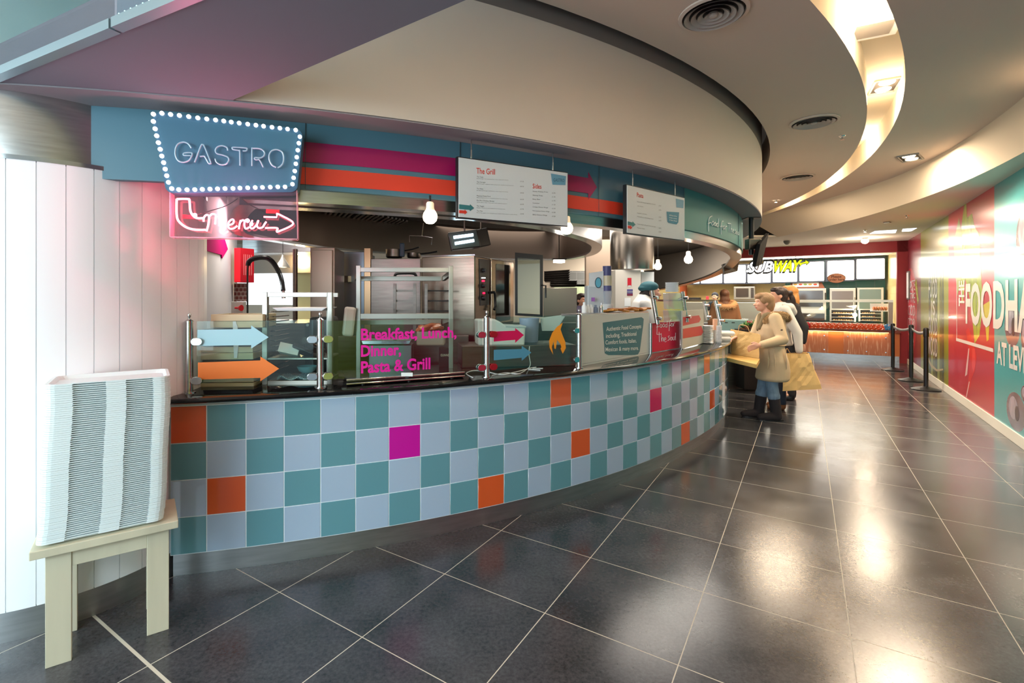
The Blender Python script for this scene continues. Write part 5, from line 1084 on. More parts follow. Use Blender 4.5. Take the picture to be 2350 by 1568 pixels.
hoodp = [P(.07, near*.12, z(1.245)), P(-.03, near*.175, z(1.27)), P(-.13, near*.13, z(1.25)), P(-.17, 0, z(1.22)), P(-.13, -near*.13, z(1.25)), P(-.03, -near*.17, z(1.28)), P(.07, -near*.11, z(1.25))]
hoodp = [P(.085, near*.085, z(1.24)), P(.01, near*.13, z(1.315)), P(-.10, near*.13, z(1.32)), P(-.175, near*.04, z(1.27)), P(-.175, -near*.06, z(1.28)), P(-.08, -near*.13, z(1.32)), P(.05, -near*.09, z(1.28))]
hb = smooth_pts(hoodp, 4); blob('hood_trim', [(hb[i], hb[i+1], .042, .042) for i in range(len(hb)-1)], M_furr, p1, .010, 3); fur('fur', hoodp, .040, mat('fur_tips', (190, 156, 112), .9), p1, 2600, .022)
blob('scarf', [(P(.09, near*.06, z(1.31)), P(.13, near*.03, z(1.16)), .035, .03), (P(.09, -near*.06, z(1.31)), P(.13, -near*.02, z(1.14)), .035, .03), (P(.05, near*.07, z(1.33)), P(.09, near*.06, z(1.31)), .03, .034)], mat('scarf_olive', (128, 112, 84), .9), p1, .009, 3)
blob('jeans', [(hip_n, kn_n, .090, .068), (kn_n, kn_n.lerp(an_n, .42), .068, .066), (hip_f, kn_f, .088, .066), (kn_f, kn_f.lerp(an_f, .42), .066, .062), (P(-.01, 0, z(.78)), (.12, .16, .1), (0, 0, P.deg))]+[(l.lerp(m_, .40)+P(.0, 0, 0)*0, l.lerp(m_, .43), .072, .072) for l, m_ in ((kn_n, an_n), (kn_f, an_f))], M_jean, p1, .009, 3)
for nm, k_, a_ in (('boot', kn_n, an_n), ('boot', kn_f, an_f)):
    q = k_.lerp(a_, .46); ft_ = Vector((a_.x, a_.y, 0)); bt = blob(nm, [(q, a_, .066, .060), (a_, ft_+Vector((0, 0, .055))-fw*.01, .058, .056), (ft_+Vector((0, 0, .052)), ft_+fw*.13+Vector((0, 0, .046)), .054, .048), (ft_+fw*.13+Vector((0, 0, .044)), ft_+fw*.18+Vector((0, 0, .040)), .048, .038)], M_boot, p1, .008, 3)
    mb = MB(); n_ = 20; so = [ft_+fw*(.055+.145*cos(2*pi*i/n_))+sdv*(.048*sin(2*pi*i/n_)) for i in range(n_)]; mb.prism(so, (0, 0, .014)); mb.build('sole', M_black, bt)
mb = MB(); pts = [P(-.01+.147*cos(2*pi*i/28), .184*sin(2*pi*i/28), z(.945)) for i in range(28)]; mb.tube(pts, .007, 6, closed=True); mb.build('waist_cord', mat('cord_beige', (176, 150, 116), .8), p1)
q_ = sh_n.lerp(el_n, .55)+sdv*.066; mb = MB(); mb.ell(q_, (.016, .008, .016), 6); mb.build('sleeve_badge', mat('badge_brown', (84, 66, 50), .6), p1)
def fold(a, b, r=.010): return blob('coat_fold', [(a, a.lerp(b, .5)+sdv*.012, r*.4, r), (a.lerp(b, .5)+sdv*.012, b, r, r*.4)], M_parka, p1, .006, 2)
for s0, s1, dz in ((.35, .75, 0), (.5, .9, .03)): a_ = sh_n.lerp(el_n, s0)+sdv*.047; b_ = sh_n.lerp(el_n, s1)+sdv*.042-fw*.02; fold(a_, b_)
fold(el_n+sdv*.038+fw*.03, el_n+sdv*.038-fw*.02+upv*.02)
for x_ in (-.09, .03, .10): fold(P(x_, near*.17, z(.90)), P(x_*1.1, near*.195, z(.66)), .012)

# --- generic clothed figure for the others
def figure(label, foot, H, deg, top_m, top_len, leg_m, shoe_m, hair, hair_m, skin=M_skin, pose=None, lean=0., bulk=1., face=False, sleeves=True, cap=None, vox=.011, stance=.09, hunch=0.):
    k = H/1.68; P = Pose(foot, deg); t = thing('person', label, 'person', foot); Z = lambda v: v*k
    lx = lambda zz: lean*max(0, (zz-.85))
    hc = (.02*k+lx(1.55)+hunch*.6, 0, Z(1.555)-hunch); pose = pose or {}
    fw = P(1, 0, 0)-P(0, 0, 0); up = Vector((0, 0, 1)); pr = []; co = []; hd = head_prims(P, hc, k*.98, pose.get('look', 0))
    pr += hd+[(P(lx(1.27), 0, Z(1.27)), P(lx(.92), 0, Z(.92)), .10*k, .115*k)]
    for sd, nm in ((1, 'L'), (-1, 'R')):
        s = P(lx(1.36), sd*.165*k, Z(1.36)); e, w, hf = pose.get(nm, ((.0, .235, 1.07), (.06, .24, .84), (0, 0, -1)))
        e = P(e[0]+lx(e[2]), sd*e[1]*k, Z(e[2])); w = P(w[0]+lx(w[2]), sd*w[1]*k, Z(w[2])); hv = (P(*hf)-P(0, 0, 0))
        pr += [(s, e, .042*k, .035*k), (e, w, .035*k, .024*k)]+hand(P, w, hv, (P(0, -sd, 0)-P(0, 0, 0))*.8+fw*.2, fw, k*.95, .35)
        if sleeves: co += [(s, e, .064*k*bulk, .054*k*bulk), (e, w-(w-e)*.1, .054*k*bulk, .040*k*bulk)]
        else: co += [(s, s.lerp(e, .72), .062*k, .054*k)]
        h = P(lx(.9), sd*.08*k, Z(.86)); kn = P(.02, sd*stance*k, Z(.48)); an = P(-.02+.05*sd*.5, sd*stance*k, Z(.09)); pr += [(h, kn, .07*k, .048*k), (kn, an, .048*k, .034*k), (an, an+fw*.12-up*.03, .03*k, .028*k)]
        pose['leg'+nm] = (h, kn, an)
    blob('body', pr, skin, t, .008, 3)
    kb = k*bulk; co += [('L', P, [(lx(top_len), 0, Z(top_len), .13*kb, .172*kb), (lx(top_len+.03), 0, Z(top_len+.03), .138*kb, .18*kb)]+[(lx(v), 0, Z(v), a*kb, b*kb) for v, a, b in ((.95, .128, .170), (1.05, .118, .158), (1.18, .125, .172), (1.30, .118, .182), (1.38, .108, .162), (1.43, .078, .10), (1.47, .058, .062)) if v > top_len+.05])]
    blob('top', co, top_m, t, vox, 4)
    blob('trousers', sum([[(pose['leg'+n_][0], pose['leg'+n_][1], .085*k, .062*k), (pose['leg'+n_][1], pose['leg'+n_][2], .062*k, .05*k)] for n_ in 'LR'], [])+[(P(lx(.88), 0, Z(.88)), (.115*k, .155*k, .11*k), (0, 0, P.deg))], leg_m, t, vox, 3)
    for n_ in 'LR':
        an = pose['leg'+n_][2]; g = Vector((an.x, an.y, 0)); blob('shoe', [(an+up*.04, g+up*.05, .048*k, .046*k), (g+up*.042, g+fw*.15+up*.036, .044*k, .036*k)], shoe_m, t, .009, 2)
    if hair: blob('hair', [(P(hc[0]+a*k, b*k, hc[2]+c*k), tuple(q*k for q in R3), (0, ro, P.deg)) if True else None for a, b, c, R3, ro in hair], hair_m, t, .009, 3)
    if cap: blob('cap', [(P(hc[0]+a*k, b*k, hc[2]+c*k), tuple(q*k for q in R3), (0, ro, P.deg)) for a, b, c, R3, ro in cap[0]], cap[1], t, .008, 2)
    if face: face_parts(P, hc, k*.98, pose.get('look', 0), t)
    return t, P, k, hc
cap_h = [(-.02, 0, .035, (.105, .088, .092), 0), (-.05, 0, -.02, (.065, .082, .085), 0), (.045, 0, .085, (.055, .07, .035), .3)]
# --- 2. dark ponytail, grey hoodie, holding the big bag
f2_ = FL(1790, 938, 0); f2_.z = 0
near2 = None
t2, P2, k2, h2 = figure('young woman with dark ponytail and pale grey hoodie holding a paper carrier bag', f2_, EH-(658-CY)/F*f2_.y, 168, M_hood, .88, mat('dark_jeans', (52, 58, 74), .8), mat('boot_tan', (142, 88, 52), .7), cap_h+[(-.13, 0, .03, (.055, .035, .04), .4), (-.175, 0, -.05, (.035, .03, .09), .3), (-.19, 0, -.14, (.025, .024, .06), .15)], M_haird,
    pose={'L': ((-.13, .22, 1.06), (-.14, .25, .80), (-.0, 0, -1)), 'R': ((.1, .2, 1.08), (.28, .12, 1.02), (1, 0, 0))}, bulk=1.1, face=True)
blob('hood', [(P2(-.09, s_*.09, 1.40*k2), P2(-.14, s_*.02, 1.33*k2), .055, .06) for s_ in (-1, 1)]+[(P2(-.02, s_*.11, 1.42*k2), P2(-.09, s_*.09, 1.40*k2), .04, .05) for s_ in (-1, 1)], M_hood, t2, .01, 3)
# --- 3. ginger haired woman in a dark top behind her
f3_ = Vector((A(1814, 684, 7.25).x, 7.25, 0))
figure('woman with long ginger hair and black top behind the grey hoodie', f3_, EH-(655-CY)/F*7.25, 158, mat('top_black', (30, 30, 34), .8), .84, mat('trousers_black', (34, 34, 38), .8), M_black, cap_h+[(-.07, .03, -.10, (.06, .07, .11), 0), (-.06, -.02, -.17, (.055, .07, .08), 0), (-.08, 0, -.06, (.05, .085, .1), 0)], M_hairg,
    pose={'L': ((-.12, .24, 1.08), (-.10, .27, .86), (0, 0, -1)), 'R': ((.1, .2, 1.1), (.25, .12, 1.05), (1, 0, 0))}, bulk=1.12)
# --- 4. customer with brown coat and fur hood, seen from behind
f4_ = Vector((A(1663, 684, 9.4).x, 9.4, 0))
t4, P4, k4, h4 = figure('customer in brown coat with fur hood seen from behind at the sandwich counter', f4_, EH-(664-CY)/F*9.4, 72, mat('coat_brown', (128, 88, 58), .85), .62, mat('trousers_black', (34, 34, 38), .8), M_black, cap_h+[(-.06, 0, -.08, (.065, .09, .10), 0), (-.08, 0, -.17, (.06, .085, .08), 0)], mat('hair_chestnut', (92, 58, 36), .55, bump=(70, .6, (1, 1, .12))), bulk=1.22)
hb4 = [P4(.04, .13, 1.43*k4), P4(-.06, .16, 1.40*k4), P4(-.14, .08, 1.35*k4), P4(-.15, -.08, 1.35*k4), P4(-.06, -.16, 1.40*k4), P4(.04, -.13, 1.43*k4)]
hs_ = smooth_pts(hb4, 4); blob('hood_trim', [(hs_[i], hs_[i+1], .05, .05) for i in range(len(hs_)-1)], mat('fur_tan', (186, 140, 96), .9), t4, .012, 3); fur('fur', hb4, .048, mat('fur_tips', (190, 156, 112), .9), t4, 900, .025)
# --- 5. shop assistant leaning over, dark cap and polo
f5_ = FS(-4.05, 0, -1.02)
figure('shop assistant in dark cap and dark polo shirt working behind the sneeze guard', Vector((f5_.x, f5_.y, 0)), 1.66, 215, mat('polo_dark', (44, 50, 60), .8), .9, mat('trousers_black', (34, 34, 38), .8), M_black, None, None, mat('skin_light', (226, 182, 150), .5), sleeves=False, lean=.28,
    pose={'L': ((.12, .27, 1.12), (.26, .14, .98), (.8, -.5, -.3)), 'R': ((.12, .25, 1.12), (.28, .10, .98), (.8, .4, -.3)), 'look': .3}, cap=([(-.01, 0, .045, (.103, .088, .088), 0), (-.05, 0, 0, (.07, .082, .08), 0)], mat('cap_navy', (28, 32, 42), .7)), face=True)
# --- 6. server in white behind the counter, facing right
f6_ = Vector((A(1462, 684, 5.85).x, 5.85, 0))
figure('server in white jacket and dark teal cap behind the counter, facing right', f6_, EH-(646-CY)/F*5.85+.07, -8, mat('jacket_white', (240, 238, 234), .7), .85, mat('trousers_black', (34, 34, 38), .8), M_black, [(-.075, 0, -.035, (.045, .07, .055), 0), (-.10, 0, -.065, (.035, .05, .04), 0), (-.03, .05, .0, (.05, .03, .05), 0), (-.03, -.05, .0, (.05, .03, .05), 0)], mat('hair_black', (36, 28, 26), .5),
    pose={'L': ((.14, .22, 1.10), (.32, .14, 1.02), (1, 0, 0)), 'R': ((.14, .22, 1.10), (.32, .16, 1.0), (1, 0, 0)), 'look': .0}, lean=.12, hunch=.07, cap=([(-.01, 0, .065, (.104, .090, .062), 0), (-.015, 0, .045, (.106, .092, .05), 0), (-.06, 0, .045, (.07, .08, .04), 0)], mat('cap_teal', (38, 88, 98), .7)), face=True, skin=mat('skin_rosy', (224, 166, 144), .5))
# --- 7. far cook
f7_ = Vector((A(1333, 684, 7.9).x, 7.9, 0))
figure('distant cook in dark lilac shirt between the deck oven and the coffee station', f7_, EH-(673-CY)/F*7.9, -60, mat('shirt_lilac', (92, 84, 110), .8), .86, mat('trousers_black', (34, 34, 38), .8), M_black, cap_h, M_haird)
# ---------------------------------------------------------------- bags
M_bag = mat('bag_kraft', (214, 176, 116), .7, bump=(10, .5, (1, 1, 1))); M_bagi = mat('bag_kraft_dark', (176, 136, 82), .75, bump=(10, .5, (1, 1, 1)))
def paper_bag(name_label, base4, top4, mats, handles):
    """base4, top4: four corners each, creased sides"""
    c = sum(base4, Vector())/4; t = thing('paper_bag', name_label, 'paper bag', c); random.seed(2); mb = MB(); n = 8; rows = []
    for j in range(9):
        s = j/8; row = []
        for i in range(4):
            a0, a1 = base4[i].lerp(top4[i], s), base4[(i+1) % 4].lerp(top4[(i+1) % 4], s)
            for q in range(n):
                p = a0.lerp(a1, q/n); v = (p-(c+Vector((0, 0, s*.3)))); v.z = 0; k = random.uniform(-.010, .010)*(1 if 0 < j else 0); gus = -.03*sin(pi*q/n)*sin(pi*min(1, s*1.2))*(1 if i % 2 else .15); row.append(p+v.normalized()*(k+gus))
        rows.append(row+[row[0]])
    mb.grid(rows, 0, False); mb.add(base4, [(0, 1, 2, 3)], 0); o = mb.build('sack', mats, t); sm = o.modifiers.new('s', 'SOLIDIFY'); sm.thickness = .0025
    for h in handles: mb = MB(); mb.tube(smooth_pts(h, 5), .0045, 6); mb.build('handle', mat('handle_twine', (190, 150, 100), .8), t)
    return t
b4 = [FL(1678, 815, .783)+Vector((.06, .10, 0)), FL(1741, 825, .783)+Vector((.06, .10, 0))]; b4 += [b4[1]+Vector((.05, .13, 0)), b4[0]+Vector((.05, .13, 0))]
zt4 = EH-(757-CY)/F*b4[0].y
t4_ = [Vector((p.x+dx, p.y, zt4+dz)) for p, dx, dz in zip(b4, (-.0, .02, .02, .0), (0, -.035, -.03, 0))]
paper_bag('upright brown paper bag standing on the plywood shelf in front of the parka', b4, t4_, M_bag, [[t4_[2]*.7+t4_[3]*.3, t4_[2]*.6+t4_[3]*.4+Vector((0, 0, .07)), t4_[2]*.35+t4_[3]*.65+Vector((0, 0, .07)), t4_[2]*.3+t4_[3]*.7]])
Yb = P2(-.14, .25, 0).y-.02
fbg = FA(1842, Yb, 4)
q = lambda x, y, w: fbg(*fbg.px(x, y, w), w)
b4 = [q(1796, 898, .06), q(1886, 893, .10), q(1880, 872, -.12), q(1800, 880, -.12)]; t4_ = [q(1802, 812, .05), q(1856, 812, .05), q(1852, 808, -.06), q(1806, 811, -.06)]
t_ = paper_bag('large crumpled kraft carrier bag hanging from the hand of the woman in the hoodie', b4, t4_, M_bag, [[q(1803, 812, .0), q(1806, 800, .0), q(1814, 812, .0)]])
# ---------------------------------------------------------------- right part of the counter top
def guardbar(x0, y0, x1, y1, Y0, Y1, lab):
    a, b = A(x0, y0, Y0), A(x1, y1, Y1); t = thing('guard_bar', lab, 'guard bar', b, 'tilted glass guard bars'); mb = MB(); mb.cone(a, b, .021, n=18); mb.build('bar', M_steel, t)
    for s in (.2, .82): q = a.lerp(b, s); mb = MB(); mb.cone(q+Vector((.0, -.012, 0)), q+Vector((.03, -.05, .0)), .016, n=14); mb.build('clamp_knob', M_chrome, t)
    return a, b
YG = FL(1500, 810, ZT).y
a1_, b1_ = guardbar(1496, 668, 1509, 745, YG+.05, YG-.02, 'left tilted steel bar of the glass guard over the crimson panel'); YG2 = FL(1566, 800, ZT).y
a2_, b2_ = guardbar(1566, 670, 1576, 740, YG2+.05, YG2-.02, 'right tilted steel bar of the glass guard over the crimson panel')
guardbar(1616, 692, 1624, 735, YG2+.9, YG2+.85, 'small tilted steel bar behind the plates, left of the brown coat'); guardbar(1642, 690, 1654, 746, YG2+.55, YG2+.5, 'tilted steel bar in front of the customer in the brown coat')
t = thing('guard_glass', 'tilted clear glass sheet between the two steel bars over the crimson panel', 'glass guard', a1_); mb = MB(); n_ = Vector((.05, -.08, .02)).normalized()*.008; c = [a1_.lerp(b1_, .05), a2_.lerp(b2_, .05), a2_.lerp(b2_, .95), a1_.lerp(b1_, .95)]; mb.hexa(c, [q+n_ for q in c]); mb.build('pane', M_wglass, t)
for px, pb, pt, lab in ((1493, 812, 742, 'slim steel support post at the left edge of the crimson panel'), (1565, 800, 735, 'slim steel support post between the crimson panel and the red arrows panel')):
    o = FL(px, pb, ZT); mb = MB(); mb.cone(o, o+Vector((0, 0, (pb-pt)/F*o.y)), .014, n=14); single(mb, 'support_post', M_steel, lab, 'support post', 'slim support posts')
# pastries on the text panel shelf
shf = Frame(pA+Vector((.02, .03, 0)), (pB-pA)); zsh = FPn.px(1400, 718)[1]
mb = MB(); mb.box(FPn(ur/2, zsh-.012, -.10), (ur, .18, .02), atan2(FPn.x.y, FPn.x.x)); single(mb, 'display_shelf', M_steel, 'narrow steel shelf behind the teal text panel', 'shelf')
for i in range(8):
    u = FPn.px(1404+i*11.5, 718, -.08)[0]; mb = MB(); ps_ = []
    for j in range(12): a = 2*pi*j/12; ps_.append((.055*cos(a)*(1+.1*sin(3*a+i)), .075*sin(a)*(1+.08*cos(2*a+i))))
    M_ = Matrix.Rotation(R_(30+i*17), 3, 'Z') @ Matrix.Rotation(R_(8*((i % 3)-1)), 3, 'X'); c = FPn(u, zsh+.012+.009*(i % 2), -.09)
    mb.add([c+M_ @ Vector((x, y, z)) for z in (-.006, .010) for x, y in ps_]+[c+M_ @ Vector((0, 0, .016))], [tuple(range(12))[::-1]]+[(j, (j+1) % 12, 12+(j+1) % 12, 12+j) for j in range(12)]+[(12+j, 12+(j+1) % 12, 24) for j in range(12)], 0, True)
    single(mb, 'flatbread', mat('flatbread_%d' % (i % 2), [(206, 142, 66), (188, 112, 44)][i % 2], .6, noise=(60, .3, (1, 1, 1))), '%s toasted flatbread from the left on the shelf above the text panel' % words(i+1), 'flatbread', 'toasted flatbreads')
# drinks area behind the panel
Yd = 4.6; zs_ = 1.20
mb = MB(); q = A(1376, 684, Yd+.15); mb.box((q.x, q.y, .62), (.36, .24, 1.2)); single(mb, 'drinks_cabinet', mat('cabinet_grey_white', (190, 194, 190), .4), 'low white cabinet carrying the drinks machines behind the text panel', 'cabinet')
t = thing('blender_stand', 'tall milkshake stand with purple and cream canister behind the text panel', 'drinks machine', A(1393, 720, Yd)); c = A(1393, 684, Yd); 
def ring(name, r, y0, y1, m, par, cc=None, r2=None):
    c_ = c if cc is None else cc; z0, z1 = EH-(y1-CY)/F*c_.y, EH-(y0-CY)/F*c_.y; mb = MB(); mb.cone((c_.x, c_.y, z0), (c_.x, c_.y, z1), r, r2 or r, 24); return mb.build(name, m, par)
M_pur = mat('purple_plastic', (88, 88, 138), .4); ring('purple_cap', .04, 611, 633, M_pur, t); ring('cream_canister', .044, 633, 656, mat('canister_cream', (220, 206, 176), .35), t); ring('purple_collar', .042, 656, 668, M_pur, t); ring('clear_jug', .036, 668, 698, mat('jug_clear', (196, 206, 222), .1, alpha=.55), t, r2=.046); ring('motor_base', .055, 698, 722, M_white, t)
t = thing('coffee_station', 'white coffee station with a round turquoise dial and clipped papers', 'coffee machine', A(1360, 720, Yd)); c2_ = A(1365, 684, Yd+.05); mb = MB(); mb.box((c2_.x, c2_.y, 1.5+(684-690)/F*Yd+.0), (.17, .14, .28)); mb.build('body', mat('station_white', (208, 214, 218), .4), t, .01)
mb = MB(); fcs = FA(1365, Yd-.03, 0); plate(mb, fcs, pxs(fcs, [(1352, 627), (1385, 622), (1385, 660), (1352, 658)]), -.01, 0); mb.build('paper', M_white, t); mb = MB(); u, z = fcs.px(1373, 649, .01); plate(mb, fcs, [(u+.030*cos(2*pi*i/24), z+.05*sin(2*pi*i/24)) for i in range(24)], .004, .012); mb.build('dial_rim', mat('dial_dark', (50, 70, 84), .4), t); mb = MB(); plate(mb, fcs, [(u+.025*cos(2*pi*i/24), z+.044*sin(2*pi*i/24)) for i in range(24)], .012, .014); mb.build('dial_face', mat('dial_turquoise', (110, 190, 212), .4), t)
mb = MB(); plate(mb, fcs, pxs(fcs, [(1357, 683), (1365, 683), (1365, 692), (1357, 692)], .05), .05, .053); mb.build('purple_label', mat('label_purple', (170, 110, 190), .5), t)
for i, (px, r, h, m, lab) in enumerate(((1341, .022, .09, M_white, 'white sauce bottle, leftmost of the row on the display shelf'), (1350, .018, .07, M_white, 'second small white bottle in the row on the display shelf'), (1357, .018, .07, M_white, 'third small white bottle in the row on the display shelf'), (1367, .02, .065, mat('jar_blue', (120, 134, 160), .4), 'blue banded jar between the white bottles and the steel shaker'), (1380, .016, .08, M_chrome, 'slim steel shaker at the right of the bottle row'))):
    u = FPn.px(px, 718, -.09)[0]; c_ = FPn(u, zsh, -.09); t = thing('condiment_bottle', lab, 'bottle', c_, 'bottles on the display shelf'); mb = MB(); mb.lathe([(0, 0), (r, .002), (r, h*.62), (r*.5, h*.78), (r*.5, h*.8)], c_, 16); mb.build('bottle', m, t); mb = MB(); mb.lathe([(r*.55, h*.8), (r*.5, h), (0, h)], c_, 12); mb.build('cap', m, t)
# cups and tubs above the crimson panel
Yc = YG2+.12; c_ = A(1544, 684, Yc); zq_ = FQ.px(1530, 742)[1]
mb = MB(); mb.box((c_.x, c_.y+.03, (ZT+zq_)/2), (.2, .2, zq_-ZT)); single(mb, 'white_carton', M_white, 'white carton standing behind the crimson panel', 'carton')
zz = zq_; z1 = EH-(670-CY)/F*Yc; nn_ = 7
for i in range(nn_):
    mb = MB(); h = (z1-zz)/nn_; zb0 = zz+i*h; M_cl = mat('tub_clear', (206, 216, 226), .15, alpha=.5); s_ = .078; mb.hexa([Vector((c_.x+x*s_*.9, c_.y+y*s_*.9, zb0+.001)) for x, y in ((-1, -1), (1, -1), (1, 1), (-1, 1))], [Vector((c_.x+x*s_, c_.y+y*s_, zb0+h*.92)) for x, y in ((-1, -1), (1, -1), (1, 1), (-1, 1))]); single(mb, 'clear_food_tub', M_cl, 'clear plastic takeaway tub, %s from the top of the stack behind the tilted glass' % words(nn_-i), 'food tub', 'stacked clear tubs', bevel=.004)
z2 = EH-(648-CY)/F*Yc
for i in range(5):
    mb = MB(); h = (z2-z1)/5; zb0 = z1+i*h; mb.lathe([(0, 0), (.062, 0), (.068, h*.9), (.064, h*.9), (.05, .004), (0, .004)], (c_.x-.01, c_.y, zb0), 24); single(mb, 'white_bowl', M_white, 'white paper bowl, %s from the top of the stack on the clear tubs' % words(5-i), 'bowl', 'stacked white bowls')
# plates, cups, foam boxes at the right end
oP = FL(1629, 790, ZT); hP = 42/F*oP.y/14
for i in range(14):
    mb = MB(); z0 = ZT+i*hP; mb.lathe([(0, .001), (.05, .001), (.085, hP*.8), (.082, hP*.9), (.048, .006), (0, .006)], (oP.x-.005, oP.y+.09, z0), 28); single(mb, 'dinner_plate', mat('plate_white', (232, 234, 232), .25), 'white square edged plate, %s from the top of the plate stack' % words(14-i) if False else 'white plate, %s from the top of the plate stack beside the arrows panel' % words(14-i), 'plate', 'stacked plates')
oC = FL(1652, 788, ZT); hC_ = 40/F*oC.y/12
for i in range(12):
    mb = MB(); mb.lathe([(0, 0), (.024, 0), (.032, hC_*.95), (.03, hC_*.95), (.022, .003), (0, .003)], (oC.x, oC.y+.02, ZT+i*hC_), 18); single(mb, 'paper_cup', mat('cup_white', (240, 236, 236), .4), 'white cup, %s from the top of the cup stack beside the plates' % words(12-i), 'cup', 'stacked cups')
mb = MB(); q = A(1641, 745, oC.y+.1); mb.box((q.x, q.y, q.z), (.04, .04, .13)); single(mb, 'wooden_block', mat('peach_wood', (224, 170, 140), .5), 'upright peach coloured block above the cup stack', 'block')
mb = MB(); mb.box((q.x, q.y, (ZT+q.z-.065)/2), (.03, .03, q.z-.065-ZT)); single(mb, 'block_stand', M_chrome, 'thin steel stand under the peach block', 'stand')
M_foam = mat('foam_white', (244, 240, 234), .6)
oF = FL(1664, 783, ZT)
for i, (dx, dy, dz, w_, lab) in enumerate(((-.01, .03, 0, .15, 'white foam takeaway box lying on the worktop beside the brown bag'), (.02, .05, .062, .19, 'white foam takeaway box with food prints on top of the other'))):
    t = thing('takeaway_box', lab, 'takeaway box', oF+Vector((dx, dy, dz)), 'foam takeaway boxes'); c_ = oF+Vector((dx, dy, dz)); 
    for nm, z0, z1, s0, s1 in (('base', 0, .028, .42, .5), ('lid', .030, .058, .5, .42)):
        mb = MB(); mb.hexa([c_+Vector((x*w_*s0, y*w_*.8*s0, z0)) for x, y in ((-1, -1), (1, -1), (1, 1), (-1, 1))], [c_+Vector((x*w_*s1, y*w_*.8*s1, z1)) for x, y in ((-1, -1), (1, -1), (1, 1), (-1, 1))]); mb.build(nm, M_foam, t, .004)
# teal crate with vegetables behind the counter end
YK = 8.2; q = A(1686, 752, YK); t = thing('teal_crate', 'grey-teal plastic crate with two slots behind the takeaway boxes', 'crate', (q.x, q.y, 1.0)); fk_ = FA(1686, YK, -6)
mb = MB(); plate(mb, fk_, pxs(fk_, [(1652, 733), (1716, 735), (1708, 757), (1654, 774)]), -.3, 0); mb.build('shell', mat('crate_teal', (118, 152, 154), .4), t, .01)
for x in (1663, 1679): mb = MB(); u, z = fk_.px(x, 740); plate(mb, fk_, [(u, z-.012), (u+.05, z-.012), (u+.05, z+.002), (u, z+.002)], .001, .003); mb.build('slot', M_dark, t)
u0_, zt0_ = fk_.px(1654, 774); mb = MB(); q_ = A(1690, 780, YK+.1); mb.box((q_.x, q_.y+.1, .45), (.6, .6, .9)); single(mb, 'side_table', M_steeld, 'dark side table under the teal crate', 'table')
random.seed(11)
for i, (px, py) in enumerate(((1704, 748), (1713, 744), (1722, 746), (1732, 743), (1726, 754), (1738, 750))):
    t = thing('herb_plant', '%s leafy green herb plant from the left behind the brown paper bag' % words(i+1), 'plant', A(px, py, YK-.2), 'herb plants'); c_ = A(px, py+6, YK-.2); mb = MB()
    for k in range(26):
        a = random.uniform(0, 2*pi); l = random.uniform(.03, .08); e = random.uniform(.3, 1.3); d = Vector((cos(a)*cos(e), sin(a)*cos(e), sin(e)))*l; s_ = d.cross(Vector((0, 0, 1))).normalized()*.014; b0 = c_+d*.5; mb.add([b0, b0+d*.5+s_, b0+d, b0+d*.5-s_], [(0, 1, 2, 3)])
    mb.build('leaves', mat('herb_green_%d' % (i % 2), [(52, 110, 60), (96, 140, 70)][i % 2], .5), t, fixn=False); mb = MB(); mb.lathe([(0, -.09), (.03, -.09), (.04, 0), (0, 0)], c_+Vector((0, 0, .01)), 14); mb.build('pot', mat('pot_brown', (92, 60, 42), .6), t)
mb = MB(); q_ = A(1722, 790, YK-.2); mb.box((q_.x, q_.y, .515), (.36, .3, EH-(762-CY)/F*(YK-.2)-.0)); single(mb, 'plant_shelf', M_dark, 'dark shelf carrying the herb plants', 'shelf')
# ================================================================= SANDWICH SHOP
WB = -1.55
def suz(px, py, w): return FS.px(px, py, w)
def splate(mb, pts, w0, w1, m=0): plate(mb, FS, pts, w0, w1, m)
# menu light boxes
M_lb = mat('light_box_white', (255, 255, 250), .4, emis=(255, 253, 242), es=3.2)
M_lbf = mat('light_box_frame', (52, 56, 66), .35)
edges = [(1560, 1605, 622, 651), (1609, 1657, 618, 650), (1662, 1711, 607, 649.5), (1716, 1768, 600, 649), (1774, 1829, 600, 647), (1835, 1891, 598, 645), (1899, 1960, 594.5, 643), (1966, 2030, 590.5, 640)]
ords = ['leftmost', 'second from the left', 'third from the left', 'fourth from the left', 'fifth from the left', 'third from the right', 'second from the right', 'rightmost']
M_mk = mat('menu_print_yellow', (238, 236, 160), .5, emis=(240, 236, 120), es=1.6); M_mk2 = mat('menu_print_orange', (244, 214, 150), .5, emis=(250, 210, 130), es=1.5)
for i, (a, b, c, d) in enumerate(edges):
    u0, z0 = suz(a, d, WB); u1, z1 = suz(b, d, WB); zz0 = (z0+z1)/2; zt = min(zz0+.53, 2.54); zt = zz0+.52
    t = thing('menu_light_box', 'glowing white menu light box over the sandwich shop, %s of eight' % ords[i], 'light box', FS((u0+u1)/2, zz0, WB), 'menu light boxes')
    mb = MB(); g = .05; splate(mb, [(u0-g, zz0-.035), (u1+g*.3, zz0-.035), (u1+g*.3, zt+.035), (u0-g, zt+.035)], WB-.10, WB-.005); mb.build('frame', M_lbf, t)
    mb = MB(); splate(mb, rrect(u0, zz0, u1, zt, .02, 3), WB-.005, WB+.002); mb.build('diffuser', M_lb, t)
    if i >= 3:
        for r in range(3):
            for c_ in range(2):
                mb = MB()
                uu = u0+(u1-u0)*(.1+.5*c_); zz = zz0+.09+r*.13; splate(mb, [(uu, zz), (uu+(u1-u0)*.3, zz), (uu+(u1-u0)*.3, zz+.018), (uu, zz+.018)], WB+.002, WB+.004); mb.build('menu_print', M_mk if i < 7 else M_mk2, t)
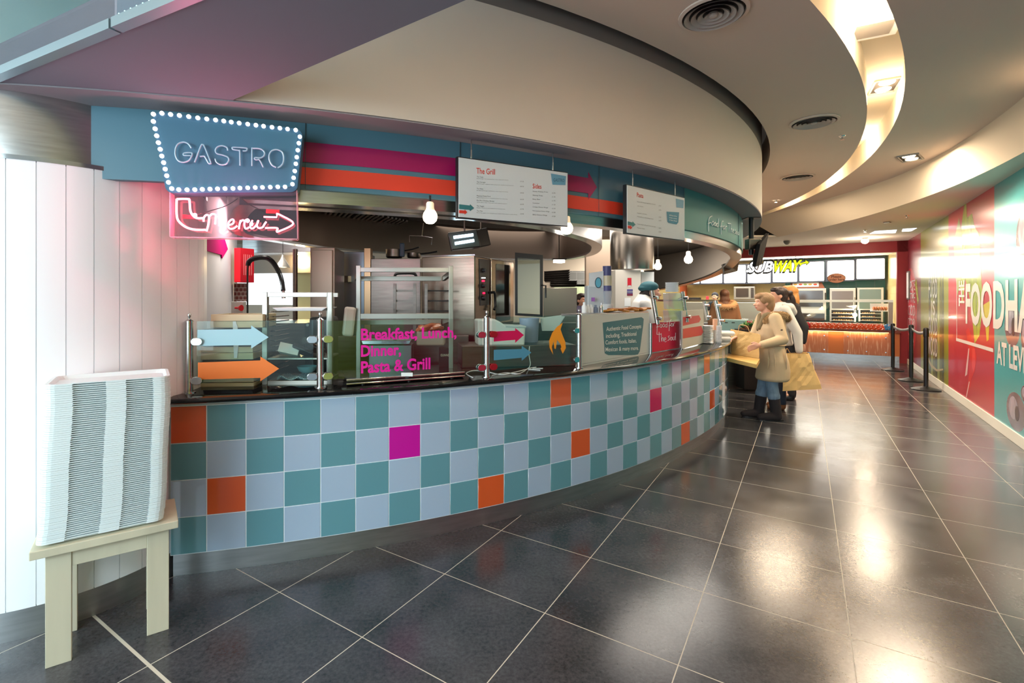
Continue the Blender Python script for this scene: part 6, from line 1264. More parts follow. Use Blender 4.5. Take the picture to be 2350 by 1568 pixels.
# ceiling strip lights of the shop front
mb = MB(); splate(mb, [(-7, 2.585), (-.4, 2.585), (-.4, 2.598), (-7, 2.598)], -1.2, -1.0); single(mb, 'shop_ceiling_light', mat('shop_light', (255, 255, 255), .4, emis=(255, 250, 240), es=2.5), 'long ceiling light strip above the menu light boxes', 'ceiling light')
# logo over the boxes
WL_ = -.02
lg = thing('shop_logo_sign', 'white and yellow arrowed sandwich shop logo sign in front of the light boxes', 'logo sign', FS(-2.5, 2.3, WL_))
def LG(x, y): return (1540+x*.2383, 520+y*.2383)       # enlarged part of the photograph
def logo(txt, xl, xr, yb, h, off, w, m, nm, sl=-.03, italic=.26):
    a = suz(*LG(xl, yb), WL_); b = suz(*LG(xr, yb+(xr-xl)*sl), WL_); hh = suz(*LG(xl, yb-h), WL_)[1]-a[1]
    vs, fs = text_mesh(txt, 1., off, 1., 'LEFT', .93); x0 = min(v.x for v in vs); x1 = max(v.x for v in vs); k = (b[0]-a[0]-italic*hh)/(x1-x0); mb = MB()
    P_ = [(a[0]+(v.x-x0)*k+italic*v.y*hh/.72, a[1]+(b[1]-a[1])*(v.x-x0)/(x1-x0)+v.y*hh/.72) for v in vs]
    mb.add([FS(u, z, w) for u, z in P_]+[FS(u, z, w-.02) for u, z in P_], list(fs)+[tuple(len(vs)+i for i in reversed(f)) for f in fs]); return mb.build(nm, m, lg, fixn=False)
M_lw = mat('logo_white', (250, 252, 255), .4, emis=(235, 242, 255), es=.9); M_ly = mat('logo_yellow', (222, 240, 20), .4, emis=(215, 240, 10), es=.9); M_lk = mat('logo_black', (18, 26, 20), .4)
logo('SUB', 728, 1008, 450, 118, .075, .015, M_lk, 'letter_outline'); logo('WAY', 958, 1274, 442, 118, .075, .016, M_lk, 'letter_outline')
logo('SUB', 738, 1000, 442, 100, .03, .024, M_lw, 'white_letters'); logo('WAY', 968, 1264, 434, 100, .035, .025, M_ly, 'yellow_letters')
def lpoly(pts, w0, w1, m, nm): mb = MB(); plate(mb, FS, [suz(*LG(x, y), WL_) for x, y in pts], w0, w1); mb.build(nm, m, lg)
lpoly([(1225, 345), (1255, 345), (1290, 335), (1283, 312), (1338, 346), (1302, 378), (1298, 360), (1262, 368), (1240, 392)], .0, .018, M_lk, 'arrow_outline')
lpoly([(1230, 352), (1262, 350), (1298, 338), (1294, 325), (1327, 345), (1306, 366), (1302, 352), (1262, 362), (1244, 380)], .018, .022, M_ly, 'yellow_arrow')
lpoly([(800, 445), (770, 448), (745, 440), (735, 458), (712, 425), (745, 405), (742, 420), (775, 425)], .0, .018, M_lk, 'arrow_outline')
lpoly([(795, 440), (770, 442), (743, 433), (735, 449), (719, 427), (739, 414), (740, 425), (775, 430)], .018, .022, M_lw, 'white_arrow')
for u in (-2.15, -3.0): mb = MB(); mb.cone(FS(u, 2.45, -.02), FS(u, 2.8, -.02), .006, n=6); mb.build('hanger', M_steeld, lg)
# oval sign
os_ = thing('order_here_sign', 'brown oval sign reading Please order here', 'sign', FS(-1.3, 2, -.02)); q0 = suz(1898, 638, -.02); q1 = suz(1941, 638, -.02); qt = suz(1920, 627.5, -.02)[1]; qb = suz(1920, 650, -.02)[1]
el = lambda s: [((q0[0]+q1[0])/2+(q1[0]-q0[0])/2*s*cos(2*pi*i/28), (qt+qb)/2+(qt-qb)/2*s*sin(2*pi*i/28)) for i in range(28)]
mb = MB(); plate(mb, FS, el(1), -.03, -.02); mb.build('border', mat('oval_dark', (70, 40, 28), .5), os_); mb = MB(); plate(mb, FS, el(.94), -.02, -.016); mb.build('face', mat('oval_brown', (204, 142, 108), .5), os_)
for s_, y in (('Please', 638), ('order here', 644.5)):
    a = suz(1908 if s_ == 'Please' else 1902, y, -.016); b = suz(1931 if s_ == 'Please' else 1938, y, -.016); mb = MB(); vs, fs = text_mesh(s_, 1., .02); x0 = min(v.x for v in vs); k = (b[0]-a[0])/(max(v.x for v in vs)-x0); mb.add([FS(a[0]+(v.x-x0)*k, a[1]+v.y*k*1.1, -.0145) for v in vs], fs); mb.build('lettering', mat('oval_text', (92, 44, 26), .5), os_, fixn=False)
# front counter
sc_ = thing('sandwich_counter', 'orange-brown panelled sandwich shop counter with a lit strip along its top', 'counter', FS(-2.5, 0, 0))
def wood_panel_mat(name, c, wh):
    m = mat(name, c, .45); nt = m.node_tree; b = nt.nodes['Principled BSDF']; tc = nt.nodes.new('ShaderNodeTexCoord'); mp = nt.nodes.new('ShaderNodeMapping'); mp.inputs['Scale'].default_value = (26, 26, 2.2); n = nt.nodes.new('ShaderNodeTexNoise'); n.inputs['Scale'].default_value = 1.6; n.inputs['Detail'].default_value = 6
    nt.links.new(tc.outputs['Object'], mp.inputs[0]); nt.links.new(mp.outputs[0], n.inputs[0]); r = nt.nodes.new('ShaderNodeValToRGB'); r.color_ramp.elements[0].position = .52; r.color_ramp.elements[0].color = (*lin(c), 1); r.color_ramp.elements[1].position = .72; r.color_ramp.elements[1].color = (*lin(wh), 1); nt.links.new(n.outputs[0], r.inputs[0]); nt.links.new(r.outputs[0], b.inputs[0]); return m
M_wp = wood_panel_mat('etched_wood_panel', (176, 112, 82), (214, 178, 152)); M_wo = mat('plain_orange_wood', (188, 112, 60), .4)
mb = MB(); sbox(mb, -6.4, -.2, .155, .70, -.55, .06); sbox(mb, -.2, -.15, .155, .70, .002, .06); mb.build('carcass', M_wo, sc_)
for a, b in ((-3.55, -2.62), (-2.55, -1.48), (-1.18, -.32)):
    mb = MB(); sbox(mb, a, b, .16, .70, .06, .085); p_ = mb.build('etched_panel', M_wp, sc_)
    for u in (a+.08, (a+b)/2, b-.08):
        for z in (.24, .58): mb = MB(); mb.cone(FS(u, z, .085), FS(u, z, .097), .014, n=10); mb.build('bolt', M_chrome, p_)
mb = MB(); sbox(mb, -6.4, -.14, .70, .755, -.02, .14); mb.build('top_ledge', mat('ledge_brown', (110, 52, 34), .4), sc_)
mb = MB(); sbox(mb, -6.3, -.35, .690, .699, .10, .13); mb.build('light_strip', mat('warm_strip_glow', (255, 220, 160), .4, emis=(255, 190, 110), es=7), sc_)
mb = MB(); sbox(mb, -6.4, -.15, 0, .155, -.4, .0); mb.build('steel_kick', M_steel, sc_)
mb = MB(); sbox(mb, -6.4, -.2, .755, .80, -.9, -.02); mb.build('worktop', M_steel, sc_)
area('counter_glow', FS(-3.3, .688, .115), (0, 0, R_(-34.2)), 5.8, .03, 16, (1, .66, .34))
# sneeze guard
sg = thing('sneeze_guard', 'steel framed glass sneeze guard along the sandwich counter', 'sneeze guard', FS(-2, .8, 0))
mb = MB(); sbox(mb, -6.4, -.26, 1.40, 1.455, -.05, .02); mb.build('top_rail', mat('rail_satin', (206, 196, 176), .3, .9), sg)
mb = MB(); mb.hexa([FS(-.34, .80, -.12), FS(-.26, .80, -.12), FS(-.26, .80, -.06), FS(-.34, .80, -.06)], [FS(-.34, 1.40, -.05), FS(-.26, 1.40, -.05), FS(-.26, 1.40, .02), FS(-.34, 1.40, .02)]); mb.build('end_support', mat('rail_satin', (206, 196, 176), .3, .9), sg)
mb = MB(); mb.hexa([FS(-6.2, .82, .04), FS(-.35, .82, .04), FS(-.35, .82, .046), FS(-6.2, .82, .046)], [FS(-6.2, 1.40, -.02), FS(-.35, 1.40, -.02), FS(-.35, 1.40, -.014), FS(-6.2, 1.40, -.014)]); mb.build('pane', M_glass, sg)
mb = MB(); u, z = suz(1925, 732, -.3); 
# back counter appliances
def sap(name, label, cat, px0, px1, py0, py1, w, m, d=.5, group=None, bev=.006):
    u0, z0 = suz(px0, py1, w); u1, z1 = suz(px1, py0, w); mb = MB(); splate(mb, [(u0, z0), (u1, z0), (u1, z1), (u0, z1)], w-d, w); t = thing(name, label, cat, FS((u0+u1)/2, z0, w), group); mb.build('body', m, t, bev); return t, (u0, u1, z0, z1)
M_al = mat('satin_aluminium', (206, 200, 186), .35, .85); M_gl = mat('dark_oven_glass', (66, 58, 52), .08, coat=.6); M_gl2 = mat('grey_cabinet_glass', (110, 100, 94), .12, coat=.5)
def win(t, px0, px1, py0, py1, w, m, nm='window'):
    u0, z0 = suz(px0, py1, w); u1, z1 = suz(px1, py0, w); mb = MB(); splate(mb, rrect(u0, z0, u1, z1, .012, 3), w, w+.012); return mb.build(nm, m, t)
wb = -1.6
bo, _ = sap('bread_oven', 'tall aluminium bread oven with two dark windows behind the sneeze guard', 'oven', 1809, 1896, 662, 733, wb, M_al)
win(bo, 1813, 1889, 667, 692, wb, M_gl); win(bo, 1813, 1889, 695, 704, wb, M_gl); win(bo, 1826, 1892, 720, 735, wb, M_gl, 'lower_window'); win(bo, 1812, 1893, 709, 718, wb, mat('panel_light', (206, 204, 196), .5), 'control_band')
mb = MB(); h0, h1 = suz(1894, 672, wb), suz(1894, 690, wb); mb.cone(FS(h0[0], h0[1], wb+.04), FS(h1[0], h1[1], wb+.04), .012, n=8); mb.build('handle', M_black, bo)
cpz = suz(1852, 662, wb)[1]; c_ = [suz(x, y, wb) for x, y in [(1809, 661.5), (1816, 649), (1886, 648), (1893, 661.5)]]
t = thing('oven_canopy', 'brown wooden canopy with a pictured food strip above the bread oven', 'canopy', FS(*c_[0])); mb = MB(); plate(mb, FS, c_, wb-.4, wb-.02); mb.build('hood', mat('canopy_brown', (126, 72, 48), .5), t)
mb = MB(); plate(mb, FS, [suz(x, y, wb) for x, y in [(1819, 659), (1819, 649), (1879, 648), (1879, 658)]], wb-.018, wb-.01); mb.build('picture_strip', mat('strip_cream', (232, 226, 212), .5), t)
for i, x in enumerate((1825, 1837, 1848, 1859, 1871)):
    mb = MB(); u, z = suz(x, 653, wb); mb.ell(FS(u, z, wb-.008), (.045, .006, .025), 6, M=Matrix.Rotation(R_(-34), 3, 'Z')); mb.build('food_picture', mat('food_pic%d' % (i % 3), [(190, 150, 70), (190, 70, 50), (120, 140, 70)][i % 3], .6), t)
pc1, _ = sap('proving_cabinet', 'left of the two aluminium proving cabinets with sliding doors', 'proving cabinet', 1904, 1964, 661, 712, wb, M_al, group='proving cabinets'); win(pc1, 1909, 1958, 668, 689, wb, M_gl2); win(pc1, 1909, 1958, 691, 708, wb, M_gl2)
pc2, _ = sap('proving_cabinet', 'right of the two aluminium proving cabinets, with a greenish window', 'proving cabinet', 1967, 2028, 660, 712, wb, M_al, group='proving cabinets'); win(pc2, 1972, 2022, 664, 687, wb, mat('greenish_cabinet_glass', (104, 118, 104), .12, coat=.5)); win(pc2, 1972, 2022, 690, 709, wb, mat('greenish_cabinet_glass', (104, 118, 104), .12))
# bread shelves below the cabinets
for k, (a, b, grp) in enumerate(((1906, 1962, 'left'), (1972, 2024, 'right'))):
    br, (u0, u1, z0, z1) = sap('bread_rack', '%s bread rack with three shelves of rolls under the proving cabinet' % grp, 'bread rack', a, b, 712, 738, wb, M_dark, d=.45, group='bread racks')
    for px in (a, b):
        u, _z = suz(px, 720, wb); mb = MB(); splate(mb, [(u-.02, z0), (u+.02, z0), (u+.02, z1), (u-.02, z1)], wb, wb+.04); mb.build('side_frame', M_al, br)
    for i, py in enumerate((719.5, 727.5, 735.5)):
        zz = suz((a+b)/2, py, wb)[1]; mb = MB(); splate(mb, [(u0+.02, zz-.014), (u1-.02, zz-.014), (u1-.02, zz), (u0+.02, zz)], wb-.02, wb+.10); mb.build('shelf', M_al, br)
        n = 8
        for j in range(n):
            if (k == 0 and i == 1 and j < 2) or (k == 1 and j > 5 and i != 2): continue
            u = u0+.05+(u1-u0-.1)*(j+.5)/n; r = (u1-u0-.1)/n*.48
            mb = MB(); mb.ell(FS(u, zz+r*.55, wb+.05), (r, r*1.3, r*.62), 6, M=Matrix.Rotation(R_(-34), 3, 'Z'))
            single(mb, 'bread_roll', mat('bread_gold', (222, 178, 110), .6) if (i+j) % 3 else mat('bread_brown', (186, 134, 78), .6), '%s bread roll on the %s shelf of the %s bread rack' % (['first', 'second', 'third', 'fourth', 'fifth', 'sixth', 'seventh', 'eighth'][j], ['top', 'middle', 'bottom'][i], grp), 'bread roll', 'bread rolls')
mw, _ = sap('microwave', 'stainless microwave oven on the back wall shelf between the two customers', 'microwave', 1684, 1732, 658, 687, wb, M_al); win(mw, 1689, 1718, 662, 682, wb, M_gl); win(mw, 1723, 1730, 661, 684, wb, M_steeld, 'control_panel')
ob, _ = sap('orange_box', 'tall orange box against the yellow tiles behind the clear tubs', 'box', 1560, 1574, 655, 700, -1.9, mat('orange_plastic', (214, 108, 58), .5), d=.2)
mb = MB(); u0, z1 = suz(1560, 684, wb); u1, z0 = suz(1798, 738, wb); splate(mb, [(u0, .0), (u1, 0), (u1, suz(1700, 694, wb)[1]), (u0, suz(1700, 694, wb)[1])], wb-.55, wb-.03); single(mb, 'back_counter', M_al, 'long aluminium back counter under the microwave', 'counter', bevel=.01)
u0, z1 = suz(1812, 735, wb); u1, _ = suz(2030, 735, wb); mb = MB(); splate(mb, [(u0, .0), (u1, 0), (u1, z1-.03), (u0, z1-.03)], wb-.5, wb); single(mb, 'back_counter', M_al, 'aluminium back counter under the bread racks', 'counter', bevel=.01)
dr_, _ = sap('drinks_shelf', 'dark low shelf with brown packets at the left of the yellow tiled wall', 'shelf', 1574, 1605, 683, 690, wb, M_dark, d=.3)
cu, (a, b, z0, z1) = sap('red_cup', 'red and white paper cup on the shop back counter', 'cup', 1620, 1626, 680, 692, wb+.1, mat('cup_red', (206, 60, 70), .5), d=.08)
# side pastry shelf at the right end
ps = thing('pastry_shelf', 'lit white shelf of orange pastries at the right end of the sneeze guard', 'shelf', FS(-.6, 1.2, -.3)); ws = -.35
u0, z0 = suz(1999, 713, ws); u1, z1 = suz(2041, 697, ws); mb = MB(); splate(mb, [(u0, z0-.02), (u1, z0-.02), (u1, z0), (u0, z0)], ws-.2, ws); mb.build('shelf', M_white, ps); mb = MB(); splate(mb, [(u0, z0), (u1, z0), (u1, z1), (u0, z1)], ws-.22, ws-.2); mb.build('back', M_white, ps)
for j in range(6):
    mb = MB(); u = u0+.03+(u1-u0-.06)*(j+.5)/6; mb.ell(FS(u, z0+.05, ws-.08), (.026, .07, .05), 6, M=Matrix.Rotation(R_(-34), 3, 'Z')); single(mb, 'pastry', mat('pastry_orange', (206, 120, 70), .5), '%s orange pastry from the left on the small lit shelf' % ['first', 'second', 'third', 'fourth', 'fifth', 'sixth'][j], 'pastry', 'pastries on the lit shelf')
lamp('heat_spot', FS(*suz(1963, 724, -.9), -.9), 10, (1, .9, .75), .03)
t = thing('heat_bulb', 'bright round bulb glowing above the crisp packets', 'lamp', FS(*suz(1962, 723, -.8), -.8)); mb = MB(); mb.ell(FS(*suz(1962, 723, -.8), -.8), (.05, .05, .05), 10); mb.build('globe', M_glow, t); mb = MB(); q = FS(*suz(1962, 719, -.8), -.8); mb.cone(q, q+Vector((0, 0, .4)), .008, n=6); mb.build('stem', M_steeld, t)
# crisp packets along the ledge
cc = [mat('crisp_red', (190, 24, 48), .25, coat=.6), mat('crisp_orange', (206, 84, 44), .25, coat=.6), mat('crisp_blue', (60, 130, 180), .25, coat=.5), mat('crisp_foil_highlight', (230, 190, 170), .3, .3)]
kinds = ['red', 'orange', 'blue']
protos = {}
def packet(kind):
    random.seed(kind+3); mb = MB(); rows = []
    for i in range(9):
        z = -.075+.15*i/8; f = 1-abs(i/4-1)**3; w = .055*(.92+.08*f)
        rows.append([Vector((-w+2*w*j/6, -(.003+.024*f*(1-abs(j/3-1)**2.5))+random.uniform(-.011, .011), z)) for j in range(7)]+[Vector((w-2*w*j/6, (.003+.024*f*(1-abs(j/3-1)**2.5))+random.uniform(-.011, .011), z)) for j in range(7)])
    mb.grid([r+[r[0]] for r in rows], 0, False)
    for i in range(len(mb.mi)):
        if random.random() < .16: mb.mi[i] = 1  # random pale faces: foil label patches that also paint in highlights
    o = mb.build('crisp_packet', [cc[kind], cc[3]]); return o
np_ = 30; u = -3.35; used = {}
nums = lambda i: ['first', 'second', 'third', 'fourth', 'fifth', 'sixth', 'seventh', 'eighth', 'ninth', 'tenth', 'eleventh', 'twelfth', 'thirteenth', 'fourteenth', 'fifteenth', 'sixteenth', 'seventeenth', 'eighteenth', 'nineteenth', 'twentieth', 'twenty-first', 'twenty-second', 'twenty-third', 'twenty-fourth', 'twenty-fifth', 'twenty-sixth', 'twenty-seventh', 'twenty-eighth', 'twenty-ninth', 'thirtieth'][i]
cnt = {0: 0, 1: 0, 2: 0}
tot = 34
for i in range(tot):
    uu = -3.2+i*(2.98/tot); kind = 2 if i >= tot-2 else (0 if uu < -1.85 else 1)
    if kind not in protos: protos[kind] = packet(kind); o = protos[kind]
    else: o = protos[kind].copy(); COL.objects.link(o)
    random.seed(i); p = FS(uu, .755+.066, .085); o.location = p; o.rotation_euler = (R_(-18+random.uniform(-8, 8)), R_(random.uniform(-32, 32)), R_(-34.2)+R_(random.uniform(-10, 10)))
    k = cnt[kind]; cnt[kind] += 1
    tag(o, '%s %s crisp packet from the left along the counter ledge' % (nums(k), kinds[kind]), 'crisp packet', 'crisp packets on the ledge')
# camera side ceiling spot by the shop front
mb = MB(); p = FL(1985, 547, 2.80); mb.ell(p-Vector((0, 0, .06)), (.07, .07, .06), 8); t = thing('ceiling_spotlight', 'bright round spotlight on the low ceiling in front of the sandwich shop', 'spotlight', p); mb.build('globe', M_glow, t); mb = MB(); mb.cone(p, p-Vector((0, 0, .03)), .05, n=16); mb.build('base', M_steel, t); lamp('spot_light', p-Vector((0, 0, .16)), 25, WARM, .04)
fx = thing('notice_frame', 'narrow framed white notice on the wall corner beside the shop opening', 'frame', FS(.0, 1.6, .01)); a = FS.px(2065, 625, .02); 
u0, z1 = suz(2064.5, 623, .02); u1, z0 = suz(2073, 686, .02); mb = MB(); mb.hexa([FW(US*(WL-.35), 1.47, .001), FW(US*(WL-.02), 1.47, .001), FW(US*(WL-.02), 1.47, .03), FW(US*(WL-.35), 1.47, .03)], [FW(US*(WL-.35), 2.10, .001), FW(US*(WL-.02), 2.10, .001), FW(US*(WL-.02), 2.10, .03), FW(US*(WL-.35), 2.10, .03)]); mb.build('frame', mat('frame_grey', (120, 116, 116), .4), fx)
mb = MB(); mb.hexa([FW(US*(WL-.32), 1.50, .03), FW(US*(WL-.05), 1.50, .03), FW(US*(WL-.05), 1.50, .033), FW(US*(WL-.32), 1.50, .033)], [FW(US*(WL-.32), 2.07, .03), FW(US*(WL-.05), 2.07, .03), FW(US*(WL-.05), 2.07, .033), FW(US*(WL-.32), 2.07, .033)]); mb.build('notice', M_white, fx)
# ================================================================= MURAL ON THE RIGHT WALL
mu = thing('wall_mural', 'glossy printed food mural with fruit, vegetables and large white lettering on the right wall', 'mural', FW(US*6, .12, 0))
def mc(n, c): return mat('mural_'+n, c, .28, coat=.22)
def wz(px, py): return FW.px(px, py, .004)
def wpoly(pts, m, w0, nm='print_shape', th=.0005):
    mb = MB(); plate(mb, FW, pts, w0*.35, w0*.35+th); mb.build(nm, m, mu); 
uB = [wz(x, 700)[0] for x in (2066, 2112.7, 2176, 2281)]+[US*2.2, US*-.4, US*-3]
cols = [mc('dark_crimson', (122, 24, 46)), mc('olive', (136, 140, 30)), mc('crimson', (190, 30, 60)), mc('teal', (56, 164, 172)), mc('crimson', (190, 30, 60)), mc('olive', (136, 140, 30))]
for i in range(6):
    wpoly([(uB[i], .10), (uB[i+1], .10), (uB[i+1], 2.80), (uB[i], 2.80)], cols[i], .001, 'colour_panel')
def ell_px(cx, cy, rx, ry, m, w, nm='print_shape', rot=0., n=22):
    a = wz(cx-rx, cy); b = wz(cx+rx, cy); t = wz(cx, cy-ry); d = wz(cx, cy+ry); uc = wz(cx, cy)[0]; ru = abs(b[0]-a[0])/2; rz = abs(t[1]-d[1])/2; zc = (t[1]+d[1])/2
    wpoly([(uc+ru*cos(2*pi*i/n)*cos(rot)-rz*sin(2*pi*i/n)*sin(rot)*.3, zc+rz*sin(2*pi*i/n)) for i in range(n)], m, w, nm)
g1_, g2_, g3_ = mat('mural_leaf_green', (168, 190, 60), .24, coat=.5, noise=(8, .3, (1, 1, .2))), mc('dark_green', (62, 72, 38)), mc('pale_green', (150, 160, 84))
pxp = lambda pts: [wz(x, y) for x, y in pts]
# radish slice on the dark panel
ell_px(2089, 715, 14, 100, mc('radish_red', (178, 26, 50)), .003); ell_px(2088, 712, 10, 82, mc('radish_pink', (206, 80, 96)), .0045)
for i in range(12): ell_px(2080+random.uniform(0, 16), 640+i*13, 1.2, 7, mc('radish_white', (236, 190, 196)), .006)
wpoly(pxp([(2099, 650), (2103, 640), (2108, 690), (2106, 700)]), g1_, .006)
# asparagus bundle
for i, x in enumerate((2131, 2136, 2141, 2146, 2151, 2156, 2161)):
    wpoly(pxp([(x, 655+i*4), (x+2.2, 600+9*(i % 3)), (x+4.6, 655+i*4), (x+4.6, 880+i*3), (x, 876+i*3)]), (g2_, g3_, mc('olive_dark', (92, 94, 34)))[i % 3], .003+.0006*(i % 2))
wpoly(pxp([(2130, 820), (2137, 836), (2150, 848), (2164, 846), (2164, 850), (2150, 853), (2136, 842), (2130, 828)]), mc('string', (186, 160, 90)), .006)
# corn / chilli on the crimson panel
wpoly(pxp([(2196, 600), (2212, 470), (2216, 455), (2219, 500), (2230, 490), (2236, 520), (2247, 540), (2250, 620), (2255, 700), (2247, 770), (2236, 790), (2228, 700), (2215, 640), (2208, 700)]), g1_, .003)
wpoly(pxp([(2188, 560), (2200, 500), (2208, 540), (2206, 640), (2196, 680)]), g3_, .004); wpoly(pxp([(2256, 700), (2272, 690), (2268, 780), (2264, 784)]), mc('corn_yellow', (206, 190, 46)), .004)
wpoly(pxp([(2216, 760), (2222, 752), (2234, 790), (2240, 820), (2237, 850), (2229, 870), (2224, 895), (2217, 912), (2222, 870), (2226, 830), (2222, 795)]), mc('chilli_red', (214, 24, 38)), .003)
wpoly(pxp([(2222, 800), (2224, 800), (2219, 860), (2214, 864)]), mc('highlight', (232, 190, 190)), .0046); wpoly(pxp([(2223, 876), (2225, 876), (2218, 912), (2216, 912)]), mc('highlight', (232, 190, 190)), .0046)
wpoly(pxp([(2231, 800), (2237, 800), (2238, 840), (2234, 856), (2230, 840)]), mc('chilli_light', (232, 60, 66)), .0046)
# dark plums on the teal panel
pl, ph_, pk_ = mat('mural_plum_grey', (96, 94, 116), .24, coat=.5, noise=(7, .45, (1, 1, .35))), mat('mural_plum_light', (164, 160, 182), .24, coat=.5, noise=(9, .3, (1, 1, .35))), mc('plum_dark', (52, 40, 56))
for cx, cy, rx, ry in ((2350, 545, 20, 64), (2322, 745, 18, 52), (2330, 945, 22, 44), (2352, 770, 10, 46), (2352, 905, 10, 20)):
    ell_px(cx, cy, rx, ry, pl, .003); ell_px(cx-rx*.25, cy-ry*.2, rx*.45, ry*.6, ph_, .0045); ell_px(cx+rx*.15, cy+ry*.1, rx*.22, ry*.4, pk_, .006)
for cx, cy in ((2450, 620), (2480, 880), (2600, 700)): ell_px(cx, cy, 40, 90, pl, .003); ell_px(cx-10, cy-20, 18, 50, ph_, .0045)
M_mw = mat('mural_white', (240, 240, 240), .25, coat=.5)
def wtext(txt, xl, xr, yb, yt, nm='white_lettering', off=.03, w=.0042, vert=False, yb2=None):
    (u0, z0), (u1, _) = wz(xl, yb), wz(xr, yb); h = wz(xl, yt)[1]-z0; vs, fs = text_mesh(txt, 1., off); x0 = min(v.x for v in vs); x1 = max(v.x for v in vs); y1 = .72
    mb = MB()
    if vert:    # reading upwards
        k = h/(x1-x0); mb.add([FW(u0+(u1-u0)*(1-v.y/y1), z0+(v.x-x0)*k, w) for v in vs], fs)
    else: mb.add([FW(u0+(u1-u0)*(v.x-x0)/(x1-x0), z0+v.y*h/y1, w) for v in vs], fs)
    mb.build(nm, M_mw, mu, fixn=False)
uF0, uF1 = wz(2216, 700)[0], wz(2350, 700)[0]
# the word runs on past the right edge of the picture
u_end = uF0+(uF1-uF0)*8/5.85
zF0, zF1 = wz(2216, 739)[1], wz(2216, 651)[1]
vs, fs = text_mesh('FOODHALL', 1., .03); x0 = min(v.x for v in vs); x1 = max(v.x for v in vs); mb = MB()
mb.add([FW(uF0+(u_end-uF0)*(v.x-x0)/(x1-x0), zF0+v.y*(zF1-zF0)/.72, .0042) for v in vs], fs); mb.build('white_lettering', M_mw, mu, fixn=False)
wtext('THE', 2200, 2213, 703, 645, vert=True)
uA0, uA1 = wz(2287, 800)[0], wz(2350, 800)[0]; zA0, zA1 = wz(2290, 833)[1], wz(2290, 783)[1]; u_end = uA0+(uA1-uA0)*1.45
vs, fs = text_mesh('AT LEVEL 1', 1., .03); x0 = min(v.x for v in vs); x1 = max(v.x for v in vs); mb = MB()
mb.add([FW(uA0+(u_end-uA0)*(v.x-x0)/(x1-x0), zA0+v.y*(zA1-zA0)/.72, .0042) for v in vs], fs); mb.build('white_lettering', M_mw, mu, fixn=False)
def wline(x0, y0, x1, y1, t, nm='white_line'):
    a, b = wz(x0, y0), wz(x1, y1); zz = (a[1]+b[1])/2 if abs(x0-x1) > 5 else None
    if zz: wpoly([(a[0], a[1]-t), (b[0], a[1]-t), (b[0], a[1]+t), (a[0], a[1]+t)], M_mw, .008, nm)
    else: wpoly([(a[0]-t, b[1]), (a[0]+t, b[1]), (a[0]+t, a[1]), (a[0]-t, a[1])], M_mw, .008, nm)
wline(2194, 779, 2279, 806, .022); wline(2195.5, 640, 2195.5, 779, .012); wline(2195, 612, 2420, 545, .022)
for txt, yb, yt in (('FOOD', 683, 642), ('IS', 722, 690), ('GOOD', 764, 726), ('MOOD', 810, 770)): wtext(txt, 2131 if txt != 'IS' else 2137, 2151 if txt != 'IS' else 2146, yb, yt, off=.02)
for txt, yb, yt in (('A TASTE', 668, 645), ('OF THE', 694, 672), ('GOOD', 722, 699), ('FOOD', 750, 727)): wtext(txt, 2080, 2100, yb, yt, off=.0)

# ================================================================= CEILING FITTINGS
def diffuser(px, py, r, label):
    c = FL(px, py, 3.18); t = thing('ceiling_diffuser', label, 'air vent', c, 'round ceiling diffusers')
    mb = MB(); mb.lathe([(r*1.1, -.002), (r*1.1, -.012), (r*.98, -.016), (r*.97, .0)], c, 40); mb.build('rim', M_ceil, t)
    mb = MB(); mb.lathe([(r*.97, -.001), (0, -.001)], c, 40); mb.build('dark_throat', M_dark, t)
    for k in range(4):
        a = r*(.92-.21*k); mb = MB(); mb.lathe([(a, -.020), (a-.028, -.004), (a-.030, -.006), (a-.003, -.023)], c, 40); mb.build('louvre_ring', mat('diffuser_grey', (176, 168, 162), .5), t)
    mb = MB(); mb.lathe([(r*.17, -.004), (r*.12, -.022), (0, -.026)], c, 24); mb.build('centre_cap', mat('diffuser_grey', (176, 168, 162), .5), t)
diffuser(1637, 30, .175, 'largest and nearest round ceiling air diffuser at the top of the picture'); diffuser(1868, 279, .185, 'middle one of the three round ceiling air diffusers'); diffuser(1830, 406, .185, 'farthest of the three round ceiling air diffusers')
def sprinkler(px, py, z, label):
    c = FL(px, py, z); mb = MB(); mb.lathe([(.03, 0), (.026, -.008), (.008, -.010), (.007, -.035), (.02, -.037), (.02, -.04), (0, -.04)], c, 16); single(mb, 'ceiling_sprinkler', M_chrome, label, 'sprinkler', 'ceiling sprinklers')
sprinkler(1933, 312, 3.18, 'fire sprinkler on the ceiling right of the middle air diffuser'); sprinkler(1781, 460, 3.18, 'small fire sprinkler on the ceiling beside the cream drum'); sprinkler(2081, 495, 2.80, 'fire sprinkler on the low ceiling near the mural wall'); sprinkler(1985, 528, 2.80, 'fire sprinkler just above the bright round spotlight')
def twin(px, py, z, label, deg, L=.34, Wd=.19):
    c = FL(px, py, z); t = thing('twin_downlight', label, 'downlight', c, 'twin recessed downlights'); M_ = Matrix.Rotation(R_(deg), 3, 'Z')
    mb = MB()
    for s in (-1, 1): mb.box(c+M_ @ Vector((0, s*Wd/2, -.008)), (L, .014, .016), 0, 0, M_); mb.box(c+M_ @ Vector((s*L/2, 0, -.008)), (.014, Wd, .016), 0, 0, M_)
    mb.build('frame', mat('downlight_frame', (150, 146, 140), .4, .5), t); mb = MB(); mb.box(c-Vector((0, 0, .001)), (L, Wd, .004), 0, 0, M_); mb.build('recess', M_dark, t)
    for s in (-1, 1): mb = MB(); mb.lathe([(.062, -.005), (.055, -.014), (0, -.018)], c+M_ @ Vector((s*.085, 0, 0)), 24); mb.build('lamp_lens', M_glow, t)
    lamp('downlight', c-Vector((0, 0, .06)), 60, WARM, .05, spot=168, aim=(c.x, c.y, 0))
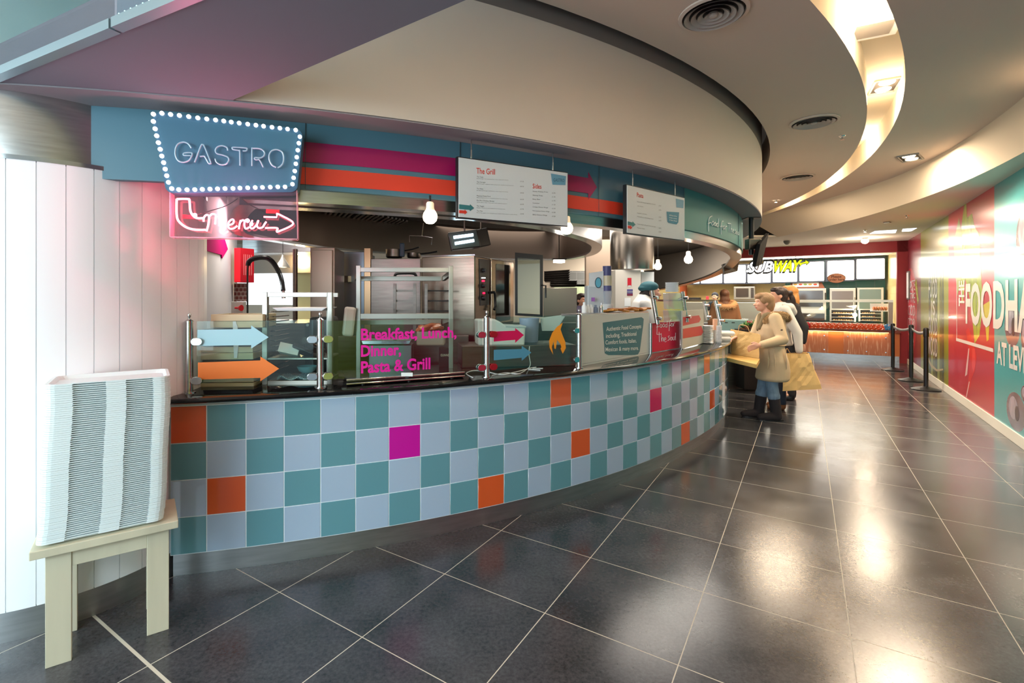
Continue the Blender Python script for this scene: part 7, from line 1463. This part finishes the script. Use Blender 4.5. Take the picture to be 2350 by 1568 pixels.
twin(2089, 361, 3.18, 'twin recessed downlight in the outer ceiling right of the glowing cove', 40); twin(2031, 196, 3.44, 'twin recessed downlight glowing inside the curved cove', 60)
c = FL(2004, 50, 3.44); t = thing('ceiling_panel', 'white square ceiling panel with grey inset inside the cove', 'ceiling panel', c); M_ = Matrix.Rotation(R_(62), 3, 'Z') @ Matrix.Rotation(R_(6), 3, 'Y')
mb = MB(); mb.box(c-Vector((0, 0, .03)), (.25, .30, .05), 0, 0, M_); mb.build('frame', M_white, t, .004); mb = MB(); mb.box(c-Vector((0, 0, .057)), (.17, .21, .006), 0, 0, M_); mb.build('inset', mat('inset_grey', (150, 146, 142), .5), t)
c = FL(1806, 553, 2.80); mb = MB(); mb.lathe([(.07, 0), (.07, -.03), (.055, -.06), (.03, -.085), (0, -.09)], c, 24); single(mb, 'dome_camera', mat('dome_grey', (120, 120, 118), .3), 'small grey dome camera on the low ceiling in front of the shop', 'camera')
c = FL(2036, 510, 2.80); mb = MB(); mb.box(c-Vector((0, 0, .006)), (.16, .08, .014), R_(40)); single(mb, 'ceiling_sensor', M_steeld, 'small flat rectangular fitting on the low ceiling', 'ceiling fitting')
M_sky = mat('panel_light_white', (255, 255, 255), .4, emis=(240, 246, 255), es=2.4)
for pts, lab in (([(1996, 537), (2055, 535), (2058, 528), (2008, 531)], 'long slim light panel on the low ceiling, left of the two'), ([(2070, 532), (2091, 531), (2104, 524), (2072, 526)], 'short slim light panel on the low ceiling beside the mural wall')):
    mb = MB(); mb.prism([FL(x, y, 2.795) for x, y in pts], (0, 0, .01)); single(mb, 'ceiling_light_panel', M_sky, lab, 'ceiling light', 'slim ceiling light panels')
# televisions on a bracket below the soffit ring
r, a, z = CYL(1722, 560, 7.34); p = P0(7.34, R_(57), 2.417)
p = Vector((A(1724, 560, 5.6).x, 5.6, 2.417)); t = thing('television_bracket', 'black ceiling pole and bracket carrying the tilted television', 'bracket', p)
mb = MB(); mb.cone(p, (p.x, p.y, 1.99), .026, n=16); mb.build('pole', M_black, t); mb = MB(); mb.box((p.x, p.y, 2.41), (.14, .14, .012)); mb.build('ceiling_plate', M_black, t)
mb = MB(); mb.box((p.x+.02, p.y, 2.11), (.14, .10, .12)); mb.build('joint', M_steeld, t, .008)
mb = MB(); mb.tube(smooth_pts([Vector((p.x+.01, p.y-.03, 2.0)), Vector((p.x+.0, p.y-.04, 1.9)), Vector((p.x+.05, p.y-.03, 1.82)), Vector((p.x+.09, p.y-.02, 1.95)), Vector((p.x+.05, p.y-.02, 2.03))], 5), .005, 6); mb.build('cable', M_steeld, t)
tv = thing('television', 'thin black television tilted on the pole, seen from its side', 'television', p+Vector((.12, 0, -.4)), 'black televisions')
ft = FA(1742, 5.6, 62); c4_ = [A(1726, 612, 5.45), A(1740, 607, 5.75), A(1757, 535, 5.75), A(1737, 560, 5.45)]; nv = (c4_[1]-c4_[0]).cross(c4_[3]-c4_[0]).normalized()*.035
mb = MB(); mb.hexa(c4_, [q+nv for q in c4_]); mb.build('screen_slab', mat('tv_matte_black', (14, 13, 15), .75, spec=.2), tv, .004); mb = MB(); mid = [q.lerp(sum(c4_, Vector())/4, .35)-nv*.5 for q in c4_]; mb.hexa(mid, [q+nv*.5 for q in mid]); mb.build('rear_bulge', mat('tv_matte_black', (14, 13, 15), .75, spec=.2), tv)
tv2 = thing('television', 'black television hanging below the far steel ring, left of the pole', 'television', A(1680, 615, 7.3), 'black televisions'); c4_ = [A(1664, 629, 7.3), A(1693, 622, 7.5), A(1697, 596, 7.5), A(1659, 606, 7.3)]; nv = Vector((0, .05, -.01)); mb = MB(); mb.hexa(c4_, [q+nv for q in c4_]); mb.build('screen_slab', M_black, tv2, .004); mb = MB(); q = A(1680, 602, 7.4); mb.cone(q, (q.x, q.y, 2.0), .02, n=10); mb.build('mount', M_black, tv2)

# ================================================================= STANCHIONS
st = []
for (px, py, ty, lab) in ((2125, 895, 752, 'nearest of the three black queue posts, in front of the green and red mural panels'), (2091, 874, 745, 'middle one of the three black queue posts'), (2049, 850, 742, 'farthest black queue post, in front of the shop counter')):
    o = FL(px, py, 0); h = EH-(ty-CY)/F*o.y; t = thing('queue_post', lab, 'queue post', o, 'black queue posts')
    mb = MB(); mb.lathe([(.0, .0), (.185, .0), (.19, .012), (.17, .022), (.06, .05), (.04, .06), (0, .06)], o, 36); mb.build('base', M_black, t)
    mb = MB(); mb.lathe([(.031, .05), (.031, h-.15), (.036, h-.148), (.037, h-.03), (.03, h-.008), (0, h)], o, 24); mb.build('post', M_black, t); st.append((o, h, t))
for i in range(2):
    (o, h, t), (o2, h2, t2) = st[i], st[i+1]; mb = MB(); rows = []
    for j in range(13): s = j/12; p = o.lerp(o2, s); zz = lerp(h, h2, s)-.07-.05*sin(pi*s); rows.append([Vector((p.x, p.y, zz-.025)), Vector((p.x, p.y, zz+.025))])
    mb.grid(rows); b_ = mb.build('belt', mat('belt_grey', (130, 130, 132), .5), t); sm = b_.modifiers.new('s', 'SOLIDIFY'); sm.thickness = .002

# ================================================================= TRAY STAND AND TRAYS
TL, TRr = Vector((-1.745, 1.985, 0)), Vector((-1.395, 2.225, 0)); FT = Frame(TL, (TRr-TL)); LW = (TRr-TL).length
tb = thing('tray_stand', 'low pale wooden stand with four flat legs carrying the trays', 'stand', FT(LW/2, 0, -.12)); zt_ = .495
mb = MB(); plate(mb, FT, [(-.045, zt_-.034), (LW+.035, zt_-.034), (LW+.035, zt_), (-.045, zt_)], -.27, .03); mb.build('top', M_wood, tb, .003)
for u in (0, LW-.083):
    for w in (0, -.225): mb = MB(); plate(mb, FT, [(u, 0), (u+.083, 0), (u+.083, zt_-.034), (u, zt_-.034)], w-.028, w); mb.build('leg', M_wood, tb, .002)
mb = MB(); plate(mb, FT, [(.083, zt_-.105), (LW-.083, zt_-.105), (LW-.083, zt_-.034), (.083, zt_-.034)], -.024, -.004); mb.build('rail', M_wood, tb, .002)
for u in (.002, LW-.022): mb = MB(); plate(mb, FT, [(u, zt_-.10), (u+.02, zt_-.10), (u+.02, zt_-.034), (u, zt_-.034)], -.225, -.028); mb.build('side_rail', M_wood, tb)
def tray_mesh():
    W2, D2, r = .435, .30, .035; fr = [0, .21, .465, .625, .855, 1]; mb = MB(); out = []   # outline counter-clockwise from the front left; gap flag per segment
    pts = []
    for cx, cy, a0 in ((r, r, 180), (W2-r, r, 270), (W2-r, D2-r, 0), (r, D2-r, 90)):
        for k in range(5): a = R_(a0+90*k/4); pts.append((cx+r*cos(a), cy+r*sin(a)))
        if a0 == 180:
            for f in fr[1:-1]: pts += [(W2*f-.0005, 0), (W2*f+.0005, 0)]
    H = []
    for x, y in pts:
        f = x/W2; gap = y < .001 and (.21 < f < .465 or .625 < f < .855); H.append(.0030 if gap else .0080)
    n = len(pts); top = [Vector((x, y, .0085)) for x, y in pts]; c = Vector((W2/2, D2/2, 0))
    bot = [Vector((p.x, p.y, .0085-h)) for p, h in zip(top, H)]
    ins = lambda d, z: [Vector((c.x+(x-c.x)*(1-2*d/W2), c.y+(y-c.y)*(1-2*d/D2), z)) for x, y in pts]
    i1, i2, i3 = ins(.012, .0085), ins(.022, -.008), ins(.022, -.011); und = ins(.014, .0060)
    ring = lambda A_, B_: [(A_+j, A_+(j+1) % n, B_+(j+1) % n, B_+j) for j in range(n)]
    mb.add(bot+top+i1+i2+und, ring(0, n)+ring(n, 2*n)+ring(2*n, 3*n)+[tuple(3*n+j for j in range(n))]+ring(4*n, 0), 0, False)
    return mb
NT = 74; tr0 = tray_mesh().build('serving_tray', mat('tray_white', (222, 234, 236), .42), None, fixn=False); random.seed(3)
Mt = FT.mat(); rot = Matrix.Rotation(atan2(FT.x.y, FT.x.x), 4, 'Z')
for i in range(NT):
    o = tr0 if i == 0 else tr0.copy()
    if i: COL.objects.link(o)
    s = i/(NT-1); du = -.03+.022*min(1, s*1.8)+.004*sin(s*9)+random.uniform(-.0012, .0012); dw = .012*sin(s*5)+random.uniform(-.001, .001)
    p = FT(du, zt_+.012+i*.00865, .018+dw); o.matrix_basis = Matrix.Translation(p) @ rot @ Matrix.Rotation(R_(1.2*sin(s*6)), 4, 'Z')
    k = NT-i; lab = 'topmost white plastic tray of the tall stack by the white column' if k == 1 else ('lowest white plastic tray, lying directly on the wooden stand' if i == 0 else 'white plastic serving tray, %s from the top of the tall stack' % words(k))
    tag(o, lab, 'serving tray', 'white trays in the tall stack')

# ================================================================= GLASS EDGE TOP LEFT
gl = thing('glass_balustrade', 'glass balustrade with a row of tiny lights in the top left corner', 'balustrade', eB(-1.3))
xj = -1.234
for xa, xb in ((-2.7, xj-.006), (xj+.006, -.35)):
    a, b = eB(xa), eB(xb); n_ = Vector((-.43, -.9, 0)).normalized()*.012; z0_, z1_ = Vector((0, 0, .03)), Vector((0, 0, .5))
    mb = MB(); mb.hexa([a+z0_, b+z0_, b+z0_-n_, a+z0_-n_], [a+z1_, b+z1_, b+z1_-n_, a+z1_-n_]); mb.build('glass_pane', glass('balustrade_glass', (206, 226, 232), .0, .25), gl)
    mb = MB(); m_ = n_*1.6; mb.hexa([a+m_-Vector((0, 0, .004)), b+m_-Vector((0, 0, .004)), b-m_-Vector((0, 0, .004)), a-m_-Vector((0, 0, .004))], [a+m_+z0_, b+m_+z0_, b-m_+z0_, a-m_+z0_]); mb.build('steel_channel', mat('channel_grey', (140, 160, 170), .4, .6), gl)
led0 = None
for i in range(22):
    p = eB(xj+.03+i*.030)+Vector((0, -.012, .038))
    if led0 is None: mb = MB(); mb.ell(p, (.0022, .0022, .0022), 5); led0 = mb.build('led', mat('led_cyan', (200, 255, 250), .4, emis=(150, 255, 245), es=6), gl); lp = p
    else: b_ = led0.copy(); COL.objects.link(b_); b_.location = p-lp
# ================================================================= LAMPS OF THE PLACE
for i, (x, y) in enumerate([(2.3, .0), (4.3, 3.4), (4.9, 5.8), (5.1, 8.4), (1.4, .3)]):
    area('ceiling_downlight', (x, y, 3.15), (0, 0, 0), .7, .7, 60, WARM)
for a in range(8, 88, 9):
    p = P0(10.42, R_(a), 3.3, Vector((-4.65, 10.7, 0))); lamp('cove_light', p, 12, WARM, .08)
area('low_ceiling_light', (6.6, 8.2, 2.78), (0, 0, 0), .5, .5, 60, WARM)
area('kitchen_light', (-.6, 6.6, 2.38), (0, 0, 0), 3, 1.2, 26, NEUT)
area('kitchen_light', (1.9, 6.6, 2.38), (0, 0, 0), .8, 2.5, 50, NEUT)
area('hood_light', (-.7, 3.7, 2.38), (0, 0, R_(35)), 2.0, .5, 14, NEUT)
area('kitchen_downlight', (2.7, 6.2, 2.38), (0, 0, 0), .9, .9, 20, NEUT)
area('kitchen_downlight', (2.6, 8.2, 2.38), (0, 0, 0), .5, .5, 45, NEUT)
area('shop_light', FS(-3.5, 2.57, -.7), (0, 0, R_(-34)), 5, 1.2, 170, NEUT)
area('red_box_fill', (-1.95, 4.4, 2.36), (0, 0, 0), .4, .4, 14, NEUT)  # added lamp without a fitting, brightens the red safety box
# daylight from the glazed hall: added unseen area lamps, behind and to the left
area('hall_high_fill', (-1.2, -1.6, 3.9), (R_(32), 0, R_(8)), 4.5, 2.4, 400, (.82, .94, 1.))  # added panel high out of view, lights the white column
area('hall_daylight', (-4.2, -2.9, 1.7), (R_(90), 0, R_(-34)), 6, 3.2, 110, (.80, .93, 1.))
area('hall_left_fill', (-2.9, -.9, 1.6), (R_(90), 0, R_(-28)), 1.8, 2.6, 50, (.78, .94, 1.))  # added panel out of view, brightens column and tiles at the left
area('hall_skylight', (-5.2, .8, 3.2), (R_(62), 0, R_(-78)), 3.0, 3.0, 150, (.70, .93, 1.))
